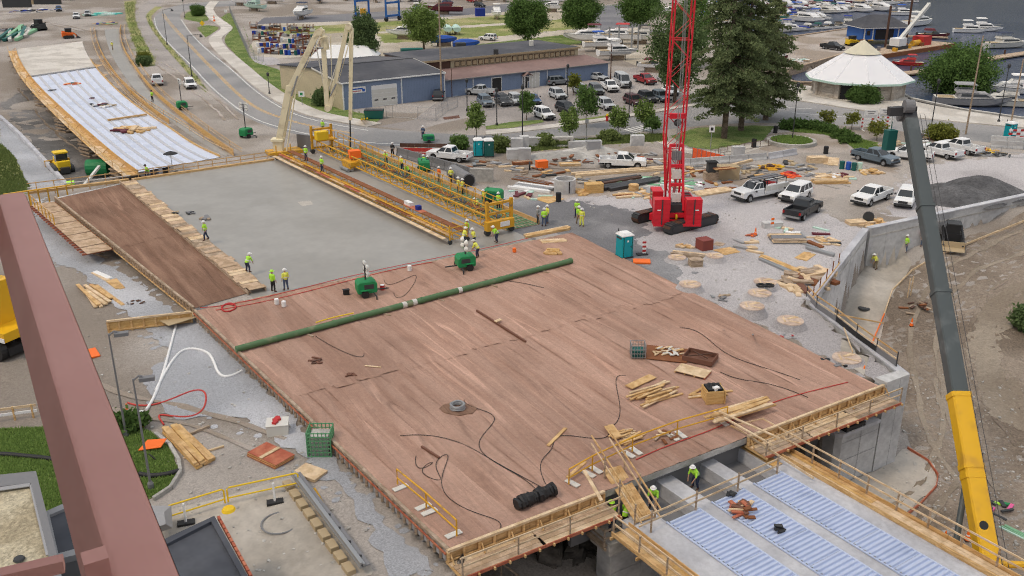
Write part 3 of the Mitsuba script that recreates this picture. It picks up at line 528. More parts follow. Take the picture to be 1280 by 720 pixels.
def wingwall(label, a, b, za, zb, top, th=.5, pan=2.4, curb=True):
    k = thing('wing_wall',label,'retaining wall'); a,b = np.asarray(a),np.asarray(b); L = np.linalg.norm(b - a); d = (b - a) / L; n = np.array([d[1],-d[0]])
    m = max(1, round(L / pan))
    for i in range(m):
        s0, s1 = L * i / m + .012, L * (i + 1) / m - .012; q = lambda s, o: a + d * s + n * o
        zb_ = lerp(za, zb, (i + .5) / m) - 1.2; dz = rnd.uniform(-.012, .012)
        put('wall_panel', M().prism([q(s0, dz), q(s1, dz), q(s1, -th), q(s0, -th)], float(zb_), top - .12), 'concrete', k)
        put('joint', M().prism([q(s1, -.03), q(s1 + .024, -.03), q(s1 + .024, -th), q(s1, -th)], float(zb_), top - .12), 'mid_grey', k)
    q = lambda s, o: a + d * s + n * o
    for i in range(3):
        s0, s1 = L * i / 3 + .01, L * (i + 1) / 3 - .01
        put('coping', M().prism([q(s0, .08), q(s1, .08), q(s1, -th - .08), q(s0, -th - .08)], top - .12, top), 'girder', k)
        put('string_course', M().prism([q(s0, .05), q(s1, .05), q(s1, .012), q(s0, .012)], top - 1.0, top - .86), 'old_concrete', k)
    return k
wingwall('long grey wing wall tapering away up the dirt bank to the right', W1 + [.25, 0], WE, -3.3, .2, .55)
wingwall('short grey wing wall between the abutment corner and the long wall', W2, W1, -6.3, -3.3, .5)
wingwall('low wall end running from the fence corner to the abutment', W3 + E1 * .3, W2 + [.25, -.1], -6.5, -6.3, .30, pan=3)
# fence of steel posts and boards on top of the corner
fc = thing('guard_fence', 'temporary fence of orange and timber rails along the wing wall top', 'fence')
fp = [at(1008, 372, .3), at(1020, 385, .3), at(1045, 402, .3), at(1070, 422, .3), at(1095, 440, .3), at(1120, 458, .3)]
for i, p in enumerate(fp):
    bar('fence_post', p, up(p, 1.1), .07, .07, 'dark_steel', fc)
    if i:
        bar('guard_rail', up(fp[i - 1], 1.0), up(p, 1.0), .05, .1, 'wood', fc); bar('guard_rail', up(fp[i - 1], .55), up(p, .55), .05, .1, 'pale_wood', fc)
        cub('dark_sheet', beamm(up(fp[i - 1], .22) , up(p, .22), .03, .4), 'black' if i in (3, 4) else 'mid_grey', fc)
bar('guard_rail', at(1047, 393, 1.3), at(1105, 404, .5), .05, .1, 'wood', fc); bar('guard_rail', at(1055, 410, 1), at(1066, 440, .4), .06, .1, 'pale_wood', fc)
for i in range(5):
    p = lerp(at(1016, 372, .5), at(1048, 330, .5), i / 4); bar('fence_post', p, up(p, 1.0), .07, .07, 'rust', fc)
for zz in (.3, .6, 1.0): bar('guard_rail', at(1016, 372, .5 + zz), at(1050, 328, .5 + zz), .05, .12, 'orange' if zz < 1 else 'wood', fc)
# near bridge with steel pans
Bd = -np.array([-math.sin(math.radians(33.7)),math.cos(math.radians(33.7))]); Bn = np.array([-Bd[1],Bd[0]]) # along (towards the viewer) and across (to the right)
ZB = -.95
bo = at(762, 641, ZB)[:2]
def nb(t, s, z=ZB): return np.array([*(bo + Bd * t + Bn * s), z])
W_B = float((at(985, 575, ZB)[:2] - bo) @ Bn)
nbr = thing('girder_bridge', 'bridge span of concrete box girders with corrugated steel pans between', 'bridge')
def girder(s0, s1, t0, t1=24):
    put('box_girder', M().prism([nb(t0, s0)[:2], nb(t1, s0)[:2], nb(t1, s1)[:2], nb(t0, s1)[:2]], ZB - 1.15, ZB), 'girder', nbr)
def pan(s0, s1, t0, t1=24, z=ZB + .03):
    k = put('pan_flange',M().beam(nb(t0,s0 + .05,z + .03),nb(t1,s0 + .05,z + .03),.1,.07).beam(nb(t0,s1 - .05,z + .03),nb(t1,s1 - .05,z + .03),.1,.07),'pan',nbr)
    t = t0 + .05; 
    while t < t1:                                            # each corrugated sheet a part, eight ribs wide
        te = min(t1, t + 2.4); nn = max(1, int((te - t) / .3)); rows = []
        for i in range(nn):
            for f_,dz in ((0,0),(.18,0),(.32,.11),(.68,.11),(.82,0)): rows.append([nb(t + (i + f_) * .3,s0 + .1,z + dz),nb(t + (i + f_) * .3,s1 - .1,z + dz)])
        rows.append([nb(t + nn * .3, s0 + .1, z), nb(t + nn * .3, s1 - .1, z)])
        put('pan_sheet', M().grid(np.array(rows)), 'pan', nbr); t = t + nn * .3 + .015
layout = [(a * W_B, b * W_B) for a, b in ((.01, .165), (.343, .437), (.622, .708), (.878, .99))]
for i, (a, b) in enumerate(layout): girder(a, b, -1.5 if i else .9)
for (a0, a1), (b0, b1) in zip(layout, layout[1:]): pan(a1 - .12, b0 + .12, 2.4)
put('end_beam', M().prism([dk(SJ - .9, -.02)[:2], dk(20.4, -.02)[:2], dk(20.4, .5)[:2], dk(SJ - .9, .5)[:2]], -.28, ZD - .03), 'old_concrete', deck)
put('backwall', M().prism([dk(SJ - 2.5, .52)[:2], dk(24, .52)[:2], dk(24, .8)[:2], dk(SJ - 2.5, .8)[:2]], -3.2, -.33), 'mid_grey', deck)
for (a0, a1), (b0, b1) in zip(layout, layout[1:]):           # diaphragm floor between the girder ends
    put('diaphragm',M().prism([nb(-1.5,a1 + .01)[:2],nb(2.35,a1 + .01)[:2],nb(2.35,b0 - .01)[:2],nb(-1.5,b0 - .01)[:2]],ZB - 1.2,ZB - .85),'mid_grey',nbr)
# left fascia walkway and guard rails
def side_walk(label, s0, sgn, t0, t1, w=1.1):
    k = thing('bridge_walkway', label, 'walkway'); n = 5
    for i in range(n):
        a, b = t0 + (t1 - t0) * i / n, t0 + (t1 - t0) * (i + 1) / n - .02
        for j in range(4): bar('walk_plank',nb(a,s0 + sgn * (.14 + j * .27),ZB - .1 + .01 * (j % 2)),nb(b,s0 + sgn * (.14 + j * .27),ZB - .1),.25,.05,rnd.choice(['wood','ply','pale_wood']),k)
        bar('toe_board', nb(a, s0 + sgn * 1.14, ZB + .02), nb(b, s0 + sgn * 1.14, ZB + .02), .05, .25, 'wood', k)
        bar('fascia_panel', nb(a, s0 + sgn * .05, ZB - .4), nb(b, s0 + sgn * .05, ZB - .4), .03, .5, 'ply', k)
        bar('bulkhead', nb(a, s0 - sgn * .02, ZB + .14), nb(b, s0 - sgn * .02, ZB + .14), .05, .26, 'wood', k)
    m = int((t1 - t0) / 1.9)
    for i in range(m + 1):
        t = t0 + .1 + i * (t1 - t0 - .2) / m; bar('rail_post',nb(t,s0 + sgn * 1.1,ZB - .2),nb(t,s0 + sgn * 1.1,ZB + 1.15),.08,.09,'old_wood',k); bar('bracket',nb(t,s0 - sgn * .1,ZB - .22),nb(t,s0 + sgn * 1.3,ZB - .22),.1,.16,'wood',k)
    for zz in (.6, 1.1): bar('guard_rail', nb(t0, s0 + sgn * 1.04, ZB + zz), nb(t1, s0 + sgn * 1.04, ZB + zz), .05, .1, 'pale_wood', k)
    return k
sw1 = side_walk('timber walkway with rails on the left side of the girder bridge', .05, -1, 1.5, 20)
sw2 = side_walk('timber walkway and high rails on the right side of the girder bridge', W_B - .1, 1, -1.2, 20)
cub('plywood_sheet', boxm(nb(.2, W_B - 1.0, ZB + .05), (3.4, .7, .03), math.atan2(Bd[1], Bd[0])), 'ply', sw2)
bar('guard_rail',nb(-1.6,W_B - 1.2,ZB + 1.1),nb(-1.2,W_B + 1.0,ZB + 1.1),.05,.12,'pale_wood',sw2); bar('guard_rail',nb(-1.6,W_B - 1.2,ZB + .6),nb(-1.2,W_B + 1.0,ZB + .6),.05,.12,'pale_wood',sw2)
bar('loose_rail',nb(-1.3,W_B - 1.4,ZB + 1.2),nb(4.2,W_B - .7,ZB + .3),.06,.14,'pale_wood',sw2); bar('loose_rail',nb(-1.6,W_B - 1.5,ZB + 1.2),nb(1.2,W_B - .3,ZB + .25),.06,.14,'wood',sw2)
# cross rail over the pans
xr = thing('guard_rail', 'timber guard rail on rusty posts crossing the steel pans', 'guard rail')
for i in range(4):
    p = nb(2.55 + .0 * i, .7 + i * (W_B - 2.6) / 3, ZB); bar('post', p, up(p, 1.35), .09, .09, 'old_wood', xr)
for zz in (.65, 1.1): bar('rail', nb(2.5, -.1, ZB + zz), nb(2.5, W_B - 1.6, ZB + zz), .05, .1, 'pale_wood', xr)
# stair-like gangway from the deck to the bridge
gw_ = thing('gangway', 'timber gangway with double hand rails from deck to girder bridge', 'gangway')
g0, g1 = at(752, 570, 1.0), at(800, 645, -.5)
ga, gb = at(768, 590, .35), at(806, 650, -.85); gd = (gb - ga); gd = gd / np.linalg.norm(gd); gn = np.array([-gd[1], gd[0], 0]); gn /= np.linalg.norm(gn)
for j in range(4): bar('tread_plank', ga - gd * .3 + gn * (j - 1.5) * .3, gb + gn * (j - 1.5) * .3, .28, .05, rnd.choice(['wood', 'pale_wood']), gw_)
for sgn in (-1, 1):
    for i in range(3):
        p = lerp(ga, gb, i / 2) + gn * sgn * .65; bar('post', up(p, -.5), up(p, 1.2), .09, .09, 'old_wood', gw_)
    for zz in (.55,1.05): bar('hand_rail',up(ga - gd * 1.7 + gn * sgn * .6,zz),up(gb + gd * .6 + gn * sgn * .6,zz),.05,.11,'pale_wood' if zz < 1 else 'wood',gw_)
# pier below
pr = thing('bridge_pier', 'grey concrete pier wall standing in the shade under the girder bridge', 'pier')
p0 = at(764, 690, -2.9)[:2]; 
for i in range(6):
    for j in range(3):
        a, b = p0 + E1 * (i * 2.2), p0 + E1 * (i * 2.2 + 2.17)
        put('wall_panel', M().prism([a, b, b + Bd * -1.2, a + Bd * -1.2], -7.3 + j * 1.45, -5.88 + j * 1.45 if j < 2 else -2.95), 'concrete', pr)
put('cap',M().prism([p0 - E1 * .3 + Bd * .25,p0 + E1 * 13.3 + Bd * .25,p0 + E1 * 13.3 - Bd * 1.45,p0 - E1 * .3 - Bd * 1.45],-2.945,-2.2),'old_concrete',pr)
# work platform hung below the corner
wp = thing('work_platform', 'hanging timber work platform with rails below the deck corner', 'platform')
q0 = at(742, 668, -2.3); 
def wpp(s, t, z): return np.array([*(q0[:2] + E1 * s - E2 * t), z])
for j in range(5): bar('plank', wpp(-.2, -.2 + j * .3, -2.35), wpp(3.4, -.2 + j * .3, -2.35), .28, .05, 'old_wood', wp)
for s in (-.15,1.6,3.3): bar('post',wpp(s,1.15,-2.4),wpp(s,1.15,-1.2),.09,.09,'old_wood',wp); bar('joist',wpp(s,-.4,-2.45),wpp(s,1.3,-2.45),.1,.14,'old_wood',wp)
for zz in (-1.8,-1.3): bar('rail',wpp(-.2,1.2,zz),wpp(3.4,1.2,zz),.05,.1,'old_wood',wp); bar('rail',wpp(-.2,-.3,zz),wpp(-.2,1.2,zz),.05,.1,'old_wood',wp)
# upper left: pan deck and curved road forms
LE = [(20, 62), (30, 85), (48, 108), (82, 141), (118, 173), (150, 200), (172, 216)]
RE = [(103, 52), (113, 75), (130, 97), (166, 130), (212, 161), (245, 183), (275, 197)]
def curve(l, n=41, z=0.0):
    p = np.array([at(u, v, z) for u, v in l]); t = np.r_[0, np.cumsum(np.linalg.norm(np.diff(p[:, :2], axis=0), axis=1))]; t /= t[-1]
    from scipy.interpolate import PchipInterpolator
    return PchipInterpolator(t, p)(np.linspace(0, 1, n))
cl_, cr_ = curve(LE), curve(RE)
up_deck = thing('pan_deck', 'curving span of pale steel pans and girders at the upper left', 'bridge deck')
secs = lambda a, b, z0, z1: [np.array([[*p[:2], z1], [*q[:2], z1], [*q[:2], z0], [*p[:2], z0]]) for p, q in zip(a, b)]
put('concrete_fill', M().loft(secs(cl_[:15], cr_[:15], -.6, .10)), 'sidewalk', up_deck)
nS = 7
for i in range(nS):
    f0, f1 = i / nS, (i + 1) / nS; w = .30 if i < nS - 1 else 0
    a, b = cl_ * (1 - f0) + cr_ * f0, cl_ * (1 - (f1 - w / nS)) + cr_ * (f1 - w / nS); b2 = cl_ * (1 - f1) + cr_ * f1
    # pan sheets: ribbed across
    for s0 in range(14, 40, 4):
        rows = []
        for s in np.linspace(s0, min(40, s0 + 4), 9):
            j = int(min(39, s)); f = s - j; A_, B_ = lerp(a[j], a[j + 1], f), lerp(b[j], b[j + 1], f); dz = .06
            rows.append([up(A_, dz), up(B_, dz)])
        put('pan_sheet', M().grid(np.array(rows)), 'pan_pale', up_deck)
    if w: put('girder', M().loft(secs(b[14:], b2[14:], -1.2, .13)), 'pan_rib', up_deck)
put('dark_joint', M().beam(up(cl_[14], .12), up(cr_[14], .12), 1.6, .06), 'mid_grey', up_deck)
for k in range(4):
    i = (18, 25, 31, 37)[k]; c = cl_[i]; n = (cr_[i] - cl_[i]); n = n / np.linalg.norm(n)
    put('pier', M().box([*(c + n * 2.0)[:2], -2.9], (4.0, 2.6, 4.2), math.atan2(n[1], n[0])), 'old_concrete', up_deck)
    for j in range(5): put('cribbing', M().beam([*(c - n * .6)[:2], -4.0 + j * .55], [*(c + n * 3.6)[:2], -4.0 + j * .55], 2.9, .2), 'old_wood', up_deck)
def curved_form(label, c, out, z=.1, w=1.6, ht=.9, wall=.5, step=1):
    """planked formwork along a curve; out: +1 right, -1 left"""
    k = thing('curved_formwork',label,'formwork'); t = np.gradient(c[:,:2],axis=0); t /= np.linalg.norm(t,axis=1,keepdims=True); n = np.column_stack([t[:,1],-t[:,0]]) * out
    P3 = lambda i, o, zz: np.array([*(c[i, :2] + n[i] * o), zz]); N = len(c)
    for i in range(N - 1):
        for j in range(3): bar('walk_plank',P3(i,.3 + j * w / 3,z - .35 + .02 * (j % 2)),P3(i + 1,.3 + j * w / 3,z - .35),w / 3 - .03,.06,rnd.choice(['wood','ply','wood','pale_wood']),k)
        bar('form_panel', P3(i, .03, z + wall / 2 - .2), P3(i + 1, .03, z + wall / 2 - .2), .06, wall + .3, 'ply' if i % 3 else 'wood', k)
        if i % 2 == 0:
            bar('brace',P3(i,.1,z + wall - .1),P3(i,.8,z - .33),.07,.1,'wood',k); bar('bracket',P3(i,-.2,z - .5),P3(i,w + .5,z - .5),.14,.2,'old_wood',k)
            bar('rail_post', P3(i, w + .1, z - .4), P3(i, w + .1, z + .75), .07, .07, 'wood', k)
        if i % 4 == 0: bar('strut', P3(i, w * .8, z - .5), P3(i, -.1, z - 2.4), .1, .14, 'wood', k)
        for zz in (.3, .72): bar('guard_rail', P3(i, w + .1, z + zz), P3(i + 1, w + .1, z + zz), .05, .09, 'pale_wood' if zz < .5 else 'wood', k)
    return k
curved_form('curved timber formwork along the left edge of the pan span', curve(LE, 30), 1, wall=.35)
curved_form('curved timber formwork along the right edge of the pan span', curve(RE[1:], 30), -1, wall=.3, w=1.9)
S2L = [(131,37),(136,60),(148,84),(178,122),(222,158),(262,185),(282,196)]; S2R = [(149,36),(152,60),(164,82),(190,118),(232,155),(270,183),(286,194)]
sl, sr = curve(S2L), curve(S2R)
st = thing('curb_lane', 'narrow grey poured lane curving beside the pan span', 'road lane')
put('lane_slab', M().loft(secs(sl, sr, -.5, .06)), 'wet_concrete', st)
curved_form('double row of timber forms along the inner side of the narrow lane',curve([(119,37),(125,62),(140,88),(170,122),(212,155)],26),1,w=1.0,wall=.7)
curved_form('outer curved timber formwork between the narrow lane and the green bank',curve([(151,34),(154,60),(167,83),(194,118),(236,154),(276,184),(292,195)],32),-1,w=1.1,wall=.8)
# vehicles
def inset(poly, d):
    p = np.asarray(poly, float); a, b = np.roll(p, 1, 0), np.roll(p, -1, 0)
    e1,e2 = p - a,b - p; n1 = np.column_stack([-e1[:,1],e1[:,0]]) / (np.linalg.norm(e1,axis=1,keepdims=True) + 1e-9); n2 = np.column_stack([-e2[:,1],e2[:,0]]) / (np.linalg.norm(e2,axis=1,keepdims=True) + 1e-9)
    n = n1 + n2; n /= np.linalg.norm(n, axis=1, keepdims=True) + 1e-9; return p + n * d
def side_slab(prof, W, bev=.07, narrow=0.0):
    """side outline (x, z; anticlockwise) extruded across y, with bevelled flanks"""
    p = np.asarray(prof, float); q = inset(p, bev); m = M()
    st = [(-W / 2, q), (-W / 2 + bev, p), (W / 2 - bev, p), (W / 2, q)]
    rings = [np.column_stack([r[:, 0], np.full(len(r), y), r[:, 1]]) for y, r in st]
    m.loft(rings, cap=False)
    pg = Polygon(q).buffer(0); pg = pg if pg.geom_type == 'Polygon' else max(pg.geoms, key=lambda g: g.area)
    v, f = trimesh.creation.triangulate_polygon(pg, engine='earcut'); v = np.asarray(v)[:, :2]; f = np.asarray(f)
    m.add(np.column_stack([v[:,0],np.full(len(v),-W / 2),v[:,1]]),f); m.add(np.column_stack([v[:,0],np.full(len(v),W / 2),v[:,1]]),f[:,::-1]); return m
def arch(x, r, z, n=7): return [(x - r * math.cos(math.pi * i / (n - 1)), z + r * math.sin(math.pi * i / (n - 1))) for i in range(n)]
def frustum(m, x0, x1, w0, z0, X0, X1, w1, z1):
    lo = [(x0, -w0), (x1, -w0), (x1, w0), (x0, w0)]; hi = [(X0, -w1), (X1, -w1), (X1, w1), (X0, w1)]
    return m.loft([[(x, y, z0) for x, y in lo], [(x, y, z1) for x, y in hi]])
def facequad(m, a, b, c, d, mu=.06, mv=.08, off=.012):
    a, b, c, d = map(np.asarray, (a, b, c, d)); n = np.cross(b - a, d - a); n = n / np.linalg.norm(n) * off
    P = lambda s, t: (a * (1 - s) + b * s) * (1 - t) + (d * (1 - s) + c * s) * t
    q = [P(mu, mv), P(1 - mu, mv), P(1 - mu, 1 - mv), P(mu, 1 - mv)]
    return m.loft([[x - n for x in q], [x + n for x in q]])
def wheels(pr, xs, W, r=.38, w=.26):
    for x in xs:
        for s in (-1, 1):
            y = s * (W / 2 - w / 2 - .02); i = len(pr.parts)
            t = M(); prof = [(r * .6, -w / 2), (r * .93, -w / 2), (r, -w * .3), (r, w * .3), (r * .93, w / 2), (r * .6, w / 2)]
            t.lathe(prof, n=18); v = t.v[0]; t.v[0] = np.column_stack([v[:, 0] + x, v[:, 2] + y, v[:, 1] + r])
            pr.part('wheel#%d' % i, t, 'rubber', smooth=40)
            t = M(); t.lathe([(0, w * .36), (r * .2, w * .38), (r * .55, w * .3), (r * .62, w * .46), (r * .62, -w * .4), (0, -w * .4)], n=14); v = t.v[0]
            t.v[0] = np.column_stack([v[:, 0] + x, s * v[:, 2] + y, v[:, 1] + r]); pr.part('wheel#%d/rim' % i, t, 'steel')
def cabin(pr, x0, x1, w0, z0, X0, X1, w1, z1, split):
    """painted frustum with dark panes on its faces"""
    m = M(); frustum(m, x0, x1, w0, z0, X0, X1, w1, z1); pr.part('cabin', m, 'car_white')
    r = M(); frustum(r, X0 - .03, X1 + .03, w1 + .03, z1 - .02, X0 + .06, X1 - .12, w1 - .1, z1 + .06); pr.part('roof', r, 'car_white', smooth=25)
    m = M(); facequad(m, (x1, -w0, z0), (x1, w0, z0), (X1, w1, z1), (X1, -w1, z1)); pr.part('windshield', m, 'car_glass')
    m = M(); facequad(m, (x0, w0, z0), (x0, -w0, z0), (X0, -w1, z1), (X0, w1, z1), .08, .12); pr.part('rear_window', m, 'car_glass')
    sp = [0] + split + [1]
    for s in (-1, 1):
        for i, (a, b) in enumerate(zip(sp, sp[1:])):
            L = lambda t, z: (x0 + (x1 - x0) * t, s * w0, z0) if z == 0 else (X0 + (X1 - X0) * t, s * w1, z1)
            q = [L(a, 0), L(b, 0), L(b, 1), L(a, 1)]
            if s > 0: q = [q[1], q[0], q[3], q[2]]
            m = M(); facequad(m, *q, .05 + .05 / (b - a) * .3, .1); pr.part('side_window#%d%d' % (s, i), m, 'car_glass')
def trim(pr, xf, xr, W, zh, zt, ground=.35, tall=.16):
    pr.part('front_bumper',M().box((xf - .03,0,.5),(.2,W * .92,.22)),'charcoal'); pr.part('rear_bumper',M().box((xr + .03,0,.52),(.2,W * .9,.2)),'steel')
    pr.part('grille', M().box((xf - .015, 0, zh - .05), (.1, W * .5, .26)), 'charcoal')
    for s in (-1, 1):
        pr.part('headlight#%d' % s,M().box((xf - .05,s * W * .37,zh),(.14,W * .18,tall)),'lamp'); pr.part('tail_light#%d' % s,M().box((xr + .02,s * W * .44,zt),(.1,W * .1,tall * 1.8)),'tail')
        pr.part('mirror#%d' % s, M().box((xf - 1.75, s * (W / 2 + .1), 1.22), (.12, .2, .17)), 'charcoal')
def make_pickup(flat=False):
    pr = Proto(); W = 2.02
    prof = [(-2.95,.55),(-2.95,.45)] + [(-2.4,.45)] + arch(-1.8,.46,.45) + [(-1.2,.42),(1.35,.42)] + arch(1.9,.46,.45) + [(2.5,.42),(2.92,.45),(2.97,.7),(2.93,1.0),(2.75,1.13),(1.55,1.2),(-.85,1.2),(-.85,.78),(-2.95,.78)]
    pr.part('body', side_slab(prof, W, .06), 'car_white', smooth=20)
    for s in (-1, 1):
        pr.part('bed_side#%d' % s, side_slab([(-2.95, .7), (-.85, .7), (-.85, 1.22), (-2.95, 1.22)], .13, .025), 'car_white'); v = pr.parts.pop(); 
        b = side_slab([(-2.95,.74),(-.85,.74),(-.85,1.22),(-2.95,1.22)],.13,.025); b.v = [x + [0,s * (W / 2 - .09),0] for x in b.v]; pr.part('bed_side#%d' % s,b,'car_white')
    pr.part('tailgate', M().box((-2.9, 0, .98), (.1, W - .3, .48)), 'car_white'); pr.part('bed_liner', M().box((-1.9, 0, .80), (2.0, W - .3, .05)), 'charcoal')
    cabin(pr, -.85, 1.5, .93, 1.19, -.6, .62, .74, 1.84, [.5]); trim(pr, 2.95, -2.97, W, .93, .95); wheels(pr, (-1.8, 1.9), W, .40)
    pr.part('underbody', M().box((0, 0, .5), (5.0, 1.3, .3)), 'black'); return pr
def make_suv(L=4.75, W=1.92, H=1.72, van=False):
    pr = Proto(); a = L / 2
    hz = .95; prof = [(-a,.6),(-a + .05,.4),(-a + .45,.36)] + arch(-a + .95,.41,.38) + [(-a + 1.4,.34),(a - 1.4,.34)] + arch(a - .95,.41,.38) + [(a - .45,.36),(a - .03,.42),(a,.68),(a - .1,hz - .07),(a - .3,hz),(a - 1.35,hz + .1),(-a + .08,hz + .1)]
    pr.part('body', side_slab(prof, W, .08), 'car_white', smooth=20)
    cabin(pr,-a + .08,a - 1.25,W / 2 - .08,hz + .09,-a + .4,a - 2.05,W / 2 - .25,H,[.3,.62]); trim(pr,a,-a,W,hz - .12,hz - .02,tall=.14); wheels(pr,(-a + .95,a - .95),W,.36,.24)
    pr.part('underbody', M().box((0, 0, .42), (L * .8, W * .62, .25)), 'black'); return pr
def make_sedan():
    pr = Proto(); a, W = 2.38, 1.84; hz = .86
    prof = [(-a,.55),(-a + .05,.36),(-a + .5,.32)] + arch(-a + .98,.38,.34) + [(-a + 1.4,.28),(a - 1.4,.28)] + arch(a - .95,.38,.34) + [(a - .5,.32),(a - .03,.36),(a,.6),(a - .12,hz - .14),(a - .4,hz - .06),(a - 1.4,hz + .08),(-a + .7,hz + .1),(-a + .05,hz + .03)]
    pr.part('body', side_slab(prof, W, .08), 'car_white', smooth=20)
    cabin(pr,-a + .5,a - 1.25,W / 2 - .1,hz + .07,-a + 1.25,a - 2.15,W / 2 - .3,1.42,[.5]); trim(pr,a,-a,W,hz - .18,hz - .06,tall=.12); wheels(pr,(-a + .98,a - .95),W,.33,.22)
    pr.part('underbody', M().box((0, 0, .38), (3.8, 1.1, .22)), 'black'); return pr
def make_van():
    pr = Proto(); a, W = 2.95, 2.0
    prof = [(-a,.5),(-a + .5,.4)] + arch(-a + 1.1,.42,.42) + [(-a + 1.6,.36),(a - 1.6,.36)] + arch(a - 1.0,.42,.42) + [(a - .45,.4),(a,.45),(a,.8),(a - .2,1.05),(a - .9,1.25),(-a,1.25)]
    pr.part('body', side_slab(prof, W, .07), 'car_white', smooth=20)
    cabin(pr,-a + .02,a - .85,W / 2 - .06,1.24,-a + .1,a - 1.75,W / 2 - .22,2.45,[.22,.44,.66]); trim(pr,a,-a,W,.9,1.0); wheels(pr,(-a + 1.1,a - 1.0),W,.36)
    return pr
PICK, SUV, SEDAN, VAN = make_pickup(), make_suv(), make_sedan(), make_van(); CAR = {'pickup_truck': PICK, 'suv': SUV, 'car': SEDAN, 'minibus': VAN}
CATS = {'pickup_truck': 'pickup truck', 'suv': 'car', 'car': 'car', 'minibus': 'van'}
def veh(kind, u, v, du, dv, color, label, dz=0.0, group=None, s=1.0):
    """centre on the ground at photo point (u, v); nose towards (u+du, v+dv)"""
    p = G(u, v, dz); q = at(u + du, v + dv, p[2]); rz = math.atan2(q[1] - p[1], q[0] - p[0]); gl = 'car_' + color
    return CAR[kind].stamp(kind, label, CATS[kind], placem(p, rz, s), group, mats={'car_white': gl}), p, rz
# site
T1, p1, r1 = veh('pickup_truck', 562, 200, -30, -3, 'white', 'white crew cab pickup beside the twin portable toilets')
veh('pickup_truck', 778, 209, 30, 1, 'white', 'white single cab utility pickup parked behind the red lattice boom')
veh('pickup_truck', 1089, 252, -24, 9, 'white', 'white pickup with its nose to the left near the wing wall corner')
veh('suv', 1131, 255, -8, 14, 'white', 'white compact crossover facing the viewer left of the grey boom')
veh('suv', 994, 249, -20, 9, 'white', 'white roof racked wagon just behind the black pickup', s=1.02)
T6, p6, r6 = veh('pickup_truck', 1003, 269, 20, -11, 'black', 'black pickup with junk in its bed beside the stack of pallets')
veh('pickup_truck', 1093, 203, 26, 6, 'slate', 'blue grey crew cab pickup at the edge of the plaza lawn', s=1.02)
veh('pickup_truck', 1135, 199, -26, -3, 'white', 'white pickup half hidden behind the head of the grey boom')
veh('pickup_truck', 1174, 195, -26, -6, 'white', 'white pickup parked second from the right in the row by the haul road')
veh('pickup_truck', 1200, 190, -26, -6, 'white', 'white pickup loaded with timber at the right end of the row')
veh('pickup_truck', 197, 105, -4, -16, 'white', 'white pickup seen from behind beside the curved forms at the left')
veh('suv', 238, 110, 9, 10, 'white', 'white wagon facing down the verge below a street lamp')
veh('pickup_truck', 96, 23, -4, 9, 'white', 'white pickup parked at the far end of the earthworks')
veh('suv', 110, 20, -4, 9, 'silver', 'small silver car next to the far white pickup')
veh('suv', 74, 14, 3, 12, 'blue', 'dark blue car at the far end of the earthworks')
# car park
for a in [('suv', 548, 124, 2, -8, 'black', 'black wagon parked against the blue wall beside the pole'),
          ('suv', 607, 132, 10, 6, 'slate', 'dark slate car at the left end of the front parking row'),
          ('pickup_truck', 601, 119, -14, -1, 'silver', 'silver pickup standing in front of the dark doorway'),
          ('suv', 629, 131, 10, 6, 'black', 'black wagon second from the left in the front parking row'),
          ('suv', 645, 130, 10, 6, 'silver', 'silver car third from the left in the front parking row'),
          ('car', 667, 129, 9, 7, 'blue', 'dark blue car beside the small tree in the front row'),
          ('suv', 680, 148, 12, 5, 'white', 'white crossover alone at the front of the car park'),
          ('suv', 697, 123, 11, 5, 'silver', 'silver crossover standing alone in the middle of the car park'),
          ('suv', 708, 141, 14, 5, 'black', 'black car half hidden behind the twin street trees'),
          ('suv', 698, 106, 14, -1, 'car_grey'[4:], 'dark grey car against the blue wall beside the white door'),
          ('suv',725,117,11,6,'silver','pale silver car at the left of the second row'),('suv',745,117,10,6,'grey','grey car between two pale cars in the second row'),
          ('pickup_truck', 762, 113, 12, 7, 'white', 'white pickup in the second row beside the minibus'),
          ('minibus', 778, 108, 14, 8, 'silver', 'tall silver minibus with dark windows beside the red truck'),
          ('car', 746, 100, 14, 2, 'silver', 'silver sedan close to the end of the blue building'),
          ('pickup_truck', 806, 104, 16, 5, 'red', 'red pickup at the far right of the car park'),
          ('suv', 757, 136, 14, 6, 'silver', 'silver wagon in the front row beside the twin trees'),
          ('suv',792,131,13,5,'maroon','dark maroon car left of the black cars by the exit'),('suv',809,127,13,5,'black','black wagon between maroon and dark slate cars'),
          ('suv',826,126,13,5,'slate','dark slate car at the right end of the front row'),('car',838,118,12,5,'white','white car seen through the red lattice boom'),
          ('car', 831, 103, 12, 5, 'silver', 'pale car just right of the red pickup'),
          ('suv', 610, 50.5, -16, -1, 'white', 'white car driving through the grass of the boat yard')]: veh(*a)
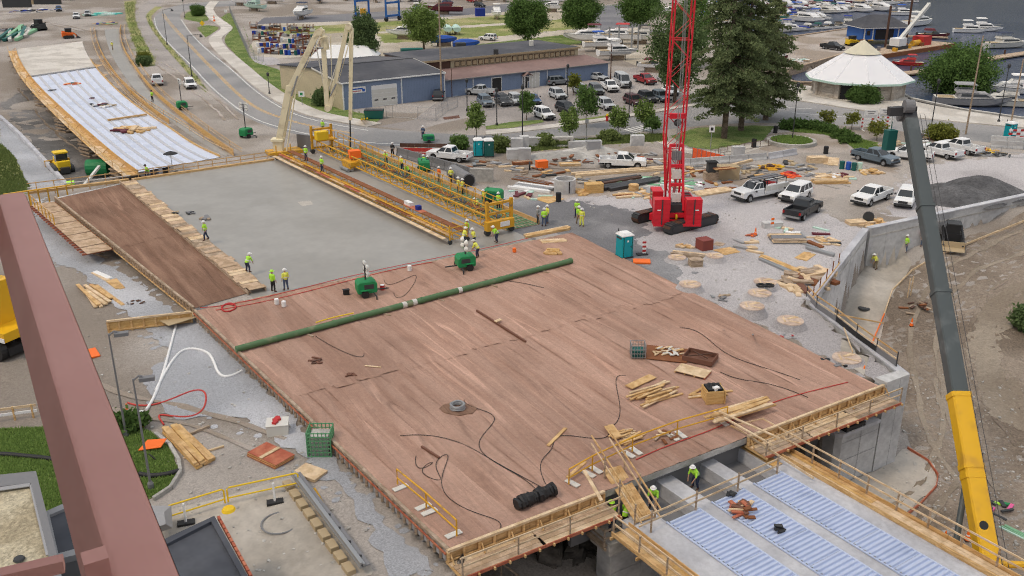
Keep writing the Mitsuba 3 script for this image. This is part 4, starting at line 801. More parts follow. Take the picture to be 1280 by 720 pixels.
# service truck with crane box
st_p = G(948, 247); q = at(918, 253); rz = math.atan2(q[1] - st_p[1], q[0] - st_p[0])
def make_service():
    pr = Proto(); W = 2.15
    prof = [(-3.6,.62),(-2.7,.6)] + arch(-2.1,.48,.5) + [(-1.5,.5),(1.75,.5)] + arch(2.35,.48,.5) + [(2.95,.5),(3.35,.55),(3.4,.8),(3.35,1.2),(3.1,1.3),(2.0,1.38),(.2,1.38),(.2,.7),(-3.6,.7)]
    pr.part('body', side_slab(prof, W - .1, .07), 'car_white', smooth=20)
    cabin(pr, .22, 1.95, .95, 1.36, .35, 1.15, .78, 2.05, [.45]); trim(pr, 3.37, -3.6, W, 1.05, .9)
    for s in (-1, 1):
        pr.part('tool_box#%d' % s, M().box((-1.75, s * .85, 1.15), (3.6, .5, .95)), 'car_white')
        for j in range(4): pr.part('tool_box_door#%d%d' % (s, j), M().box((-3.15 + j * .93, s * 1.105, 1.3), (.86, .02, .6)), 'off_white')
    pr.part('bed', M().box((-1.75, 0, .9), (3.6, 1.2, .1)), 'charcoal'); pr.part('headboard', M().box((.08, 0, 1.6), (.1, 2.0, 1.0)), 'black')
    k = M()
    for x in (-.2, -1.7, -3.2):
        for s in (-1, 1): k.beam((x, s * .95, 1.6), (x, s * .95, 2.2), .07, .07)
        k.beam((x, -.95, 2.2), (x, .95, 2.2), .07, .07)
    for s in (-1, 1): k.beam((-3.3, s * .95, 2.23), (2.2, s * .95, 2.23), .07, .07)
    pr.part('ladder_rack',k,'black'); pr.part('compressor',M().box((-.9,0,1.35),(1.1,1.0,.9)).box((-2.2,.1,1.2),(.9,.9,.6)),'red'); pr.part('rack_load',M().beam((-3,.3,2.32),(2,.3,2.32),.3,.12).beam((-3,-.4,2.32),(1,-.4,2.32),.5,.1),'mid_grey')
    wheels(pr, (-2.1, 2.35), W, .44, .3); pr.part('underbody', M().box((0, 0, .55), (6, 1.2, .3)), 'black'); return pr
make_service().stamp('service_truck', 'white service truck with tool boxes and a black rack of equipment', 'truck', placem(st_p, rz, .98))
# people
import manifold3d as m3
def hull_bone(a, b, ra, rb):
    s = lambda p, r: m3.Manifold.sphere(r, 12).translate([float(x) for x in p]); return m3.Manifold.batch_hull([s(a, ra), s(b, rb)])
def figure(pose):
    J = {}
    hip, lean = .95, {'stand': 0, 'walk': .06, 'bend': .62, 'kneel': .35, 'work': .22}[pose]
    if pose == 'kneel': hip = .52
    if pose == 'bend': hip = .86
    ux, uz = math.sin(lean), math.cos(lean)
    pel = np.array([-.12 if pose == 'bend' else 0,0,hip]); che = pel + np.array([ux,0,uz]) * .42; nek = pel + np.array([ux,0,uz]) * .56; hd = nek + np.array([ux * .6 + .03,0,uz]) * .17
    legs = []
    for s in (-1, 1):
        hp = pel + [0, s * .10, -.03]
        if pose == 'walk': kn, an, to = hp + [.14 * s + .05, 0, -.42], hp + [.22 * s - .03, 0, -.84], None
        elif pose == 'kneel': kn,an = (hp + [.36,0,-.05],np.array([hp[0] + .32,hp[1],.09])) if s > 0 else (hp + [.10,0,-.41],np.array([hp[0] - .30,hp[1],.09]))
        elif pose == 'bend': kn, an = hp + [.10, s * .05, -.40], np.array([hp[0] + .03, hp[1] + s * .08, .09])
        else: kn, an = hp + [.02, s * .03, -.43], np.array([hp[0] - .01, hp[1] + s * .06, .09])
        an = np.array([an[0], an[1], .09]); legs.append((hp, kn, an, an + [.16, s * .03, -.045]))
    arms = []
    for s in (-1, 1):
        sh = che + [ux * .05, s * .20, .06 * uz]
        if pose == 'stand': el, wr = sh + [-.02, s * .06, -.29], sh + [.10, s * .05, -.53]
        elif pose == 'walk': el, wr = sh + [-.12 * s, s * .05, -.27], sh + [-.06 * s + .1, s * .03, -.50]
        elif pose == 'work': el, wr = sh + [.08, s * .06, -.26], sh + [.32, s * -.02, -.30]
        else: el, wr = sh + [.10, s * .05, -.27], sh + [.22, s * -.02, -.50]
        arms.append((sh, el, wr))
    def build(parts): 
        o = parts[0]
        for q in parts[1:]: o = o + q
        o = o.refine_to_length(.05); me = o.to_mesh(); t = trimesh.Trimesh(me.vert_properties[:, :3], me.tri_verts)
        trimesh.smoothing.filter_taubin(t, iterations=6); return t
    sk = [hull_bone(pel,che,.13,.15),hull_bone(che,nek,.15,.07),hull_bone(nek,hd,.055,.06),hull_bone(hd + [0,0,-.02],hd + [.015,0,.05],.09,.105),hull_bone(hd + [.09,0,-.02],hd + [.115,0,-.03],.03,.02)]
    for hp, kn, an, to in legs: sk += [hull_bone(hp, kn, .09, .06), hull_bone(kn, an, .06, .04), hull_bone(an, to, .045, .035)]
    for sh, el, wr in arms:
        hd_ = wr + (wr - el) / np.linalg.norm(wr - el) * .07; f = (wr - el) / np.linalg.norm(wr - el)
        sk += [hull_bone(che, sh, .1, .065), hull_bone(sh, el, .058, .042), hull_bone(el, wr, .042, .03), hull_bone(wr, hd_, .03, .038)]
        for k in range(4): sk.append(hull_bone(hd_ + [0,(k - 1.5) * .018,0],hd_ + f * (.075 - .006 * abs(k - 1.4)) + [.015,(k - 1.5) * .02,-.01],.009,.008))
        sk.append(hull_bone(wr + f * .02, wr + f * .06 + [.045, 0, .01], .011, .009))
    tr = [hull_bone(pel + [0, 0, .04], pel, .15, .145)]
    for hp, kn, an, to in legs: tr += [hull_bone(hp, kn, .108, .078), hull_bone(kn, an + [0, 0, .03], .078, .062)]
    bo_ = [hull_bone(an, to, .06, .05) for hp, kn, an, to in legs]; bo_ += [hull_bone(an, an + [0, 0, .1], .062, .066) for hp, kn, an, to in legs]
    ve = [hull_bone(pel + [ux * .02,0,.06],che,.165,.185),hull_bone(che,nek + [0,0,-.05],.18,.10)] + [hull_bone(che,sh,.14,.085) for sh,el,wr in arms]
    sl_ = [hull_bone(sh, el, .078, .06) for sh, el, wr in arms]
    pr = Proto(); pr.part('body', build(sk), 'skin', smooth=True); pr.part('trousers', build(tr), 'navy', smooth=True)
    pr.part('boot#l', build([bo_[0], bo_[2]]), 'brown', smooth=True); pr.part('boot#r', build([bo_[1], bo_[3]]), 'brown', smooth=True)
    pr.part('vest', build(ve), 'lime', smooth=True)
    b = M()
    bd = pel * .55 + che * .45; ax = (che - pel) / np.linalg.norm(che - pel); ex = np.array([ax[2], 0, -ax[0]])
    g = np.linspace(0,2 * np.pi,17)[:-1]; b.loft([[bd + ax * zz + ex * (math.cos(t) * .186) + np.array([0,math.sin(t) * .186,0]) for t in g] for zz in (-.03,.03)],cap=False)
    pr.part('reflective_band', b, 'white')
    for i in (0, 1): pr.part('sleeve#%d' % i, build([sl_[i]]), 'lime', smooth=True)
    hh = M(); c = hd + [.01,0,.06]; hh.lathe([(.175,0),(.172,.012),(.128,.022),(.126,.06),(.105,.105),(.06,.135),(.0,.142)],c,16); hh.lathe([(.175,0),(.0,.0)],c,16)
    hh.box(c + [.15, 0, .008], (.12, .16, .014)); pr.part('hard_hat', hh, 'white', smooth=40)
    e = M()
    for s in (-1, 1): e.box(hd + [.104, s * .038, .025], (.012, .022, .012))
    pr.part('eyes', e, 'black'); return pr
POSE = {k: figure(k) for k in ('stand', 'walk', 'bend', 'kneel', 'work')}
def man(u, v, pose, face, label, z=None, vest='lime', hat='white', legs='navy', sleeve=None, p=None, s=1.06):
    p = (G(u, v) if z is None else at(u, v, z)) if p is None else p
    return POSE[pose].stamp('person', label, 'person', placem(p, math.radians(face), s), None, mats={'lime': vest, 'navy': legs, 'white': hat}) 
W = ZD + .03
man(258, 300, 'walk', 215, 'person in lime vest walking along the plank walkway', .43)
man(311, 340, 'bend', 60, 'person in lime shirt bending at the near end of the plank walkway', .3)
man(342, 365, 'stand', 60, 'person in lime shirt and black trousers facing the fresh concrete', W, legs='black', hat='lime')
man(358, 363, 'stand', 130, 'person in yellow vest with orange trim beside another at the pour edge', W, vest='hi_yellow', legs='denim')
man(584, 298, 'stand', 40, 'person in lime vest standing at the pour edge behind the light tower', W, legs='grey')
man(580, 308, 'work', 20, 'person in yellow vest leaning over the green light tower', W, vest='hi_yellow')
man(593, 309, 'work', 200, 'person in yellow vest right of the green light tower', W, vest='hi_yellow')
man(596, 322, 'bend', 160, 'person in yellow vest crouching close to the light tower wheels', W, vest='hi_yellow', hat='off_white')
man(620, 303, 'bend', 200, 'person in lime vest below the end of the yellow truss', W)
man(186, 220, 'kneel', 200, 'person in lime vest crouching at the near edge of the steel pans', .1, hat='black')
man(141, 62, 'walk', 250, 'person in yellow vest walking down the narrow poured lane', .1, vest='hi_yellow', legs='khaki')
man(191, 127, 'stand', 240, 'person in dark clothes with lime vest on the narrow lane', .1, legs='black', hat='black')
man(383, 201, 'stand', 240, 'person in lime vest at the far end of the work bridge', .95)
man(403, 215, 'stand', 230, 'person in lime vest standing on the work bridge deck', .95)
man(404, 167, 'stand', 240, 'person in lime vest standing on top of the paver carriage', 1.9)
man(483,207,'work',250,'person in lime vest behind the truss near the grey pipe',.3); man(503,214,'work',230,'person in yellow vest bending over the truss rail',.3,vest='hi_yellow')
man(491, 196, 'stand', 250, 'person in black clothes and white hat behind the truss', 0, vest='black', legs='black')
man(530,212,'stand',200,'person in lime vest beside the green generator',0,legs='denim'); man(535,214,'stand',150,'person in dark blue trousers behind the green generator',0,vest='navy')
man(529, 174, 'stand', 250, 'person in white shirt and dark vest on the road edge', 0, vest='denim', sleeve='white')
man(549,228,'stand',220,'person in orange vest on the gravel behind the truss',0,vest='orange',legs='khaki'); man(564,229,'walk',250,'person in yellow vest walking on the gravel near the pipe',0,vest='hi_yellow',legs='black')
man(573,242,'stand',190,'left of two people in yellow vests talking on the gravel',0,vest='hi_yellow'); man(578,244,'stand',10,'right of two people in yellow vests talking on the gravel',0,vest='hi_yellow',legs='black')
man(606,258,'work',200,'person in yellow vest working next to the truss railing',0,vest='hi_yellow'); man(623,262,'stand',230,'person in lime vest in front of the green generator by the truss',0,legs='black')
man(597,266,'bend',210,'person in yellow vest stooping behind the truss railing',0,vest='hi_yellow'); man(510,222,'bend',240,'person in lime vest stooped in the middle of the truss',.2)
man(672,280,'stand',350,'person in grey shirt listening at the left of the group of three',0,vest='grey',legs='charcoal'); man(680,283,'stand',90,'person in bright lime vest with back turned in the group of three',0,legs='denim'); man(684,279,'stand',200,'person in yellow vest behind the lime one in the group of three',0,vest='hi_yellow',legs='denim')
man(721,272,'stand',250,'tall person in lime jacket behind two others by the crane',0); man(723,280,'walk',290,'person in lime jacket walking between two others by the crane',0,legs='khaki'); man(727,283,'stand',250,'person in yellow jacket and yellow trousers nearest the crane',0,vest='hi_yellow',legs='hi_yellow')
man(1093, 337, 'bend', 200, 'person in yellow vest bent over at the foot of the wing wall', None, vest='hi_yellow', legs='khaki')
man(1131,317,'stand',200,'person in lime vest walking below the long wing wall',None,legs='denim'); man(1153,309,'stand',250,'person in orange vest just left of the grey boom',None,vest='orange',legs='denim')
man(0,0,'bend',250,'person in lime vest crouching between the first two girder ends',p=nb(.2,W_B * .245,ZB - .84)); man(0,0,'bend',220,'person in lime vest crouching between the middle girder ends',p=nb(.0,W_B * .52,ZB - .84))
man(0,0,'work',120,'person in bright lime jacket on the hanging work platform',p=wpp(1.0,.35,-2.3),hat='lime'); man(0,0,'bend',60,'person in lime vest bent over the rail of the hanging platform',p=wpp(1.8,.5,-2.3),legs='black')
# red crawler crane
cc = at(842, 283); cr = thing('crawler_crane', 'red crawler crane with tall red lattice boom on the dark stone', 'crane')
q0,q1 = at(824,292),at(884,277); ta = math.atan2(q1[1] - q0[1],q1[0] - q0[0]); td = np.array([math.cos(ta),math.sin(ta),0]); tn = np.array([-td[1],td[0],0])
for s in (-1, 1):
    c = cc + tn * s * 2.3 + np.array([.3, 1.2, 0]); Lh, r = 3.5, .52
    pts = [(Lh - r + r * math.cos(a),r + r * math.sin(a)) for a in np.linspace(-math.pi / 2,math.pi / 2,7)] + [(-Lh + r + r * math.cos(a),r + r * math.sin(a)) for a in np.linspace(math.pi / 2,3 * math.pi / 2,7)]
    tr_ = put('track', M().loft([[c + td * x + tn * y + np.array([0, 0, z]) for x, z in pts] for y in (-.42, .42)]), 'charcoal', cr)
    put('track_frame', M().loft([[c + td * x * .86 + tn * y + np.array([0, 0, (z - r) * .6 + r]) for x, z in pts] for y in (-.46, .46)]), 'dark_steel', cr)
    per = np.array(pts + pts[:1]); dl = np.r_[0, np.cumsum(np.linalg.norm(np.diff(per, axis=0), axis=1))]
    for t in np.arange(0, dl[-1], .34):
        i = min(len(pts) - 1,np.searchsorted(dl,t,'right') - 1); f = (t - dl[i]) / (dl[i + 1] - dl[i]); x,z = per[i] * (1 - f) + per[i + 1] * f; dx,dz = per[i + 1] - per[i]; L = math.hypot(dx,dz)
        a = c + td * x + np.array([0, 0, z]); e = (td * dx + np.array([0, 0, dz])) / L * .14
        put('track_shoe', M().beam(a - e, a + e, .95, .09), 'brown' if rnd.random() < .4 else 'charcoal', cr)
cxy = lambda x, y, z: np.array([cc[0] + x * .86, cc[1] + .8 + y * .9, z * .88])
put('turntable',M().lathe([(0,1.0),(1.5,1.0),(1.5,1.4),(0,1.4)],cxy(0,0,0),24),'dark_steel',cr); put('car_body',M().box(cxy(0,0,.8),(3.4,3.4,.7),ta),'red_paint',cr)
def plates(x0, x1, name):
    for i in range(5): put(name, M().box(cxy((x0 + x1) / 2, -2.4, 1.3 + i * .56), ((x1 - x0) * .86, 1.2, .48)), 'red_paint', cr)
plates(-2.75,-.95,'counterweight'); plates(.95,2.75,'counterweight'); put('counterweight_tray',M().box(cxy(0,-2.4,.86),(4.75,1.3,.26)),'red_paint',cr)
for s in (-1, 1): put('white_mark', M().box(cxy(s * 2.2, -3.06, 2.6), (.35, .02, .12)), 'white', cr)
put('white_mark', M().box(cxy(0, -3.115, .88), (1.1, .02, .13)), 'white', cr)
put('deck', M().box(cxy(0, .6, 1.65), (3.6, 4.6, .45)), 'red_paint', cr)
put('engine_house',M().box(cxy(1.55,.2,2.6),(1.1,3.0,1.3)),'red_paint',cr); put('cab',M().box(cxy(-1.75,2.0,2.7),(1.1,1.9,1.7)),'red_paint',cr); put('cab_window',M().box(cxy(-1.75,1.3,2.9),(.9,.55,.9)).box(cxy(-1.75,2.0,3.0),(1.13,1.4,.9)),'car_glass',cr)
for i in range(4): put('vent', M().box(cxy(1.57, -1.0 + i * .75, 3.39), (.8, .35, .03)).box(cxy(2.24, -1.0 + i * .75, 2.7), (.03, .35, .6)), 'charcoal', cr)
for s in (-1,1): put('deck_rail',M().tube([cxy(s * 2.2,3.0,1.9),cxy(s * 2.2,3.0,3.0),cxy(s * 2.2,-1.2,3.0),cxy(s * 2.2,-1.2,1.9)],.035,5),'red_paint',cr); put('weight_strap',M().box(cxy(s * 1.85,-3.12,2.4),(.1,.03,2.6)),'dark_steel',cr)
put('side_box', M().box(cxy(-1.7, -.4, 2.4), (1.1, 2.2, 1.0)), 'red_paint', cr)
for i, (y, z, r) in enumerate([(-.9, 2.3, .5), (.4, 2.4, .48)]): put('winch_drum', M().tube([cxy(-.75, y, z), cxy(.75, y, z)], r, 16), 'dark_steel', cr)
put('winch_guard',M().box(cxy(0,-1.6,2.0),(1.5,.2,1.5)),'charcoal',cr); put('hook_sheave',M().tube([cxy(-.1,-2.0,1.5),cxy(.1,-2.0,1.5)],.28,14),'yellow',cr)
bf = cxy(-.15, 2.4, 2.0); bt = aty(858, -40, cc[1] + 3.0)
ax = bt - bf; BL = np.linalg.norm(ax) * 1.35; ax /= np.linalg.norm(ax); bx = np.array([1.,0,0]); bx -= ax * (bx @ ax); bx /= np.linalg.norm(bx); by = np.cross(ax,bx)
def bp(t, sx, sy):
    w = .92 * min(1, .38 + t / 7.0 * .62); d = .85 * min(1, .12 + t / 7.0 * .88); return bf + ax * t + bx * sx * w + by * sy * d
nb_ = int(BL / 1.75)
for sx in (-1, 1):
    for sy in (-1, 1): put('chord', M().tube([bp(t, sx, sy) for t in (0, 7.0, BL)], .088, 8), 'red_paint', cr, smooth=40)
for i in range(nb_):
    a, b = i * BL / nb_, (i + 1) * BL / nb_
    for sy in (-1, 1):
        p, q = (bp(a, -1, sy), bp(b, 1, sy)) if i % 2 else (bp(a, 1, sy), bp(b, -1, sy)); put('lacing', M().tube([p, q], .034, 5), 'red_paint', cr)
    for sx in (-1, 1):
        p, q = (bp(a, sx, -1), bp(b, sx, 1)) if i % 2 else (bp(a, sx, 1), bp(b, sx, -1)); put('lacing', M().tube([p, q], .034, 5), 'red_paint', cr)
    if i % 6 == 3: put('cross_member', M().tube([bp(a, -1, -1), bp(a, 1, -1)], .06, 6).tube([bp(a, -1, 1), bp(a, 1, 1)], .06, 6), 'red_paint', cr)
for k in range(4): put('hoist_rope',M().tube([cxy(-.2 + k * .13,-.5 + .3 * (k % 2),2.8),bf + ax * BL + bx * (.1 * k - .2) - by * .2],.022,4),'steel',cr)
gt = [cxy(s * .75, .5, 9.3) for s in (-1, 1)]
for s, g in zip((-1, 1), gt):
    put('gantry_leg',M().beam(cxy(s * .8,-1.9,2.2),g,.2,.24),'red_paint',cr); put('gantry_leg',M().beam(cxy(s * .8,1.6,2.0),g,.17,.2),'red_paint',cr)
for z, y in ((5.0, -.9), (7.0, -.2), (9.2, .5)): put('gantry_beam', M().beam(cxy(-.8, y, z), cxy(.8, y, z), .3, .3), 'red_paint', cr)
for z in (3.6, 6.1, 8.1): put('sheave_block', M().box(cxy(0, -1.3 + (z - 3.6) * .33, z), (.9, .25, .9)), 'off_white' if z < 8 else 'mid_grey', cr)
put('headache_ball',M().lathe([(0,-.4),(.3,-.25),(.42,0),(.3,.25),(0,.4)],cxy(.1,1.4,11.6),12),'charcoal',cr,smooth=True); put('gantry_beam',M().box(cxy(.05,1.3,12.4),(1.6,.5,.5)),'red_paint',cr)
# telescopic crane at the right
tc = thing('telescopic_crane', 'telescopic crane boom with yellow base section and dark upper sections', 'crane')
b0 = at(1239, 735, -3.6); d = ray(1137, 152); b1 = EYE + d * 60.5; tx = b1 - b0; TL = np.linalg.norm(tx); tx /= TL
sx = np.cross(tx, [0, 0, 1.]); sx /= np.linalg.norm(sx); sz = np.cross(sx, tx)
def section(t0, t1, w, hgt, m, name='boom_section'):
    pr8 = [(-.5, .42), (-.42, .5), (.42, .5), (.5, .42), (.5, -.2), (.28, -.5), (-.28, -.5), (-.5, -.2)]
    return put(name, M().loft([[b0 + tx * t + sx * (x * w) + sz * (z * hgt) for x, z in pr8] for t in (t0, t1)]), m, tc)
tY = TL * .36
section(-3,tY,1.04,1.25,'boom_yellow'); section(tY,TL * .58,.93,1.1,'boom_grey'); section(TL * .58,TL * .78,.87,1.02,'boom_grey'); section(TL * .78,TL,.82,.95,'boom_grey')
for t, w in ((tY, 1.14), (tY * .61, 1.14), (tY * .56, 1.12)): section(t - .14, t + .14, w, w * 1.16, 'boom_yellow', 'collar')
for t, w in ((TL * .58, 1.03), (TL * .78, .97)): section(t - .1, t + .1, w, w * 1.16, 'boom_grey', 'collar')
section(TL, TL + .5, .8, .9, 'dark_steel', 'boom_head'); hd0 = b0 + tx * TL
for i,(o,r) in enumerate(((.1,.42),(-.25,.42),(.3,.36))): c = hd0 + tx * .7 + sz * (.2 - o * 2) - sx * .2; put('head_sheave',M().tube([c - sx * .3,c + sx * .3],r,14),'mid_grey',tc)
put('head_plate', M().beam(hd0 - sx * 1.35 + sz * .25 + tx * .6, hd0 + sx * .4 + sz * .2 + tx * .75, .5, .55), 'dark_steel', tc)
put('hook_block', M().box(hd0 - sx * 1.1 + [0, 0, -1.2], (.7, .5, 1.3), .3).tube([hd0 - sx * 1.1, hd0 - sx * 1.1 + [0, 0, -1.2]], .03, 5), 'dark_green', tc)
for o in (-.15, .15): put('hoist_rope', M().tube([b0 + sz * .95 + sx * (o + .5), hd0 + sz * .85 + sx * (o + .5)], .018, 4), 'dark_steel', tc)
for k in range(14): put('cable_guide', M().box(b0 + tx * (tY * (k + .5) / 14) + sx * .6 + sz * .2, (.1, .3, .3)), 'dark_steel', tc)
put('hydraulic_hose', M().tube([b0 + sx * .64 + sz * .15, b0 + tx * tY + sx * .64 + sz * .15], .06, 6), 'black', tc)
put('vent_hole', M().tube([b0 + tx * tY * .3 + sz * .61 - sx * .1, b0 + tx * tY * .3 + sz * .64 - sx * .1], .24, 14), 'black', tc)
cy = b0 + tx * (tY * .55) - sz * .8
put('lift_cylinder',M().tube([cy,cy + (np.array([b0[0] - 1.9,b0[1] + .5,-5.6]) - cy) * .55],.17,12),'boom_grey',tc); put('lift_cylinder_barrel',M().tube([cy + (np.array([b0[0] - 1.9,b0[1] + .5,-5.6]) - cy) * .5,np.array([b0[0] - 1.9,b0[1] + .5,-5.8])],.26,12),'dark_steel',tc)
put('turret',M().box([b0[0] - .2,b0[1] - .8,-5.0],(3.0,4.5,1.2)),'boom_yellow',tc); put('carrier',M().box([b0[0] + .2,b0[1] - 2,-5.9],(2.7,12,.8)),'boom_yellow',tc)
for s in (-1,1): bar('outrigger',[b0[0] + s * 1.2,b0[1] + 1,-5.9],[b0[0] + s * 3.6,b0[1] + 1,-5.9],.35,.35,'boom_yellow',tc); bar('outrigger_leg',[b0[0] + s * 3.6,b0[1] + 1,-5.8],[b0[0] + s * 3.6,b0[1] + 1,-6.9],.2,.2,'steel',tc)
put('yellow_pipe', M().tube([at(1192, 700, -4.6), at(1245, 705, -4.2), at(1282, 706, -4.2)], .2, 8), 'boom_yellow', tc)
# yellow crane truck behind the rail at the left
ct = thing('crane_truck','yellow mobile crane truck at the far left edge behind the handrail','crane'); w0 = at(17,443,-1.2); dx = np.array([.52,-.85,0]); cz = w0 + np.array([0,0,0])
def ctp(a, b, z): return np.array([w0[0] + a * -.9 + b * .42, w0[1] + a * .42 + b * .9, z])
angc = math.atan2(.42, -.9)
put('carrier',M().box(ctp(4.5,.15,.75),(11,2.6,.7),angc),'boom_yellow',ct); put('turret',M().box(ctp(2.6,.2,2.7),(4.0,2.5,3.4),angc),'boom_yellow',ct); put('white_stripe',M().box(ctp(4,-1.2,.55),(10,.04,.35),angc),'white',ct)
put('boom',M().beam(ctp(1.5,.3,4.5),ctp(9,.3,7),1.2,1.3),'boom_yellow',ct); put('chassis',M().box(ctp(4.4,0,-.5),(10.5,1.8,.6),angc),'black',ct)
for i, a in enumerate((0, 2.2, 5.2, 7.2)):
    for b in (-1.15, 1.15):
        c0,c1 = ctp(a,b - .27,-.42),ctp(a,b + .27,-.42); wh = put('wheel',M().tube([c0,c1],.78,20),'rubber',ct); put('rim',M().tube([c0 - (c1 - c0) * .06,c0],.38,14).tube([c1,c1 + (c1 - c0) * .06],.38,14),'mid_grey',wh)
# concrete placing boom
pb = thing('concrete_boom', 'cream folding concrete placing boom reaching over the far end of the pour', 'concrete pump'); yb = at(350, 192)[1]
V = lambda u, v, dy=0.0: aty(u, v, yb + dy)
def limb(a, b, w, hgt): return put('boom_arm', M().beam(a, b, w * .9, hgt * .85), 'cream_paint', pb)
limb(V(346,190),V(362,108),.75,.95); limb(V(352,188,.9),V(368,106,.9),.25,.35); limb(V(362,112),V(397,40),.62,.80); limb(V(396,41),V(403,36),.7,.7); limb(V(403,37),V(409,134),.55,.68); limb(V(412,136),V(434,33),.5,.6); limb(V(434,33),V(439,33),.55,.5); limb(V(438.5,34),V(437.5,150),.34,.42)
put('pipeline',M().tube([V(358,190,-.5),V(371,105,-.5),V(401,47,-.5),V(413,45,-.5),V(416,128,-.5),V(440,40,-.6),V(441,38,-.6),V(439.5,150,-.5)],.09,8),'cream_paint',pb)
put('stay_rod',M().tube([V(394,52),V(407,118)],.07,6).tube([V(427,60),V(410,116)],.07,6).tube([V(365,100),V(359,150)],.09,6),'off_white',pb); put('end_hose',M().tube([V(437.5,150),V(438,172),V(438,187)],.10,8),'charcoal',pb)
for u,v in ((362,110),(399,40),(410,135),(436,33)): c = V(u,v); put('elbow_joint',M().tube([c - [0,.5,0],c + [0,.5,0]],.42,12),'cream_paint',pb)
put('boom_fold',M().tube([V(388,60),V(393,47),V(400,40),V(406,46),V(408.5,62)],.36,10).tube([V(431,47),V(433,36),V(437,32),V(440,36),V(440,48)],.24,10),'cream_paint',pb,smooth=40)
for i in range(3): put('hydraulic_cylinder',M().tube([V(364,120,-.6) if i == 0 else (V(398,60,-.5) if i == 1 else V(413,120,-.5)),V(372,95,-.6) if i == 0 else (V(404,60,-.5) if i == 1 else V(420,105,-.5))],.11,8),'steel',pb)
pq = at(349,192); put('pedestal',M().box([pq[0],pq[1],.9],(1.2,1.2,1.8)).box([pq[0],pq[1],1.9],(1.6,1.6,.3)),'cream_paint',pb); put('base_frame',M().box([pq[0] + .6,pq[1] + .3,.25],(4.5,2.4,.4),.5),'yellow_paint',pb)
put('hopper_screen', M().box([pq[0] + 3.2, pq[1] + 1.4, 1.3], (2.4, .25, 1.9), -.5), 'mid_grey', pb)
# paver truss and work bridge
def truss(k, a, b, w, z0, z1, bays, m, r=.055, top=True):
    a, b = np.asarray(a)[:2], np.asarray(b)[:2]; d = (b - a) / np.linalg.norm(b - a); n = np.array([-d[1], d[0]]); L = np.linalg.norm(b - a)
    P3 = lambda t, s, z: np.array([*(a + d * t + n * s * w / 2), z])
    for s in (-1, 1):
        for z in (z0, z1): put('chord', M().tube([P3(0, s, z), P3(L, s, z)], r * 1.5, 6), m, k)
    for i in range(bays + 1):
        t = L * i / bays
        for s in (-1, 1):
            put('upright', M().tube([P3(t, s, z0), P3(t, s, z1)], r, 5), m, k)
            if i < bays: put('diagonal', M().tube([P3(t, s, z0 if i % 2 else z1), P3(t + L / bays, s, z1 if i % 2 else z0)], r * .85, 5), m, k)
        put('cross_tie', M().tube([P3(t, -1, z0), P3(t, 1, z0)], r * .85, 5), m, k)
        if top and i % 3 == 0: put('cross_tie', M().tube([P3(t, -1, z1), P3(t, 1, z1)], r, 5), m, k)
    return P3, L
pt = thing('paving_machine', 'long yellow truss paver spanning the fresh concrete', 'paver')
ta_, tb_ = at(405, 191)[:2], at(622, 291)[:2]
P3, L = truss(pt, ta_, tb_, 1.9, .6, 1.75, 26, 'yellow_paint')
truss_rail = [put('hand_rail', M().tube([P3(2, 1.35, z), P3(L - 1, 1.35, z)], .045, 5), 'yellow_paint', pt) for z in (2.5, 3.0)]
for i in range(24): put('rail_post', M().tube([P3(2 + (L - 3) * i / 23, 1.35, 1.2), P3(2 + (L - 3) * i / 23, 1.35, 3.0)], .045, 5), 'yellow_paint', pt)
for i in range(12): bar('walk_grate',P3(2 + (L - 3) * i / 12,1.2,1.1),P3(2 + (L - 3) * (i + .95) / 12,1.2,1.1),.6,.05,'dark_steel' if i % 2 else 'rust',pt)
for e, (t0, hh) in enumerate(((-.4, 3.6), (L + .3, 3.4))):
    for s in (-1.5, 1.5):
        put('leg',M().box(P3(t0,s,.5 + hh / 2 - .4),(.28,.28,hh),math.atan2(*(tb_ - ta_)[::-1])),'yellow_paint',pt); put('crawler_wheel',M().tube([P3(t0 - .2,s,.35),P3(t0 + .2,s,.35)],.3,12),'charcoal',pt)
    for z in (.75, 2.2, 3.2): put('end_beam', M().beam(P3(t0, -1.6, z), P3(t0, 1.6, z), .22, .24), 'yellow_paint', pt)
put('operator_platform', M().box(P3(-.2, .2, 1.95), (3.0, 2.6, .15), math.atan2(*(tb_ - ta_)[::-1])), 'yellow_paint', pt)
for s in (-1.2, 0, 1.2): put('platform_rail', M().tube([P3(-1.6, s, 2.0), P3(-1.6, s, 3.0), P3(1.2, s, 3.0), P3(1.2, s, 2.0)], .05, 6), 'yellow_paint', pt)
put('engine_box',M().box(P3(.9,-.6,2.6),(1.6,1.0,1.1),.6),'yellow',pt); put('fuel_tank',M().box(P3(-1.0,.8,2.5),(.8,.7,.7),.6),'pale_wood',pt)
put('carriage',M().box(P3(10.5,-.9,.95),(2.6,1.6,.5),math.atan2(*(tb_ - ta_)[::-1])).box(P3(10.5,-1.5,.55),(2.2,.5,.5),math.atan2(*(tb_ - ta_)[::-1])),'yellow_paint',pt)
for s in (-.5, .5): put('roller', M().tube([P3(9.4, -1.7 + s * .5, .28), P3(11.6, -1.7 + s * .5, .28)], .22, 12), 'steel', pt)
put('carriage_engine', M().box(P3(10.2, -.3, 1.9), (1.4, 1.1, .9), .4), 'orange', pt)
put('end_panel',M().box(P3(L + .6,-.2,1.1),(.6,3.2,.9),math.atan2(*(tb_ - ta_)[::-1])),'yellow_paint',pt); put('sign_plate',M().box(P3(L + .93,.3,1.15),(.05,1.1,.5),math.atan2(*(tb_ - ta_)[::-1])),'white',pt)
for i in range(7): put('curved_guard',M().tube([P3(L * .55 + i * 2.2,1.9,.8),P3(L * .55 + i * 2.2,2.2,1.9),P3(L * .55 + i * 2.2 + 1,1.9,2.9)],.05,5),'yellow_paint',pt)
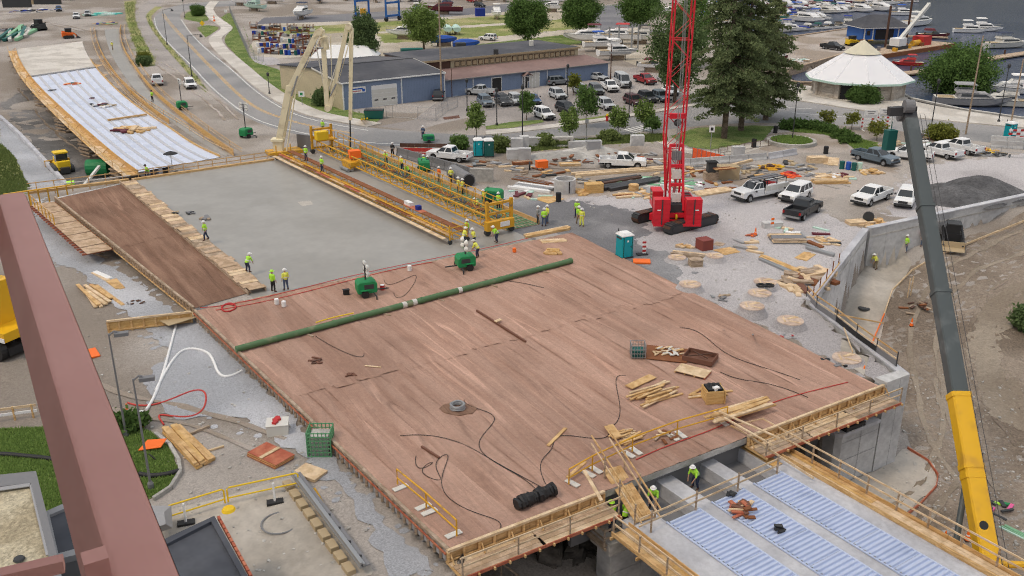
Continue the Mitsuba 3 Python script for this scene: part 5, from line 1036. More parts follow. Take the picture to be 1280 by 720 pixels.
mat_ = thing('rebar_mat','green rebar mat waiting for concrete behind the yellow truss','rebar mat'); ra_,rb_ = ta_ + E1 * 2.6,tb_ + E1 * 2.6; rd = (rb_ - ra_) / np.linalg.norm(rb_ - ra_); rL = np.linalg.norm(rb_ - ra_)
for i in range(46): c = ra_ + rd * (rL * i / 45); bar('rebar', [*(c - E1 * 1.5), .15], [*(c + E1 * 2.2), .15], .06, .06, 'epoxy_rebar', mat_)
for i in range(9): o = E1 * (-1.4 + i * .42); bar('rebar', [*(ra_ + o), .2], [*(rb_ + o), .2], .06, .06, 'epoxy_rebar', mat_)
put('form_bed', M().prism([ra_ - E1 * 1.6, rb_ - E1 * 1.6, rb_ + E1 * 2.4, ra_ + E1 * 2.4], .02, .06), 'old_wood', mat_); 
for i in range(8): a,b = lerp(ra_,rb_,i / 8),lerp(ra_,rb_,(i + .97) / 8); bar('edge_board',[*(a + E1 * 2.5),.25],[*(b + E1 * 2.5),.25],.12,.4,'wood',mat_)
wbk = thing('work_bridge', 'rolling work bridge with rusty plank deck across the fresh concrete', 'work bridge')
wa, wb_ = at(356, 199)[:2], at(572, 303)[:2]; P3w, Lw = truss(wbk, wa, wb_, 1.1, .42, .95, 22, 'yellow_paint', .045, top=False)
for i in range(11):
    a, b = Lw * i / 11, Lw * (i + .98) / 11
    bar('deck_board',P3w(a,1.5,1.0),P3w(b,1.5,1.0),.75,.06,'rust' if i not in (8,) else 'red_wood',wbk); bar('deck_board',P3w(a,-2.6,.62),P3w(b,-2.6,.62),.45,.06,'pale_wood',wbk); bar('toe_plank',P3w(a,-1.15,.8),P3w(b,-1.15,.8),.5,.05,rnd.choice(['rust','red_wood','wood']),wbk)
    bar('outrigger', P3w(a + .5, -2.9, .52), P3w(a + .5, 2.0, .52), .07, .09, 'wood', wbk)
for t in (-.2, Lw + .2):
    for s in (-1.8,1.8): put('leg',M().tube([P3w(t,s,.1),P3w(t,s,1.9)],.08,6),'yellow_paint',wbk); put('wheel',M().tube([P3w(t - .1,s,.25),P3w(t + .1,s,.25)],.22,10),'charcoal',wbk)
for z in (1.2,1.65): put('end_rail',M().tube([P3w(Lw - 2.5,1.8,z),P3w(Lw + .2,1.8,z),P3w(Lw + .2,-1.8,z),P3w(Lw - 2.5,-1.8,z)],.05,5),'yellow_paint',wbk)
put('tool_chest',M().box(P3w(Lw * .74,1.6,1.2),(1.2,.5,.4),2.2),'white',wbk); put('cooler',M().box(P3w(Lw * .79,1.5,1.25),(.5,.5,.45),2.2),'royal',wbk)
# light towers, generators
def make_tower(mast):
    pr = Proto(); b = side_slab([(-.75,.35),(.75,.35),(.85,.5),(.85,1.15),(.6,1.4),(-.6,1.4),(-.8,1.2),(-.8,.5)],1.25,.07); pr.part('body',b,'green',smooth=25)
    for s in (-1, 1):
        pr.part('wheel#%d' % s,M().tube([(-.2,s * .62,.32),(-.2,s * .82,.32)],.32,14),'rubber'); pr.part('fender#%d' % s,M().box((-.2,s * .74,.7),(.8,.24,.06)),'green')
        pr.part('outrigger#%d' % s, M().beam((.5, s * .5, .4), (.6, s * 1.35, .3), .08, .08).beam((.6, s * 1.35, .3), (.6, s * 1.35, .02), .1, .1), 'charcoal')
        pr.part('side_vent#%d' % s, M().box((.15, s * .632, .95), (.8, .02, .4)), 'dark_steel')
    pr.part('drawbar',M().beam((.8,0,.42),(1.9,0,.4),.09,.09),'charcoal'); pr.part('mast',M().tube([(0,0,1.3),(0,0,mast)],.07,8),'dark_steel')
    pr.part('lamp_bar',M().beam((0,-.75,mast - .05),(0,.75,mast - .05),.07,.07).beam((0,-.75,mast - .55),(0,.75,mast - .55),.07,.07),'dark_steel')
    for i, (y, z) in enumerate(((-.55, mast), (.55, mast), (-.55, mast - .55), (.55, mast - .55))):
        l = M(); l.lathe([(0,.16),(.14,.13),(.28,-.02),(.3,-.12),(.0,-.14)],(0,0,0),12); v = l.v[0]; l.v[0] = np.column_stack([v[:,2] + .12,v[:,0] + y,v[:,1] + z]); pr.part('lamp_head#%d' % i,l,'lamp',smooth=40)
    return pr
TW = {m: make_tower(m) for m in (2.6, 4.8, 6.0)}
for u,v,m,a,lab,z in [(458,369,2.6,20,'green light tower trailer with four lamps nearest the green pipe',W),(582,336,2.6,200,'green light tower trailer beside the yellow truss end',W),(228,137,4.8,30,'green light tower with raised mast near the white wagon',None),(308,172,4.8,60,'green light tower with four dark lamps beside the road',None)]:
    p = G(u, v) if z is None else at(u, v, z); TW[m].stamp('light_tower', lab, 'light tower', placem(p, math.radians(a)))
def make_gen():
    pr = Proto(); pr.part('body',side_slab([(-1.1,.4),(1.1,.4),(1.15,.55),(1.15,1.35),(.9,1.6),(-.95,1.6),(-1.15,1.35),(-1.15,.55)],1.4,.08),'green',smooth=25)
    for s in (-1,1): pr.part('wheel#%d' % s,M().tube([(0,s * .65,.34),(0,s * .86,.34)],.34,14),'rubber'); pr.part('side_panel#%d' % s,M().box((.2,s * .71,1.05),(1.3,.02,.5)),'dark_green')
    pr.part('drawbar',M().beam((1.1,0,.45),(2.3,0,.4),.1,.1),'charcoal'); pr.part('exhaust',M().tube([(-.7,.3,1.55),(-.7,.3,1.8)],.06,8),'dark_steel'); return pr
GEN = make_gen()
for u,v,a,lab in [(616,253,-20,'green generator trailer on the gravel beyond the truss end'),(530,214,100,'green generator among the people behind the truss'),(536,178,10,'small green compressor at the road edge')]:
    GEN.stamp('generator', lab, 'generator', placem(G(u, v), math.radians(a), .95 if u != 536 else .7))
# portable toilets
def make_toilet():
    pr = Proto(); pr.part('base', M().box((0, 0, .08), (1.2, 1.2, .16)), 'charcoal')
    b = M(); b.loft([[(x * w,y * w,z) for x,y in ((-.5,-.58),(-.58,-.5),(-.58,.5),(-.5,.58),(.5,.58),(.58,.5),(.58,-.5),(.5,-.58))] for z,w in ((.16,1),(2.05,.98))]); pr.part('cabin',b,'teal')
    pr.part('door',M().box((0,-.585,1.08),(.78,.03,1.75)),'teal'); pr.part('door_frame',M().box((-.43,-.585,1.08),(.05,.05,1.85)).box((.43,-.585,1.08),(.05,.05,1.85)),'dark_green'); pr.part('door/handle#',M().box((.3,-.61,1.1),(.06,.04,.16)),'black')
    pr.part('vent', M().box((.575, 0, 1.85), (.03, .8, .16)).box((-.575, 0, 1.85), (.03, .8, .16)), 'charcoal')
    r = M(); r.loft([[(x * w,y * w,z) for x,y in ((-.6,-.6),(-.6,.6),(.6,.6),(.6,-.6))] for z,w in ((2.05,1.02),(2.12,1.02),(2.3,.7),(2.34,.45))]); pr.part('roof',r,'white')
    pr.part('vent_pipe',M().tube([(-.4,.45,2.0),(-.4,.45,2.55)],.05,8),'charcoal'); pr.part('door_sign',M().box((-.02,-.605,1.62),(.16,.01,.16)),'white'); return pr
TOI = make_toilet()
for u,v,a,c,lab in [(780,321,25,'teal','teal portable toilet with white roof on the dark stone'),(598,195,10,'teal','teal toilet cabin, left of the twin cabins behind the white pickup'),(611,195.5,10,'dark_green','dark green toilet cabin, right of the twin cabins'),(1261,173,30,'teal','teal portable toilet beside the road at the far right')]:
    TOI.stamp('portable_toilet', lab, 'portable toilet', placem(G(u, v), math.radians(a), 1.05), mats={'teal': c})
# bulldozer, loaders
dz = thing('bulldozer', 'yellow bulldozer in the dark excavation beside the pan span', 'bulldozer'); c = G(78, 214); da = 2.2
dp = lambda x, y, z: np.array([c[0] + x * math.cos(da) - y * math.sin(da), c[1] + x * math.sin(da) + y * math.cos(da), c[2] + z])
for s in (-1, 1):
    pts = [(1.5 + .5 * math.cos(a),.5 + .5 * math.sin(a)) for a in np.linspace(-1.57,1.57,6)] + [(-1.5 + .5 * math.cos(a),.5 + .5 * math.sin(a)) for a in np.linspace(1.57,4.71,6)]
    put('track', M().loft([[dp(x, s * 1.05 + y, z) for x, z in pts] for y in (-.28, .28)]), 'charcoal', dz)
put('hood',M().box(dp(1.0,0,1.35),(2.0,1.2,1.0),da),'yellow',dz); put('chassis',M().box(dp(-.2,0,.9),(3.6,1.6,.7),da),'yellow',dz); put('cab',M().box(dp(-.5,0,2.1),(1.4,1.5,1.3),da),'car_glass',dz); put('cab_roof',M().box(dp(-.5,0,2.85),(1.7,1.8,.2),da),'yellow',dz)
put('rear_box',M().box(dp(-1.7,0,1.35),(.8,1.7,.8),da),'yellow',dz); put('blade',M().beam(dp(2.6,-1.7,.6),dp(2.6,1.7,.6),.25,1.2),'yellow_paint',dz); put('ripper',M().box(dp(-2.4,0,.6),(.6,1.2,.8),da),'dark_steel',dz)
def skid(key, label, u, v, a, col, s=1.0):
    k = thing(key,label,'loader'); c = G(u,v); q = lambda x,y,z: np.array([c[0] + s * (x * math.cos(a) - y * math.sin(a)),c[1] + s * (x * math.sin(a) + y * math.cos(a)),c[2] + s * z])
    put('body',M().box(q(-.2,0,.85),(2.2 * s,1.3 * s,.9 * s),a),col,k); put('cab',M().box(q(.1,0,1.6),(1.3 * s,1.1 * s,1.0 * s),a),'black',k); put('cab_roof',M().box(q(.1,0,2.13),(1.4 * s,1.2 * s,.1 * s),a),'charcoal',k)
    for y in (-1, 1):
        put('lift_arm',M().beam(q(-1.2,y * .8,1.5),q(1.3,y * .8,1.0),.16 * s,.22 * s).beam(q(1.3,y * .8,1.0),q(1.7,y * .8,.4),.16 * s,.2 * s),col,k); pts = [(.8 + .35 * math.cos(t),.36 + .35 * math.sin(t)) for t in np.linspace(-1.57,1.57,6)] + [(-.8 + .35 * math.cos(t),.36 + .35 * math.sin(t)) for t in np.linspace(1.57,4.71,6)]
        put('track', M().loft([[q(x, y * .8 + o, z) for x, z in pts] for o in (-.2, .2)]), 'rubber', k)
    put('bucket',M().loft([[q(x,y,z) for x,z in ((1.6,.1),(2.4,.1),(2.3,.2),(1.75,.3),(1.7,.8),(1.6,.8))] for y in (-.95,.95)]),'dark_steel' if col != 'black' else 'tan',k)
skid('skid_loader','black tracked loader with tan bucket in front of the wing wall',1188,306,-1.9,'black',1.15); skid('skid_loader','orange and black loader on the concrete fill at the upper left',86,48,.5,'orange',1.2); skid('skid_loader','dark loader standing at the edge of the earthworks by green beams',50,38,2.6,'charcoal',1.4)
# blue boat lift in the yard
tl = thing('boat_lift', 'tall blue travelling boat lift standing in the boat yard', 'boat lift'); c0, c1 = G(445, 24), G(483, 27)
lx = (c1 - c0); lx /= np.linalg.norm(lx); ly = np.array([-lx[1], lx[0], 0]); LW = np.linalg.norm(c1 - c0)
for s in (0, LW):
    for y in (0, 6):
        p = c0 + lx * s + ly * y; put('leg',M().beam(p + [0,0,.8],p + [0,0,9.5],.6,.6),'lift_blue',tl); put('wheel',M().tube([p + lx * -.3 + [0,0,.7],p + lx * .3 + [0,0,.7]],.7,14),'rubber',tl)
    p = c0 + lx * s
    for z in (1.6, 5.5, 9.4): put('side_beam', M().beam(p + [0, 0, z], p + ly * 6 + [0, 0, z], .5, .6), 'lift_blue', tl)
put('top_beam', M().beam(c0 + ly * 6 + [0, 0, 9.4], c0 + lx * LW + ly * 6 + [0, 0, 9.4], .7, .8), 'lift_blue', tl)
put('engine_box', M().box(c0 + lx * (LW * .25) + [0, 0, 2.5], (1.6, 1.6, 1.8), .3), 'yellow_paint', tl)
# blue building
bo_ = at(430, 138)[:2]; e1_ = at(762, 98)[:2]; ub = (e1_ - bo_) / np.linalg.norm(e1_ - bo_); vb = np.array([-ub[1], ub[0]]); angb = math.atan2(ub[1], ub[0])
LX1 = float((at(560, 124)[:2] - bo_) @ ub); LX2 = float((e1_ - bo_) @ ub); DEP = 26.0
bd = lambda x, y, z: np.array([*(bo_ + ub * x + vb * y), z])
bl = thing('blue_warehouse', 'long low blue sided warehouse with dark roofs and a tan upper band', 'building')
def block(k,name,x0,x1,y0,y1,z0,z1,m): return put(name,M().prism([bd(x0,y0,0)[:2],bd(x1,y0,0)[:2],bd(x1,y1,0)[:2],bd(x0,y1,0)[:2]],z0,z1),m,k)
block(bl, 'left_wall', 0, LX1, 0, DEP, -.1, 4.5, 'blue_siding'); block(bl, 'side_wall', -.06, -.005, 0, DEP, -.1, 4.45, 'tan_siding')
put('gable_roof',M().loft([[bd(x,-.35,4.5),bd(x,DEP * .42,5.7),bd(x,DEP * .42,5.5),bd(x,-.35,4.3)] for x in (-.4,LX1 + .1)]),'roof_grey',bl); put('gable_roof',M().loft([[bd(x,DEP * .42,5.7),bd(x,DEP + .3,4.5),bd(x,DEP + .3,4.3),bd(x,DEP * .42,5.5)] for x in (-.4,LX1 + .1)]),'roof_grey',bl)
put('gable_end',M().add([bd(-.03,0,4.4),bd(-.03,DEP,4.4),bd(-.03,DEP * .42,5.55)],[[0,1,2]]).add([bd(LX1,0,4.4),bd(LX1,DEP,4.4),bd(LX1,DEP * .42,5.55)],[[0,1,2]]),'tan_siding',bl)
put('gutter',M().beam(bd(-.4,-.42,4.42),bd(LX1 + .1,-.42,4.42),.16,.2),'white',bl); put('ridge_cap',M().beam(bd(-.4,DEP * .42,5.74),bd(LX1 + .1,DEP * .42,5.74),.3,.06),'dark_steel',bl)
put('rake_trim',M().beam(bd(-.42,-.35,4.42),bd(-.42,DEP * .42,5.62),.06,.25).beam(bd(LX1 + .15,-.35,4.42),bd(LX1 + .15,DEP * .42,5.62),.06,.25),'off_white',bl)
for x in (.0, LX1 * .56, LX1): put('downspout', M().box(bd(x, -.08, 2.2), (.16, .14, 4.4), angb), 'white', bl)
x0g, x1g = float((at(466, 134)[:2] - bo_) @ ub), float((at(497, 130)[:2] - bo_) @ ub)
gd_ = put('garage_door', M().box(bd((x0g + x1g) / 2, -.03, 1.75), (x1g - x0g, .08, 3.5), angb), 'white', bl)
for i in range(5): put('door_section',M().box(bd((x0g + x1g) / 2,-.085,.4 + i * .7),(x1g - x0g - .1,.03,.64),angb),'off_white' if i != 4 else 'white',gd_)
for i in range(3): put('pane', M().box(bd(x0g + (x1g - x0g) * (i + .5) / 3, -.105, 1.1), (.7, .02, .25), angb), 'pane', gd_)
xs = float((at(449,112,3.2)[:2] - bo_) @ ub); put('banner',M().box(bd(xs,-.06,3.1),(2.8,.05,1.0),angb),'white',bl); put('banner_stripe',M().box(bd(xs - .1,-.09,3.25),(2.0,.02,.22),angb).box(bd(xs + 1.0,-.09,2.95),(.5,.02,.4),angb),'blue',bl)
put('banner_stripe', M().box(bd(xs - .3, -.09, 2.9), (1.6, .02, .12), angb), 'red', bl)
# right wing
block(bl, 'right_wall', LX1 + .05, LX2, .6, 20, -.1, 3.0, 'blue_siding')
put('lower_roof',M().loft([[bd(x,.2,3.05),bd(x,8.2,3.75),bd(x,8.2,3.6),bd(x,.2,2.9)] for x in (LX1 + .18,LX2 + .3)]),'roof_brown',bl); put('gutter',M().beam(bd(LX1 + .2,.12,2.98),bd(LX2 + .3,.12,2.98),.14,.16),'mid_grey',bl)
block(bl,'clerestory_wall',LX1 + 6.5,LX2 - 1.5,8.2,22,3.0,5.15,'tan_siding'); block(bl,'return_wall',LX1 + .2,LX1 + 6.45,8.3,22,3.0,5.1,'brown')
put('upper_roof',M().prism([bd(LX1 + .2,7.9,0)[:2],bd(LX2 - 1.2,7.9,0)[:2],bd(LX2 - 1.2,22.5,0)[:2],bd(LX1 + .2,22.5,0)[:2]],5.16,5.4),'roof_grey',bl); put('roof_edge',M().beam(bd(LX1 + .2,7.84,5.26),bd(LX2 - 1.2,7.84,5.26),.08,.34),'tan',bl)
nW = 22
for i in range(nW):
    x = LX1 + 7.2 + (LX2 - LX1 - 9.5) * (i + .5) / nW; wn = put('clerestory_window',M().box(bd(x,8.16,4.35),((LX2 - LX1 - 9.5) / nW * .80,.08,.95),angb),'brown',bl); put('pane',M().box(bd(x,8.10,4.35),((LX2 - LX1 - 9.5) / nW * .62,.04,.75),angb),'tan',wn)
def opening(u, v, w, z0, z1, m, name, frame='white'):
    x = float((at(u,v)[:2] - bo_) @ ub); k = put(name,M().box(bd(x,.56,(z0 + z1) / 2),(w + .3,.1,z1 - z0 + .15),angb),frame,bl); put('panel' if m != 'pane' else 'pane',M().box(bd(x,.50,(z0 + z1) / 2 - .04),(w,.06,z1 - z0 - .1),angb),m,k); return x
opening(624,115,2.0,0,2.5,'black','doorway'); opening(651,108,.9,1.2,2.0,'pane','window'); opening(674,110,2.2,0,2.6,'off_white','door'); xd = opening(661,111,.95,0,2.1,'black','entrance_door')
put('door_canopy',M().loft([[bd(xd + s * 1.0,y,2.35),bd(xd,y,3.0),bd(xd,y,2.85),bd(xd + s * .85,y,2.3)] for y in (-.6,.55) for s in (1,)]).loft([[bd(xd - 1.0,y,2.35),bd(xd,y,3.0),bd(xd,y,2.85),bd(xd - .85,y,2.3)] for y in (-.6,.55)]),'roof_brown',bl)
for s in (-.85, .85): put('canopy_post', M().box(bd(xd + s, -.5, 1.15), (.1, .1, 2.3), angb), 'white', bl)
for u in (569, 685, 708, 745): x = float((at(u, 112)[:2] - bo_) @ ub); put('downspout', M().box(bd(x, .52, 1.5), (.12, .12, 3), angb), 'white', bl)
for u, v in ((620, 68), (664, 57)): p = at(u, v, 5.4); put('roof_vent', M().box(p + [0, 0, .5], (.9, .9, 1.0)), 'charcoal' if u < 640 else 'off_white', bl)
# lake pavilion
pv = thing('pavilion', 'round stone pavilion with a large white pyramid roof beside the water', 'pavilion'); pc = at(1071, 118); nP = 10; R = 9.3
ring = lambda r, z, o=.16: [pc + np.array([r * math.cos(o + 2 * math.pi * i / nP), r * math.sin(o + 2 * math.pi * i / nP), z]) for i in range(nP)]
e_, t1_, ap = ring(R, 3.1), ring(2.9, 7.25), pc + np.array([0, 0, 9.6]); t2_ = ring(3.2, 7.32)
for i in range(nP):
    j = (i + 1) % nP; put('roof_panel',M().loft([[e_[i],e_[j],t1_[j],t1_[i]],[e_[i] - [0,0,.15],e_[j] - [0,0,.15],t1_[j] - [0,0,.15],t1_[i] - [0,0,.15]]]),'roof_metal',pv); put('lantern_panel',M().add([t2_[i],t2_[j],ap],[[0,1,2]]),'ivory',pv)
    put('seam',M().tube([e_[i] + [0,0,.02],t1_[i] + [0,0,.02]],.05,5),'roof_metal',pv); put('eave_board',M().beam(e_[i] - [0,0,.1],e_[j] - [0,0,.1],.12,.35),'mint',pv)
wr = ring(7.6, 0)
for i in range(nP):
    j = (i + 1) % nP; a, b = wr[i], wr[j]; put('column', M().box(a + [0, 0, 1.5], (.7, .7, 3.0), .16 + 2 * math.pi * i / nP), 'brick', pv)
    if i in (6, 9, 3): put('dark_opening', M().beam(lerp(a, b, .1) + [0, 0, 1.4], lerp(a, b, .9) + [0, 0, 1.4], .1, 2.7), 'black', pv)
    else:
        for q in range(6): put('stone_course',M().beam(lerp(a,b,.06) + [0,0,.24 + q * .46],lerp(a,b,.94) + [0,0,.24 + q * .46],.34 + .04 * (q % 2),.43),'brick',pv)
put('floor', M().lathe([(0, .02), (8.6, .02), (8.8, .16), (0, .16)], pc, 20), 'sidewalk', pv)
# trees
def leaves(centres, per, spread, size, seed, flat=.0):
    r = np.random.RandomState(seed); c = np.repeat(np.asarray(centres), per, 0); n = len(c); p = c + r.normal(0, 1, (n, 3)) * spread
    a = r.normal(0,1,(n,3)); a /= np.linalg.norm(a,axis=1,keepdims=True); b = np.cross(a,r.normal(0,1,(n,3))); b /= np.linalg.norm(b,axis=1,keepdims=True)
    s = size * r.uniform(.6, 1.3, (n, 1)); a, b = a * s, b * s * .62
    v = np.stack([p - a, p - b * .9, p + a, p + b * .9], 1).reshape(-1, 3); i = np.arange(n)[:, None] * 4; return M().add(v, i + np.array([[0, 1, 2, 3]]))
def tree(name, label, u, v, H, R, m, seed, dense=1.0, low=.22, trunk=.3, stems=1, group=None, leaf=.26, cat='tree', base=None):
    r = np.random.RandomState(seed); b = G(u, v) if base is None else np.asarray(base); k = thing(name, label, cat, group); t = M(); cs = []
    nl = int(9 + R * 2); tops = []
    for s in range(stems):
        o = np.array([r.uniform(-.8,.8),r.uniform(-.8,.8),0]) * (stems > 1); pts = [b + o + [0,0,-.1],b + o * 1.3 + [r.normal(0,.1),r.normal(0,.1),H * low],b + o + [r.normal(0,.2) * R / 4,r.normal(0,.2) * R / 4,H * .6],b + o + [0,0,H * .88]]
        t.tube(pts, [trunk, trunk * .75, trunk * .4, trunk * .12], 8)
    put('trunk', t, 'bark', k, smooth=True); lm = M()
    for i in range(nl):
        a = i * 2.4 + r.uniform(-.4,.4); z0 = H * r.uniform(low,.7); ln = R * r.uniform(.6,.95) * (1 - .35 * abs(z0 / H - .45)); z1 = z0 + ln * r.uniform(.15,.7)
        e = b + [math.cos(a) * ln,math.sin(a) * ln,min(z1,H * .95)]; mid = lerp(b + [0,0,z0],e,.5) + [0,0,.15 * ln]; lm.tube([b + [0,0,z0],mid,e],[trunk * .35,trunk * .2,trunk * .05],5); tops += [e,mid]
    put('limb', lm, 'bark', k); N = int(26 * dense * (R ** 1.6) * (H / R) ** .5)
    for _ in range(N):
        d = r.normal(0, 1, 3); d /= np.linalg.norm(d); q = r.uniform(.35, 1) ** .5
        f = .5 + .85 * meshkit.noise(d[None] * 2.3 + seed * 3.1)[0]; cz = H * (low + 1) / 2; cs.append(b + [0,0,cz] + d * q * f * np.array([R,R,H * (1 - low) * .52]))
    cs += tops; cs = np.array(cs); cs = cs[cs[:, 2] > b[2] + H * low * .8]
    put('crown', leaves(cs, int(26 * dense) + 8, R * .085 + .12, leaf, seed), m, k); 
    return k
def spruce(label, u, v, H, R, seed, m='needle'):
    r = np.random.RandomState(seed); b = G(u,v); k = thing('spruce_tree',label,'tree'); put('trunk',M().tube([b + [0,0,-.1],b + [0,0,H * .5],b + [0,0,H]],[.45,.28,.03],9),'bark',k); br,cs = M(),[]
    z = H * .13
    while z < H * .985:
        f = 1 - z / H; L0 = R * min(1, (f * 1.55) ** .62) * (1 if z > H * .2 else .8)
        for i in range(int(5 + 2 * f)):
            a = r.uniform(0,6.28); L = L0 * r.uniform(.55,1.12); d = np.array([math.cos(a),math.sin(a),0]); p0 = b + [0,0,z]; p1 = p0 + d * L * .5 + [0,0,-.04 * L]; p2 = p0 + d * L + [0,0,-.20 * L]
            br.tube([p0, p1, p2], [.07, .045, .01], 4)
            for s in np.arange(.28,1.02,.42 / max(L,.6)): q = lerp(lerp(p0,p1,s),lerp(p1,p2,s),s); w = .26 * L * (1.1 - s) ** .5; cs += [q + np.array([-d[1],d[0],0]) * w * o + [0,0,-.1 * abs(o)] for o in (-.9,-.3,.3,.9)]
        z += .58 + .3 * f
    put('branch', br, 'bark', k); put('foliage', leaves(np.array(cs), 6, .15, .21, seed), m, k); return k
spruce('tallest dark spruce standing right of the red lattice boom',905,173,32,6.0,3); spruce('second dark spruce partly behind the tallest one',926,163,26,5.2,4,'needle_b'); spruce('spruce with paler needles at the right of the spruce group',957,150,19,5.0,5,'needle_b')
tree('broadleaf_tree','green tree behind the red lattice boom at the car park corner',843,128,15,5.0,'leaf_dark',12,.6,.18,.35); tree('broadleaf_tree','light green tree at the top edge left of the red boom',800,42,12,6,'leaf_mid',13,.8); tree('broadleaf_tree','bushy tree behind the red boom near the stored boats',862,85,15,5,'leaf_mid',14,.6)
tree('broadleaf_tree', 'large round green tree on the promenade beside the water', 1192, 134, 11.3, 6.4, 'leaf_mid', 15, .85, .16, .38, 2)
tree('broadleaf_tree','round green tree behind the warehouse, left of two',660,58,11.5,5.0,'leaf_mid',16,.9,.2); tree('broadleaf_tree','round green tree behind the warehouse, right of two',725,45,11,5.2,'leaf_mid',17,.9,.2)
tree('broadleaf_tree','lighter leafy tree behind the dark warehouse roof',530,64,10,4.6,'leaf_light',18,.8,.2); tree('conifer','narrow dark evergreen behind the left end of the warehouse',457,82,10.5,3.1,'leaf_dark',19,1.1,.06); tree('broadleaf_tree','small green tree at the top right of the dry grass',640,34,4,2.2,'leaf_mid',27,.8,.1)
for a in [(595,175,5.0,1.5,'leaf_light','young street tree just behind the teal toilet cabins'),(658,150,4.4,1.5,'leaf_mid','young street tree beside the white crossover'),(712,176,4.6,1.5,'leaf_light','front one of the twin street trees on the verge'),(733,160,6.2,2.0,'leaf_mid','taller darker one of the twin street trees'),(772,170,4.2,1.6,'leaf_light','young street tree left of the red lattice boom'),(805,165,4.6,1.6,'leaf_light','pale young street tree beside the crosswalk'),(815,168,2.6,1.3,'leaf_mid','low bushy young tree close to the red boom'),(717,119,4.0,1.2,'leaf_yellow','slim yellow green tree in the car park'),(1032,160,2.8,1.5,'leaf_yellow','sparse sapling on the plaza bed, left one'),(1064,162,2.6,1.3,'leaf_yellow','sparse sapling on the plaza bed, middle one'),(1096,176,2.8,1.8,'leaf_yellow','sparse sapling below the striped barricades')]:
    tree('street_tree', a[5], a[0], a[1], a[2], a[3] * .82, a[4], a[0], .6 if a[0] < 1000 else .28, .3, .07, leaf=.2)
def bush(label,u,v,Hh,R,m,seed,group=None,dense=1.4): return tree('shrub',label,u,v,Hh,R,m,seed,dense,.02,.05,leaf=.2,cat='shrub',group=group)
bush('large clipped shrub in front of the pavilion',1079,129,2.9,2.5,'shrub',31); bush('shrub behind the orange red barrier boards',574,186,1.5,1.2,'leaf_mid',32); bush('tall weeds beside the dark green toilet cabin',626,190,2.0,1.0,'weed',33); bush('weedy clump between the concrete blocks',684,183,1.4,1.3,'weed',34); bush('bushy weeds on the verge by the rubble heap',762,176,1.2,1.3,'weed',35); bush('bush on the grass corner beside the far bend',248,20,3.2,2.2,'leaf_mid',36)
bush('dark bush at the foot of the green bank',181,82,1.8,1.5,'leaf_dark',37); bush('flowering bush above the white pickup at the left',180,74,1.2,1.3,'leaf_yellow',38); bush('dark bush cut off by the right edge on the dirt bank',1290,412,1.8,1.7,'leaf_dark',39); bush('small bush at the right corner of the lawn island',165,537,1.0,.9,'shrub',40); bush('ivy growing on the tan wall behind the boom',404,132,2.6,1.6,'leaf_dark',42); bush('reddish bed of tall grass behind the parked pickups',1176,175,2.0,1.8,'leaf_yellow',43)
for i,(u,v) in enumerate([(985,161),(997,160),(1009,161),(1021,163),(1036,166),(1050,172),(1060,178)]): bush('low clipped hedge bush curving round the plaza',u,v,.9,1.3,'shrub',50 + i,'hedge bushes round the plaza',.9)
def tufts(name, label, poly, n, size, m, seed, lift=.0):
    r = np.random.RandomState(seed); pg = Polygon([q[:2] for q in poly]).buffer(0); x0,y0,x1,y1 = pg.bounds; q = np.column_stack([r.uniform(x0,x1,n * 3),r.uniform(y0,y1,n * 3)]); q = q[shapely.contains_xy(pg,q[:,0],q[:,1])][:n]; z = h(q[:,0],q[:,1]) + lift
    a = r.uniform(0,6.28,len(q)); d = np.column_stack([np.cos(a),np.sin(a)]) * size * .35; hh_ = size * r.uniform(.6,1.5,len(q)); l = r.normal(0,.35,(len(q),2)) * size
    v = np.stack([np.column_stack([q - d,z]),np.column_stack([q + d,z]),np.column_stack([q + l,z + hh_])],1).reshape(-1,3); return put(name,M().add(v,np.arange(len(v)).reshape(-1,3)),m,label=label,cat='grass',kind='stuff')
tufts('grass_blades', 'short blades of the mown lawn island', LG1, 26000, .14, 'grass_blade', 1, .05)
tufts('grass_tufts','grass tufts on the verge behind the sidewalk',px([(303,30),(322,75),(360,96),(420,124),(467,149),(420,139),(372,119),(325,91),(312,60)]),9000,.22,'grass_blade',2); tufts('grass_tufts','weeds on the curved green bank',px([(156,4),(168,2),(168,18),(172,34),(182,55),(192,74),(182,82),(165,50)]),9000,.35,'weed',3); tufts('grass_tufts','weeds of the strip between path and road',px([(184,16),(182,22),(190,38),(208,62),(232,88),(262,117),(246,95),(222,68),(200,45),(188,24)]),7000,.32,'weed',4)
tufts('grass_tufts','long grass on the slope at the far left',gp([(0,180),(20,200),(38,235),(10,250),(-40,240),(-40,190)]),8000,.35,'weed',5); tufts('grass_tufts','rough grass along the road edge by the block stores',px([(640,184),(690,179),(790,169),(832,168),(835,176),(800,178),(740,182),(660,190)]),8000,.28,'weed',6); tufts('grass_tufts','grass of the plaza bed',px([(992,157),(1050,162),(1080,176),(1098,180),(1095,188),(1070,188),(1055,176),(1030,168),(990,165)]),6000,.25,'grass_blade',7)
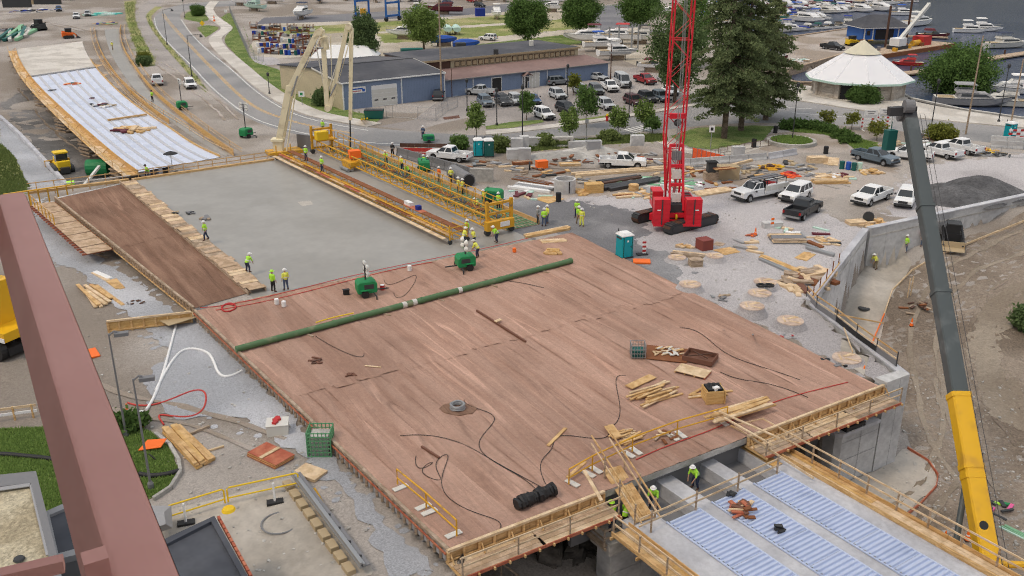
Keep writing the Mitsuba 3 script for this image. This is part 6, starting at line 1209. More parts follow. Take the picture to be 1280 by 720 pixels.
# boats
def hull_m(L, W, D, sheer=.25, n=9):
    m = M(); secs = []
    for i in range(n):
        t = i / (n - 1); x = (t - .5) * L; w = W / 2 * (1 - max(0,(t - .45) / .55) ** 2.2 * .97) * (.9 + .1 * min(1,t * 4)); top = D + sheer * max(0,t - .3) ** 1.5 * 1.6; kz = .0 + .75 * D * max(0,(t - .6) / .4) ** 2
        secs.append([(x, -w, top), (x, -w * .82, kz + D * .35), (x, 0, kz), (x, w * .82, kz + D * .35), (x, w, top)])
    return m.loft(secs), secs
def make_boat(L, W, D, kind):
    pr = Proto(); m,secs = hull_m(L,W,D); pr.part('hull',m,'white'); d = M(); d.grid([[np.array(s[0]) * [1,.96,1] + [0,0,.02],np.array(s[4]) * [1,.96,1] + [0,0,.02]] for s in secs]); pr.part('deck',d,'off_white'); k = M()
    for s in (0, 4): k.tube([np.array(q[s]) + [0, 0, .03] for q in secs], .05, 5)
    pr.part('rub_rail', k, 'charcoal')
    if kind in ('run', 'cover'):
        if kind == 'run':
            c = M(); frustum(c,-.05 * L,.20 * L,W * .36,D + .05,.0 * L,.10 * L,W * .30,D + .55); pr.part('windshield',c,'car_glass'); pr.part('cockpit',M().box((-.22 * L,0,D + .03),(.36 * L,W * .7,.06)),'tan'); c = M(); frustum(c,-.30 * L,.04 * L,W * .40,D + .8,-.26 * L,0,W * .34,D + 1.25); pr.part('canvas_top',c,'royal'); pr.part('engine',M().box((-.52 * L,0,D * .9),(.4,.5,.9)),'charcoal')
        else:
            c = M(); c.loft([[(x * L,-W * .47 * w,D + .05),(x * L,-W * .25 * w,D + hh),(x * L,0,D + hh * 1.25),(x * L,W * .25 * w,D + hh),(x * L,W * .47 * w,D + .05)] for x,w,hh in ((-.49,.95,.3),(-.2,1,.75),(.1,.95,.7),(.46,.2,.35))]); pr.part('cover',c,'royal')
    else:
        c = M(); frustum(c, -.22 * L, .28 * L, W * .38, D, -.2 * L, .16 * L, W * .32, D + .95); pr.part('cabin', c, 'white'); c = M()
        for s in (-1,1): q = [(-.18 * L,s * W * .375,D + .35),(.2 * L,s * W * .365,D + .35),(.14 * L,s * W * .345,D + .75),(-.17 * L,s * W * .35,D + .75)]; c.loft([[np.array(a) + [0,s * .02,0] for a in q],[np.array(a) - [0,s * .02,0] for a in q]])
        pr.part('cabin_window',c,'car_glass'); c = M(); frustum(c,-.24 * L,.05 * L,W * .36,D + .96,-.22 * L,0,W * .30,D + 1.5); pr.part('flybridge',c,'white'); c = M(); frustum(c,-.26 * L,.02 * L,W * .36,D + 2.3,-.24 * L,-.01 * L,W * .32,D + 2.5); pr.part('canvas_top',c,'royal'); c = M()
        for x in (-.24, 0):
            for s in (-1, 1): c.tube([(x * L, s * W * .33, D + 1.4), (x * L, s * W * .33, D + 2.3)], .04, 5)
        pr.part('top_frame',c,'steel'); c = M(); c.tube([(.2 * L,-W * .36,D + .6),(.46 * L,-.1,D + .85),(.49 * L,0,D + .9),(.46 * L,.1,D + .85),(.2 * L,W * .36,D + .6)],.03,5); pr.part('bow_rail',c,'steel'); pr.part('cockpit',M().box((-.36 * L,0,D + .03),(.22 * L,W * .7,.05)),'tan')
    return pr
RUN,COV,CRU,BIG = make_boat(7,2.5,1.0,'run'),make_boat(6.5,2.4,.95,'cover'),make_boat(9.5,3.2,1.35,'cruise'),make_boat(12.5,4.0,1.7,'cruise'); BT = {'r': RUN,'c': COV,'k': CRU,'b': BIG}
def boat(kind, u, v, head, label, z=None, group=None, hull='white', canvas='royal', s=1.0, stand=False):
    p = at(u, v, -1.45 if z is None else z) if z is None or z <= 0 else at(u, v, 0); 
    if stand: p = np.array([p[0], p[1], .9])
    k = BT[kind].stamp('motor_boat', label, 'boat', placem(p, math.radians(head), s), group, mats={'white': hull, 'royal': canvas})
    if stand:
        a = math.radians(head); d = np.array([math.cos(a), math.sin(a), 0]); n = np.array([-d[1], d[0], 0])
        for i in (-1.6, 1.6):
            for t in (-.8, .8): put('stand', M().beam(p + d * i + n * t + [0, 0, -.9], p + d * i + n * t * .6 + [0, 0, .5], .12, .12), 'dark_steel', k)
        put('keel_block', M().box(p + [0, 0, -.45], (3.2, .4, .9), a), 'old_wood', k)
    return k
br_ = random.Random(5); CAN = ['royal','royal','blue','navy','white','charcoal','maroon','dark_green','tan','off_white']; HUL = ['white'] * 8 + ['off_white','navy','off_white','maroon']
GRP = 'boats packed along the marina docks'
def bdesc(k,hu,ca,where): return '%s hulled %s with %s canvas %s' % (hu.replace('_',' '),{'r': 'runabout','c': 'covered dinghy','k': 'cabin cruiser','b': 'large cruiser'}[k],ca.replace('_',' '),where)
def boats(kinds,where,u,v,hd,z,group,s,stand=False): k = br_.choice(kinds); hu,ca = br_.choice(HUL),br_.choice(CAN); boat(k,u,v,hd,bdesc(k,hu,ca,where),z,group,hu,ca,s,stand)
def dock(u0,v0,u1,v1,label,w=1.8): a,b = at(u0,v0,-.75),at(u1,v1,-.75); k = thing('floating_dock',label,'dock'); bar('deck',a,b,w,.25,'old_wood',k); n = max(2,int(np.linalg.norm(b - a) / 9)); [bar('pile',lerp(a,b,i / n) + [0,w / 2,-2],lerp(a,b,i / n) + [0,w / 2,1.2],.3,.3,'brown',k) for i in range(n + 1)]; return a,b
rows = [((905,31),(1008,21),'long floating dock behind the marina quay'),((880,20),(1100,9),'second floating dock of the crowded marina'),((860,9),(1140,0),'farthest floating dock of the crowded marina')]
for (a, b, lab) in rows:
    p,q = dock(*a,*b,lab); d = (q - p) / np.linalg.norm(q - p); n = np.array([-d[1],d[0],0]); L_ = np.linalg.norm(q - p); hd = math.degrees(math.atan2(n[1],n[0])); t = 2.0
    while t < L_ - 2:
        for s in (-1, 1):
            kd_ = br_.choice('rrckkb'); ln = {'r': 7, 'c': 6.5, 'k': 9.5, 'b': 12.5}[kd_]
            if br_.random() < .1: continue
            c = p + d * t + n * s * (1.2 + ln / 2); BT[kd_].stamp('motor_boat',bdesc(kd_,(hu := br_.choice(HUL)),(ca := br_.choice(CAN)),'at the %s' % ' '.join(lab.split()[:3])),'boat',placem([c[0],c[1],-1.45],math.radians(hd + (180 if s < 0 else 0) + br_.uniform(-4,4)),br_.uniform(.9,1.1)),GRP,mats={'white': hu,'royal': ca})
        t += {'r': 3.2, 'c': 3.1, 'k': 3.9, 'b': 4.7}[kd_] * br_.uniform(1, 1.12)
for i in range(8): u = 975 + i * 12.5; boats('rkrck','tied along the quay edge',u,41 - i * .9,-22 + br_.uniform(-5,5),None,'boats tied along the quay',.95)
for i in range(7): boats('kb', 'moored at the outer docks', 1000 + i * 18, 18 - i * 1.9, -14 + br_.uniform(-6, 6), None, 'cruisers at the outer docks', 1)
boat('k',1213,42,-12,'white speed boat with its bow pointing right into the open water',canvas='white'); boat('k',1230,40,-12,'white open boat moored outermost beside the speed boat',canvas='white',s=1.05); boat('r',1166,48,-12,'maroon trimmed runabout at the end of the work barge',hull='maroon',canvas='maroon',s=1.2); boat('b',1258,61,12,'white cabin cruiser with red hull at the right dock',hull='off_white',canvas='navy'); boat('b',1148,33,35,'large white cruiser moored behind the blue boathouse',canvas='off_white',s=1.1); boat('k',1134,83,170,'small red work boat beside the grey pontoon',hull='red',canvas='red',s=.7)
boat('b',1214,134,-14,'grey hulled work boat moored against the promenade',hull='grey',canvas='grey',s=1.0); boat('k',1262,118,165,'white boat at the far right promenade mooring',canvas='white'); boat('k',1252,134,165,'grey and white boat moored at the right promenade',hull='off_white',canvas='grey'); boat('k',1130,20,-12,'white cruiser with blue canvas above the blue boathouse',canvas='blue')
dock(1232,74,1310,62,'grey concrete dock at the right of the basin',3); dock(1118,93,1165,88,'grey pontoon left of the promenade tree',3); dock(1130,45,1185,47,'dock behind the work barge',2)
# quay bulkhead, barge, boathouse
qk = thing('quay_wall','brown timber bulkhead along the marina quay','quay wall'); qp = px([(950,52),(1075,34),(1080,50),(1060,66),(985,88),(976,102),(1015,104),(1120,116),(1140,124),(1200,137),(1290,150),(1500,178)])
for a, b in zip(qp, qp[1:]):
    n = max(1, int(np.linalg.norm(b - a) / 6)); bar('cap_beam', [*a, .12], [*b, .12], .7, .3, 'old_wood' if a[1] > 175 else 'old_concrete', qk)
    for i in range(n): bar('sheet_pile', [*lerp(a, b, i / n), -1.2], [*lerp(a, b, (i + .97) / n), -1.2], .5, 2.5, 'old_wood' if a[1] > 175 else 'mid_grey', qk)
bh = thing('boathouse','blue boathouse with dark hipped roof on the quay','building'); hc = at(1101,49); ha = .12; hb = lambda x,y,z: np.array([hc[0] + x * math.cos(ha) - y * math.sin(ha),hc[1] + x * math.sin(ha) + y * math.cos(ha),z])
put('wall',M().box(hb(0,3,1.6),(12,9,3.2),ha),'lift_blue',bh); put('roof',M().loft([[hb(-7,-2.5,3.2),hb(7,-2.5,3.2),hb(7,8.5,3.2),hb(-7,8.5,3.2)],[hb(-2.5,3,6.0),hb(2.5,3,6.0),hb(2.5,3.2,6.0),hb(-2.5,3.2,6.0)]]),'roof_grey',bh); put('eave',M().box(hb(0,3,3.1),(14,11,.15),ha),'white',bh)
for x in (-5.5, -3.2, 3.8, 5.8): put('corner_trim', M().box(hb(x, -1.56, 1.6), (.3, .1, 3.1), ha), 'white', bh)
put('opening', M().box(hb(0, -1.53, 1.4), (5, .08, 2.6), ha), 'black', bh); put('window', M().box(hb(-4.4, -1.54, 1.8), (.9, .06, 1.2), ha), 'pane', bh)
bg = thing('work_barge','low brown work barge piled with gear in front of the boathouse','barge'); g0_,g1_ = at(1092,72,-.6),at(1195,56,-.6); gd_ = (g1_ - g0_) / np.linalg.norm(g1_ - g0_); ga_ = math.atan2(gd_[1],gd_[0]); gL = np.linalg.norm(g1_ - g0_); gq = lambda t,y,z: np.array([*(g0_ + gd_ * t + np.array([-gd_[1],gd_[0],0]) * y)[:2],z])
put('hull',M().box(gq(gL / 2,3.5,-.9),(gL,7,1.3),ga_),'rust',bg); put('deck',M().box(gq(gL / 2,3.5,-.22),(gL - .4,6.6,.06),ga_),'old_wood',bg); put('deck_house',M().box(gq(gL * .74,4,.9),(4,3,2.2),ga_),'red',bg); put('winch',M().tube([gq(gL * .6,3.5,.6),gq(gL * .68,3.5,.6)],.7,12),'yellow_paint',bg)
for i in range(14): put('gear',M().box(gq(br_.uniform(1,gL - 6),br_.uniform(1,6),.2),(br_.uniform(.6,2),br_.uniform(.5,1.2),br_.uniform(.5,1.3)),br_.uniform(0,3)),br_.choice(['rust','old_wood','mid_grey','yellow_paint','tan']),bg)
wc = thing('barge_crane','white crane with lattice boom on the work barge','crane'); c_ = gq(gL * .42,3.5,0); put('cab',M().box(c_ + [0,0,1.3],(3.4,2.6,2.2),ga_),'white',wc); put('track_base',M().box(c_ + [0,0,.2],(4.4,3.2,.8),ga_),'charcoal',wc); put('boom',M().beam(c_ + [0,0,1.5],gq(gL * .42 + 15,5,9.5),.8,.8),'off_white',wc)
for u,v,t in ((1106,62,22),(1133,50,12)): p = at(u,v,-1); put('mooring_pile',M().tube([p + [0,0,-2],p + [0,0,10.5]],.3,8),'brown',label='tall brown mooring pile beside the %s' % ('boathouse opening' if u == 1106 else 'right end of the boathouse'),cat='mooring pile')
# yard boats
YB = [('b',377,24,262,'white flybridge cruiser on stands facing away left of the blue lift','white','navy'),('k',505,49,175,'white boat with green keel on stands left of the leafy tree','white','white'),('r',521,15,280,'pale boat on stands beyond the leafy tree','mint','off_white'),('b',555,18,175,'long white and maroon boat on stands by the lane','maroon','white'),('k',621,24,275,'white sailing hull on stands in the grass','white','off_white'),('c',559,43,100,'small covered dinghy in the grass, left one','mint','mint'),('c',570,43,100,'small covered dinghy in the grass, right one','mint','mint'),
      ('b',735,56,178,'white cruiser with blue windows behind the warehouse roof end','white','maroon'),('b',770,55,170,'white and red cruiser standing by the steel frame','white','red'),('k',772,75,15,'white hull on stands right of the warehouse end','white','white'),('k',753,64,10,'boat under a blue sheet right of the warehouse','white','blue'),('k',800,55,170,'grey and white boat beside the steel frame','off_white','charcoal'),('c',583,63,10,'blue covered boat just behind the warehouse roof','blue','blue'),('c',555,58,10,'blue tarpaulin covered dinghy behind the warehouse','blue','blue'),('k',690,15,178,'white boat parked beside the dark asphalt lot','white','white'),('b',690,6,178,'navy and white boat at the top edge of the yard','white','navy'),('k',340,5,170,'white boat under trees at the top of the yard','white','white'),('k',300,7,150,'boat under a bright blue cover by the far bend','white','blue'),('k',318,14,150,'pale blue boat near the fenced storage yard','mint','aqua')]
for k_, u, v, hd, lab, hu, ca in YB: boat(k_, u, v, hd, lab, 0, None, hu, ca, 1.0, True)
for i in range(30):
    u, v = 815 + br_.uniform(0, 150), 20 + br_.uniform(0, 72)
    if u > 940 - (v - 20) * .1 and v < 62: v = 66 + br_.uniform(0, 20)
    boats('rkkcb', 'on stands behind the spruces', u, v, br_.choice([170, -10]) + br_.uniform(-12, 12), 0, 'boats stored on land behind the spruces', .9, True)
for i in range(22): boats('rkcb','in the far row of the yard',395 + i * 20 + br_.uniform(-6,6),br_.uniform(-3,4),br_.choice([80,100,170]) + br_.uniform(-12,12),0,'boats in the far row of the yard',.9,True)
# far vehicles and stores beyond the road
for i,(u,v,c) in enumerate([(590,3,'red'),(560,5,'blue'),(520,2,'white'),(735,14,'silver'),(655,12,'white'),(600,9,'black')]): veh('suv',u,v,10,1,c,['red car at the top edge of the boat yard','blue car at the top edge of the boat yard','white car left among the far boats','silver car on the dark asphalt lot','white car left of the dark asphalt lot','black car on the far yard lane'][i])
# clutter helpers
cr_ = random.Random(9)
def vec(a, b): d = np.asarray(b, float) - np.asarray(a, float); return d
def gz(u, v, z): return G(u, v) if z is None else at(u, v, z)
def pile(name, label, cat, u0, v0, u1, v1, n, w, hh, spread, z=None, ms=('wood', 'pale_wood', 'wood'), jit=.12, rows=1, group=None, part='plank'):
    """boards lying from one photo point to another; n boards, spread metres across, in rows"""
    a,b = gz(u0,v0,z),gz(u1,v1,z); d = b - a; L = np.linalg.norm(d); d /= L; n2 = np.array([-d[1],d[0],0]); k = thing(name,label,cat,group); per = max(1,int(math.ceil(n / rows)))
    for i in range(n):
        r,c = divmod(i,per); off = ((c + .5) / per - .5) * spread + cr_.uniform(-.03,.03); e = cr_.uniform(-jit,jit) * L * .5; t = cr_.uniform(-jit,jit) * .6
        lift = hh * (r + .55) + .003 * (i % 3); dd = d * math.cos(t) + n2 * math.sin(t); l = L * cr_.uniform(1 - jit * 1.6,1); m = (a + b) / 2 + n2 * off + d * e
        bar(part, m - dd * l / 2 + [0, 0, lift], m + dd * l / 2 + [0, 0, lift], w, hh * .92, cr_.choice(ms), k)
    return k
def heap(name, label, cat, u, v, n, size, R, z=None, ms=('wood', 'pale_wood', 'old_wood'), part='scrap', h0=.0):
    c = gz(u, v, z); k = thing(name, label, cat)
    for i in range(n):
        r = R * cr_.random() ** .6; a = cr_.uniform(0,6.28); l = size * cr_.uniform(.45,1.1); t = cr_.uniform(0,6.28); zz = h0 + .05 + .16 * (1 - r / R) * cr_.random() * min(3,n / 8); p = c + [r * math.cos(a),r * math.sin(a),zz]; q = np.array([math.cos(t),math.sin(t),cr_.uniform(-.08,.08)]) * l / 2
        bar(part, p - q, p + q, cr_.uniform(.09, .2) * max(1, size * 1.7), .05 * max(1, size * 2), cr_.choice(ms), k)
    return k
def box(name, label, cat, u, v, size, a, m, z=None, strips=None, top=None, group=None):
    c = gz(u, v, z); k = thing(name, label, cat, group); put('body', M().box(c + [0, 0, size[2] / 2], size, math.radians(a)), m, k)
    put('lid' if top else 'top', M().box(c + [0, 0, size[2] + .03], (size[0] + .06, size[1] + .06, .06), math.radians(a)), top or m, k)
    if strips:
        for s in (-.3,.3): put('skid',M().box(c + [math.cos(math.radians(a)) * s * size[0],math.sin(math.radians(a)) * s * size[0],.04],(.1,size[1] + .04,.1),math.radians(a)),strips,k)
    return k
def drum(name, label, cat, u, v, r, hh, m, z=None, lid=None, group=None, n=14):
    c = gz(u,v,z); k = thing(name,label,cat,group); put('body',M().lathe([(0,0),(r * .96,0),(r,hh * .06),(r * .97,hh * .33),(r,hh * .36),(r * .97,hh * .66),(r,hh * .69),(r,hh),(0,hh)],c,n),m,k); put('lid',M().lathe([(0,hh),(r * .9,hh),(r * .9,hh + .04),(0,hh + .04)],c,n),lid or m,k); return k
def cone(label, u, v, z=None, s=1.0):
    c = gz(u,v,z); k = thing('traffic_cone',label,'traffic cone'); put('base',M().box(c + [0,0,.03],(.42 * s,.42 * s,.06)),'black',k); put('cone',M().lathe([(.17 * s,.06),(.03 * s,.8 * s),(0,.8 * s)],c,12),'orange',k); put('white_band',M().lathe([(.122 * s,.32 * s),(.078 * s,.52 * s)],c + [0,0,.004],12),'white',k)
def hose(name, label, cat, pts, r, m, z=None, lift=None):
    p = np.array([gz(u, v, z) for u, v in pts]); t = np.linspace(0, 1, len(p)); from_ = np.linspace(0, 1, len(p) * 7)
    from scipy.interpolate import CubicSpline
    q = CubicSpline(t, p)(from_); 
    if z is None: q[:, 2] = h(q[:, 0], q[:, 1])
    q[:, 2] += r * .9 + (lift or 0); return put(name, M().tube(q, r, 7), m, smooth=True, label=label, cat=cat)
ZS = ZD + .05
# on the burlap deck
a, b = at(294, 437, .4), at(713, 326, .4); pp = thing('green_pipe', 'long green pipe lying right across the burlap deck', 'pipe'); pd = (b - a); 
for i in range(4): p,q = a + pd * i / 4,a + pd * (i + 1) / 4; put('pipe_length',M().tube([p + pd * .002,p + pd * .06 + [0,0,.02],q - pd * .06,q - pd * .002],.235,12),'green_pipe',pp,smooth=40); put('coupling',M().tube([q - pd * .004,q + pd * .004],.265,12),'green_pipe',pp)
for f in (.47, .61, .44): put('white_wrap', M().tube([a + pd * f, a + pd * (f + .012)], .25, 12), 'off_white', pp)
for f in (.18, .39, .55, .72, .9): bar('chock', a + pd * f + [-.5 * E1[1], .0, -.25], a + pd * f + [.5, -.6, -.25], .14, .14, 'old_wood', pp)
cg = at(489, 440, .35)
pile('lumber_pile','tumbled pile of short boards on the deck behind the yellow rail','lumber pile',793,503,843,484,14,.16,.09,2.0,ZS,jit=.3,rows=3); bar('board',at(786,484,ZS + .1),at(816,470,ZS + .1),.65,.06,'wood',label='wide plywood board leaning on the tumbled lumber pile',cat='board')
st_ = thing('scrap_tray','brown plywood sheet covered with short wood offcuts','plywood sheet'); c = at(833,443,ZS); put('sheet',M().box(c + [0,0,.05],(3.1,2.3,.04),-.25),'rust',st_)
for i in range(26): p = c + [cr_.uniform(-.9,1.0),cr_.uniform(-.6,.8),.12 + .1 * cr_.random()]; t = cr_.uniform(0,3.1); bar('offcut',p,p + [.5 * math.cos(t),.5 * math.sin(t),.02],.12,.06,cr_.choice(['pale_wood','wood','pale_wood','off_white']),st_)
cgk = thing('wire_cage', 'grey wire basket beside the sheet of offcuts', 'basket'); c = at(797, 445, ZS)
for s in np.linspace(-.5, .5, 6):
    for t in (-.5,.5): bar('wire',c + [s,t,0],c + [s,t,1.0],.03,.03,'steel',cgk); bar('wire',c + [t,s,0],c + [t,s,1.0],.03,.03,'steel',cgk)
for z in (.1, .4, .7, 1.0):
    for s in (-.5,.5): bar('wire',c + [-.5,s,z],c + [.5,s,z],.035,.035,'steel',cgk); bar('wire',c + [s,-.5,z],c + [s,.5,z],.035,.035,'steel',cgk)
put('contents', M().box(c + [0, 0, .3], (.8, .8, .5)), 'dark_green', cgk)
rt = thing('steel_tray','rusty brown steel tray frame with diagonal bars','frame'); c = at(875,450,ZS); put('floor',M().box(c + [0,0,.06],(2.1,1.5,.05),-.5),'rebar',rt)
for s in (-1,1): put('side',M().box(c + np.array([-.24 * 0 + s * .75 * math.sin(.5),s * .75 * math.cos(.5),.25]),(2.1,.07,.35),-.5),'rebar',rt); put('end',M().box(c + np.array([s * 1.05 * math.cos(.5),-s * 1.05 * math.sin(.5),.25]),(.07,1.5,.35),-.5),'rebar',rt)
bar('diagonal', c + [-.9, -.2, .42], c + [.9, .2, .42], .06, .06, 'brown', rt); bar('diagonal', c + [-.4, .6, .42], c + [.4, -.6, .42], .06, .06, 'brown', rt)
pl = thing('plywood_shutter','pale framed plywood panel lying below the rusty tray','panel'); c = at(866,466,ZS); put('panel',M().box(c + [0,0,.16],(2.2,1.3,.05),-.55),'pale_wood',pl); [put('batten',M().box(c + np.array([math.cos(-.55) * s,math.sin(-.55) * s,.10]),(.08,1.3,.16),-.55),'red_wood' if s > 1 else 'wood',pl) for s in (-1.05,-.35,.35,1.05)]
ck = thing('tool_crate','open plywood crate with black gear inside on the deck','crate'); c = at(891,500,ZS); [put('side',M().box(c + o,s,.15),'ply',ck) for o,s in (([0,-.55,.45],(1.2,.05,.9)),([0,.55,.45],(1.2,.05,.9)),([-.58,0,.45],(.05,1.1,.9)),([.58,0,.45],(.05,1.1,.9)))]
put('gear',M().box(c + [0,.1,.65],(1.0,.9,.6),.15),'black',ck); [put('gear',M().tube([c + [x,.1,.7],c + [x,.2,1.15]],.09,8),'charcoal',ck) for x in (-.3,0,.3)]; put('bag',M().box(c + [.1,-.2,.95],(.4,.3,.2),.5),'white',ck)
pile('loose_planks', 'three planks lying beside the open plywood crate', 'planks', 861, 497, 915, 490, 3, .18, .08, .5, ZS, jit=.2)
bar('board', at(862, 494, ZS + .05), at(880, 484, ZS + .05), .2, .06, 'wood', label='single short plank left of the open crate', cat='board')
pile('lumber_pile','bundle of long pale boards sticking out past the yellow rail','lumber pile',888,526,965,499,9,.22,.09,1.3,ZS + .45,ms=('pale_wood','wood','pale_wood'),jit=.14,rows=2)
bar('board',at(896,513,ZS + .95),at(975,548,ZS + .4),.14,.08,'pale_wood',label='long pale board laid across the bundle towards the edge form',cat='board'); bar('board',at(905,522,ZS + .9),at(965,556,ZS + .3),.14,.08,'pale_wood',label='second pale board laid across the bundle, nearest the viewer',cat='board')
pile('lumber_pile','scattered short boards by the top of the gangway','lumber pile',765,552,797,540,9,.14,.07,1.6,ZS,jit=.35,rows=2); pile('lumber_pile','fan of thin strips of wood beside the gangway top','lumber pile',775,545,800,541,8,.07,.05,1.2,ZS,jit=.45,ms=('pale_wood',)); pile('form_panel','two narrow boards leaning by the gangway top','boards',760,532,772,548,2,.35,.06,.5,ZS + .15,ms=('wood',),jit=.05)
heap('chain_of_offcuts', 'line of short offcuts leading back from the yellow rail', 'offcuts', 832, 545, 8, .6, .8, ZS, ms=('pale_wood', 'old_wood', 'rust')); 
bar('board',at(685,557,ZS + .04),at(707,535,ZS + .04),.2,.06,'wood',label='single yellow board lying alone in the middle of the deck front',cat='board'); bar('board',at(709,597,ZS + .25),at(732,577,ZS + .5),.2,.07,'wood',label='board propped on the left end of the front rail',cat='board'); bar('board',at(730,588,ZS + .9),at(752,626,ZS + .6),.18,.08,'pale_wood',label='pale board leaning steeply at the left of the gangway',cat='board')
bar('timber',at(596,388,ZS + .08),at(657,427,ZS + .08),.14,.14,'rebar',label='dark steel bar lying in the middle of the burlap',cat='steel bar'); bar('board',at(619,402,ZS + .2),at(626,399,ZS + .2),.3,.06,'pale_wood',label='small block beneath the dark bar, middle one',cat='wood block'); bar('board',at(527,558,ZS + .06),at(549,572,ZS + .06),.12,.1,'rebar',label='short dark stick lying left of the cable tangle',cat='stick')
bar('board', at(456, 457, ZS + .04), at(476, 459, ZS + .04), .12, .05, 'pale_wood', label='little pale stick below the green pipe', cat='stick')
tp = thing('rolled_tarp','crumpled black tarpaulin roll lying near the front edge','tarpaulin'); a,b = at(645,631,ZS + .3),at(692,611,ZS + .3); d = b - a; n2 = np.array([-d[1],d[0],0]) / np.linalg.norm(d)
for i in range(13):
    t0 = i / 13; p = a + d * t0; sp = .34 * (.8 + .3 * cr_.random()); rings = []
    for s in (0, .5, 1):
        c = p + d * (s / 11); g = np.linspace(0,6.28,13)[:-1]; rr = sp * (1 + (.22 if s == .5 else 0) + .16 * np.array([cr_.uniform(-1,1) for _ in g])); rings.append([c + n2 * math.cos(t) * r + np.array([0,0,1]) * max(-.28,math.sin(t) * r) for t,r in zip(g,rr)])
    put('fold', M().loft(rings), 'black', tp, smooth=30)
dc = at(572,511,ZS); dk_ = thing('cable_coil','coil of grey cable on a round patch of dirt on the deck','cable coil'); put('dirt_patch',M().prism(wobble([dc + [1.25 * math.cos(t),.8 * math.sin(t),0] for t in np.linspace(0,6.28,9)[:-1]],.15,3),ZS - .03,ZS + .03),'burlap_dark',dk_)
for i in range(4): put('loop',M().tube([dc + [(.46 - .04 * (i % 3)) * math.cos(t + i),(.46 - .05 * (i % 2)) * math.sin(t + i),.10 + .08 * i + .03 * math.sin(3 * t)] for t in np.linspace(0,6.28,18)],.055,6),'steel',dk_)
for i,(pts,lab) in enumerate([([(500,545),(540,545),(580,556),(620,578),(660,600),(692,618)],'thin black cable running to the black tarpaulin'),([(580,500),(600,512),(618,525),(600,550),(610,572),(640,590),(670,612)],'black cable snaking down from the dirt patch'),([(682,605),(678,575),(690,560),(700,545),(740,548),(760,535)],'black hose looping up from the tarpaulin'),([(760,535),(775,510),(770,480),(782,470)],'dark cable towards the leaning plywood board'),
        ([(520,570),(530,585),(540,578),(528,590),(550,600),(545,580),(560,570),(552,605),(580,635),(615,648),(625,662)],'tangled black cable left of the front edge'),([(395,420),(410,430),(440,444),(455,442)],'dark cable lying behind the green pipe'),([(480,350),(500,352),(520,345),(510,365),(492,366)],'loop of dark cable right of the near light tower'),([(850,410),(880,420),(905,440),(940,455),(1000,475)],'long dark cable running along the right of the deck'),([(900,465),(930,475),(960,480),(1010,497)],'dark cable curving to the right corner of the deck'),([(605,350),(640,352),(680,360)],'grey strap lying behind the pipe')]): hose('cable',lab,'cable',pts,.02,'black',ZS)
hose('red_hose','red hose lying along the right end of the front edge','hose',[(795,575),(850,552),(900,533),(950,510),(1000,493),(1060,478)],.03,'hose_red',ZS); hose('red_hose','red hose following the pour edge across the deck','hose',[(250,385),(330,372),(420,350),(500,332),(580,316),(660,298)],.032,'hose_red',ZS); hose('red_hose','second red hose along the pour edge','hose',[(270,388),(370,368),(460,345),(540,328)],.032,'hose_red',ZS); hose('red_hose','small coil of red hose at the left corner of the deck','hose',[(277,385),(290,380),(294,386),(282,390),(278,384),(292,382)],.06,'red',ZS); hose('yellow_hose','short yellow hose on top of the green pipe','hose',[(395,404),(415,398),(442,392)],.05,'yellow',.75)
for u,v,lab in ((346,380,'white bucket, left of two near the pour edge'),(355,383,'white bucket, right of two near the pour edge'),(512,338,'white bucket between the two light towers')): drum('bucket',lab,'bucket',u,v,.19,.42,'white',ZS)
box('fuel_can','dark fuel cans at the wheel of the near light tower','can',433,368,(.5,.3,.4),20,'black',ZS); drum('red_bucket','red and white bucket right of the near light tower','bucket',478,362,.2,.4,'red',ZS,'white'); drum('bucket','small orange bucket near the right end of the pour edge','bucket',643,315,.18,.35,'orange',ZS)
heap('dirt_clod','torn scraps of burlap and dirt on the left of the deck','debris',395,452,7,.7,.6,ZS,ms=('rebar','brown')); heap('dirt_clod','scraps lying at the end of the dark streak','debris',440,470,5,.6,.4,ZS,ms=('rebar','brown')); heap('wood_frame','yellow wooden trestle at the right end of the green pipe','trestle',692,315,10,1.5,.7,ZS,ms=('wood','ply')); pile('timber_stack','pale timber stack at the right corner of the pour','timber',676,304,708,302,5,.3,.2,.9,0,jit=.08); pile('form_panel','long wooden form left of the three talking people','form',655,297,713,286,4,.25,.25,.8,0,jit=.05)
def barricade_rail(label, pts, z, name='yellow_barrier'):
    k = thing(name, label, 'barrier'); p = [at(u, v, z) for u, v in pts]
    for i in range(len(p) - 1):
        a,b = p[i],p[i + 1]; put('rail_frame',M().tube([a + [0,0,.1],a + [0,0,1.05],b + [0,0,1.05],b + [0,0,.1]],.05,7).tube([a + [0,0,.5],b + [0,0,.5]],.045,7),'yellow_paint',k); d = (b - a) / np.linalg.norm(b - a); n = np.array([-d[1],d[0],0])
        for q in (a + d * .3, b - d * .3): put('foot_plate', M().box(q + [0, 0, .03], (.35, .9, .05), math.atan2(d[1], d[0])), 'off_white', k)
    return k
barricade_rail('yellow barrier rails with white feet along the front edge',[(711,607),(740,590),(790,566),(846,545),(908,527)],ZS); barricade_rail('yellow barrier rails with white feet near the left front corner',[(497,607),(533,637),(571,672)],ZS)
heap('trowel_gear','dark finishing tools lying on the fresh concrete','tools',240,266,6,.9,.5,.05,ms=('charcoal','mid_grey')); heap('trowel_gear','wet slurry board beside the dark finishing tools','tools',256,273,5,1.2,.6,.05,ms=('mid_grey','old_wood')); heap('kneeling_gear','black bucket and gear at the walkway edge','gear',219,266,7,.7,.4,.45,ms=('black','charcoal','tan'))
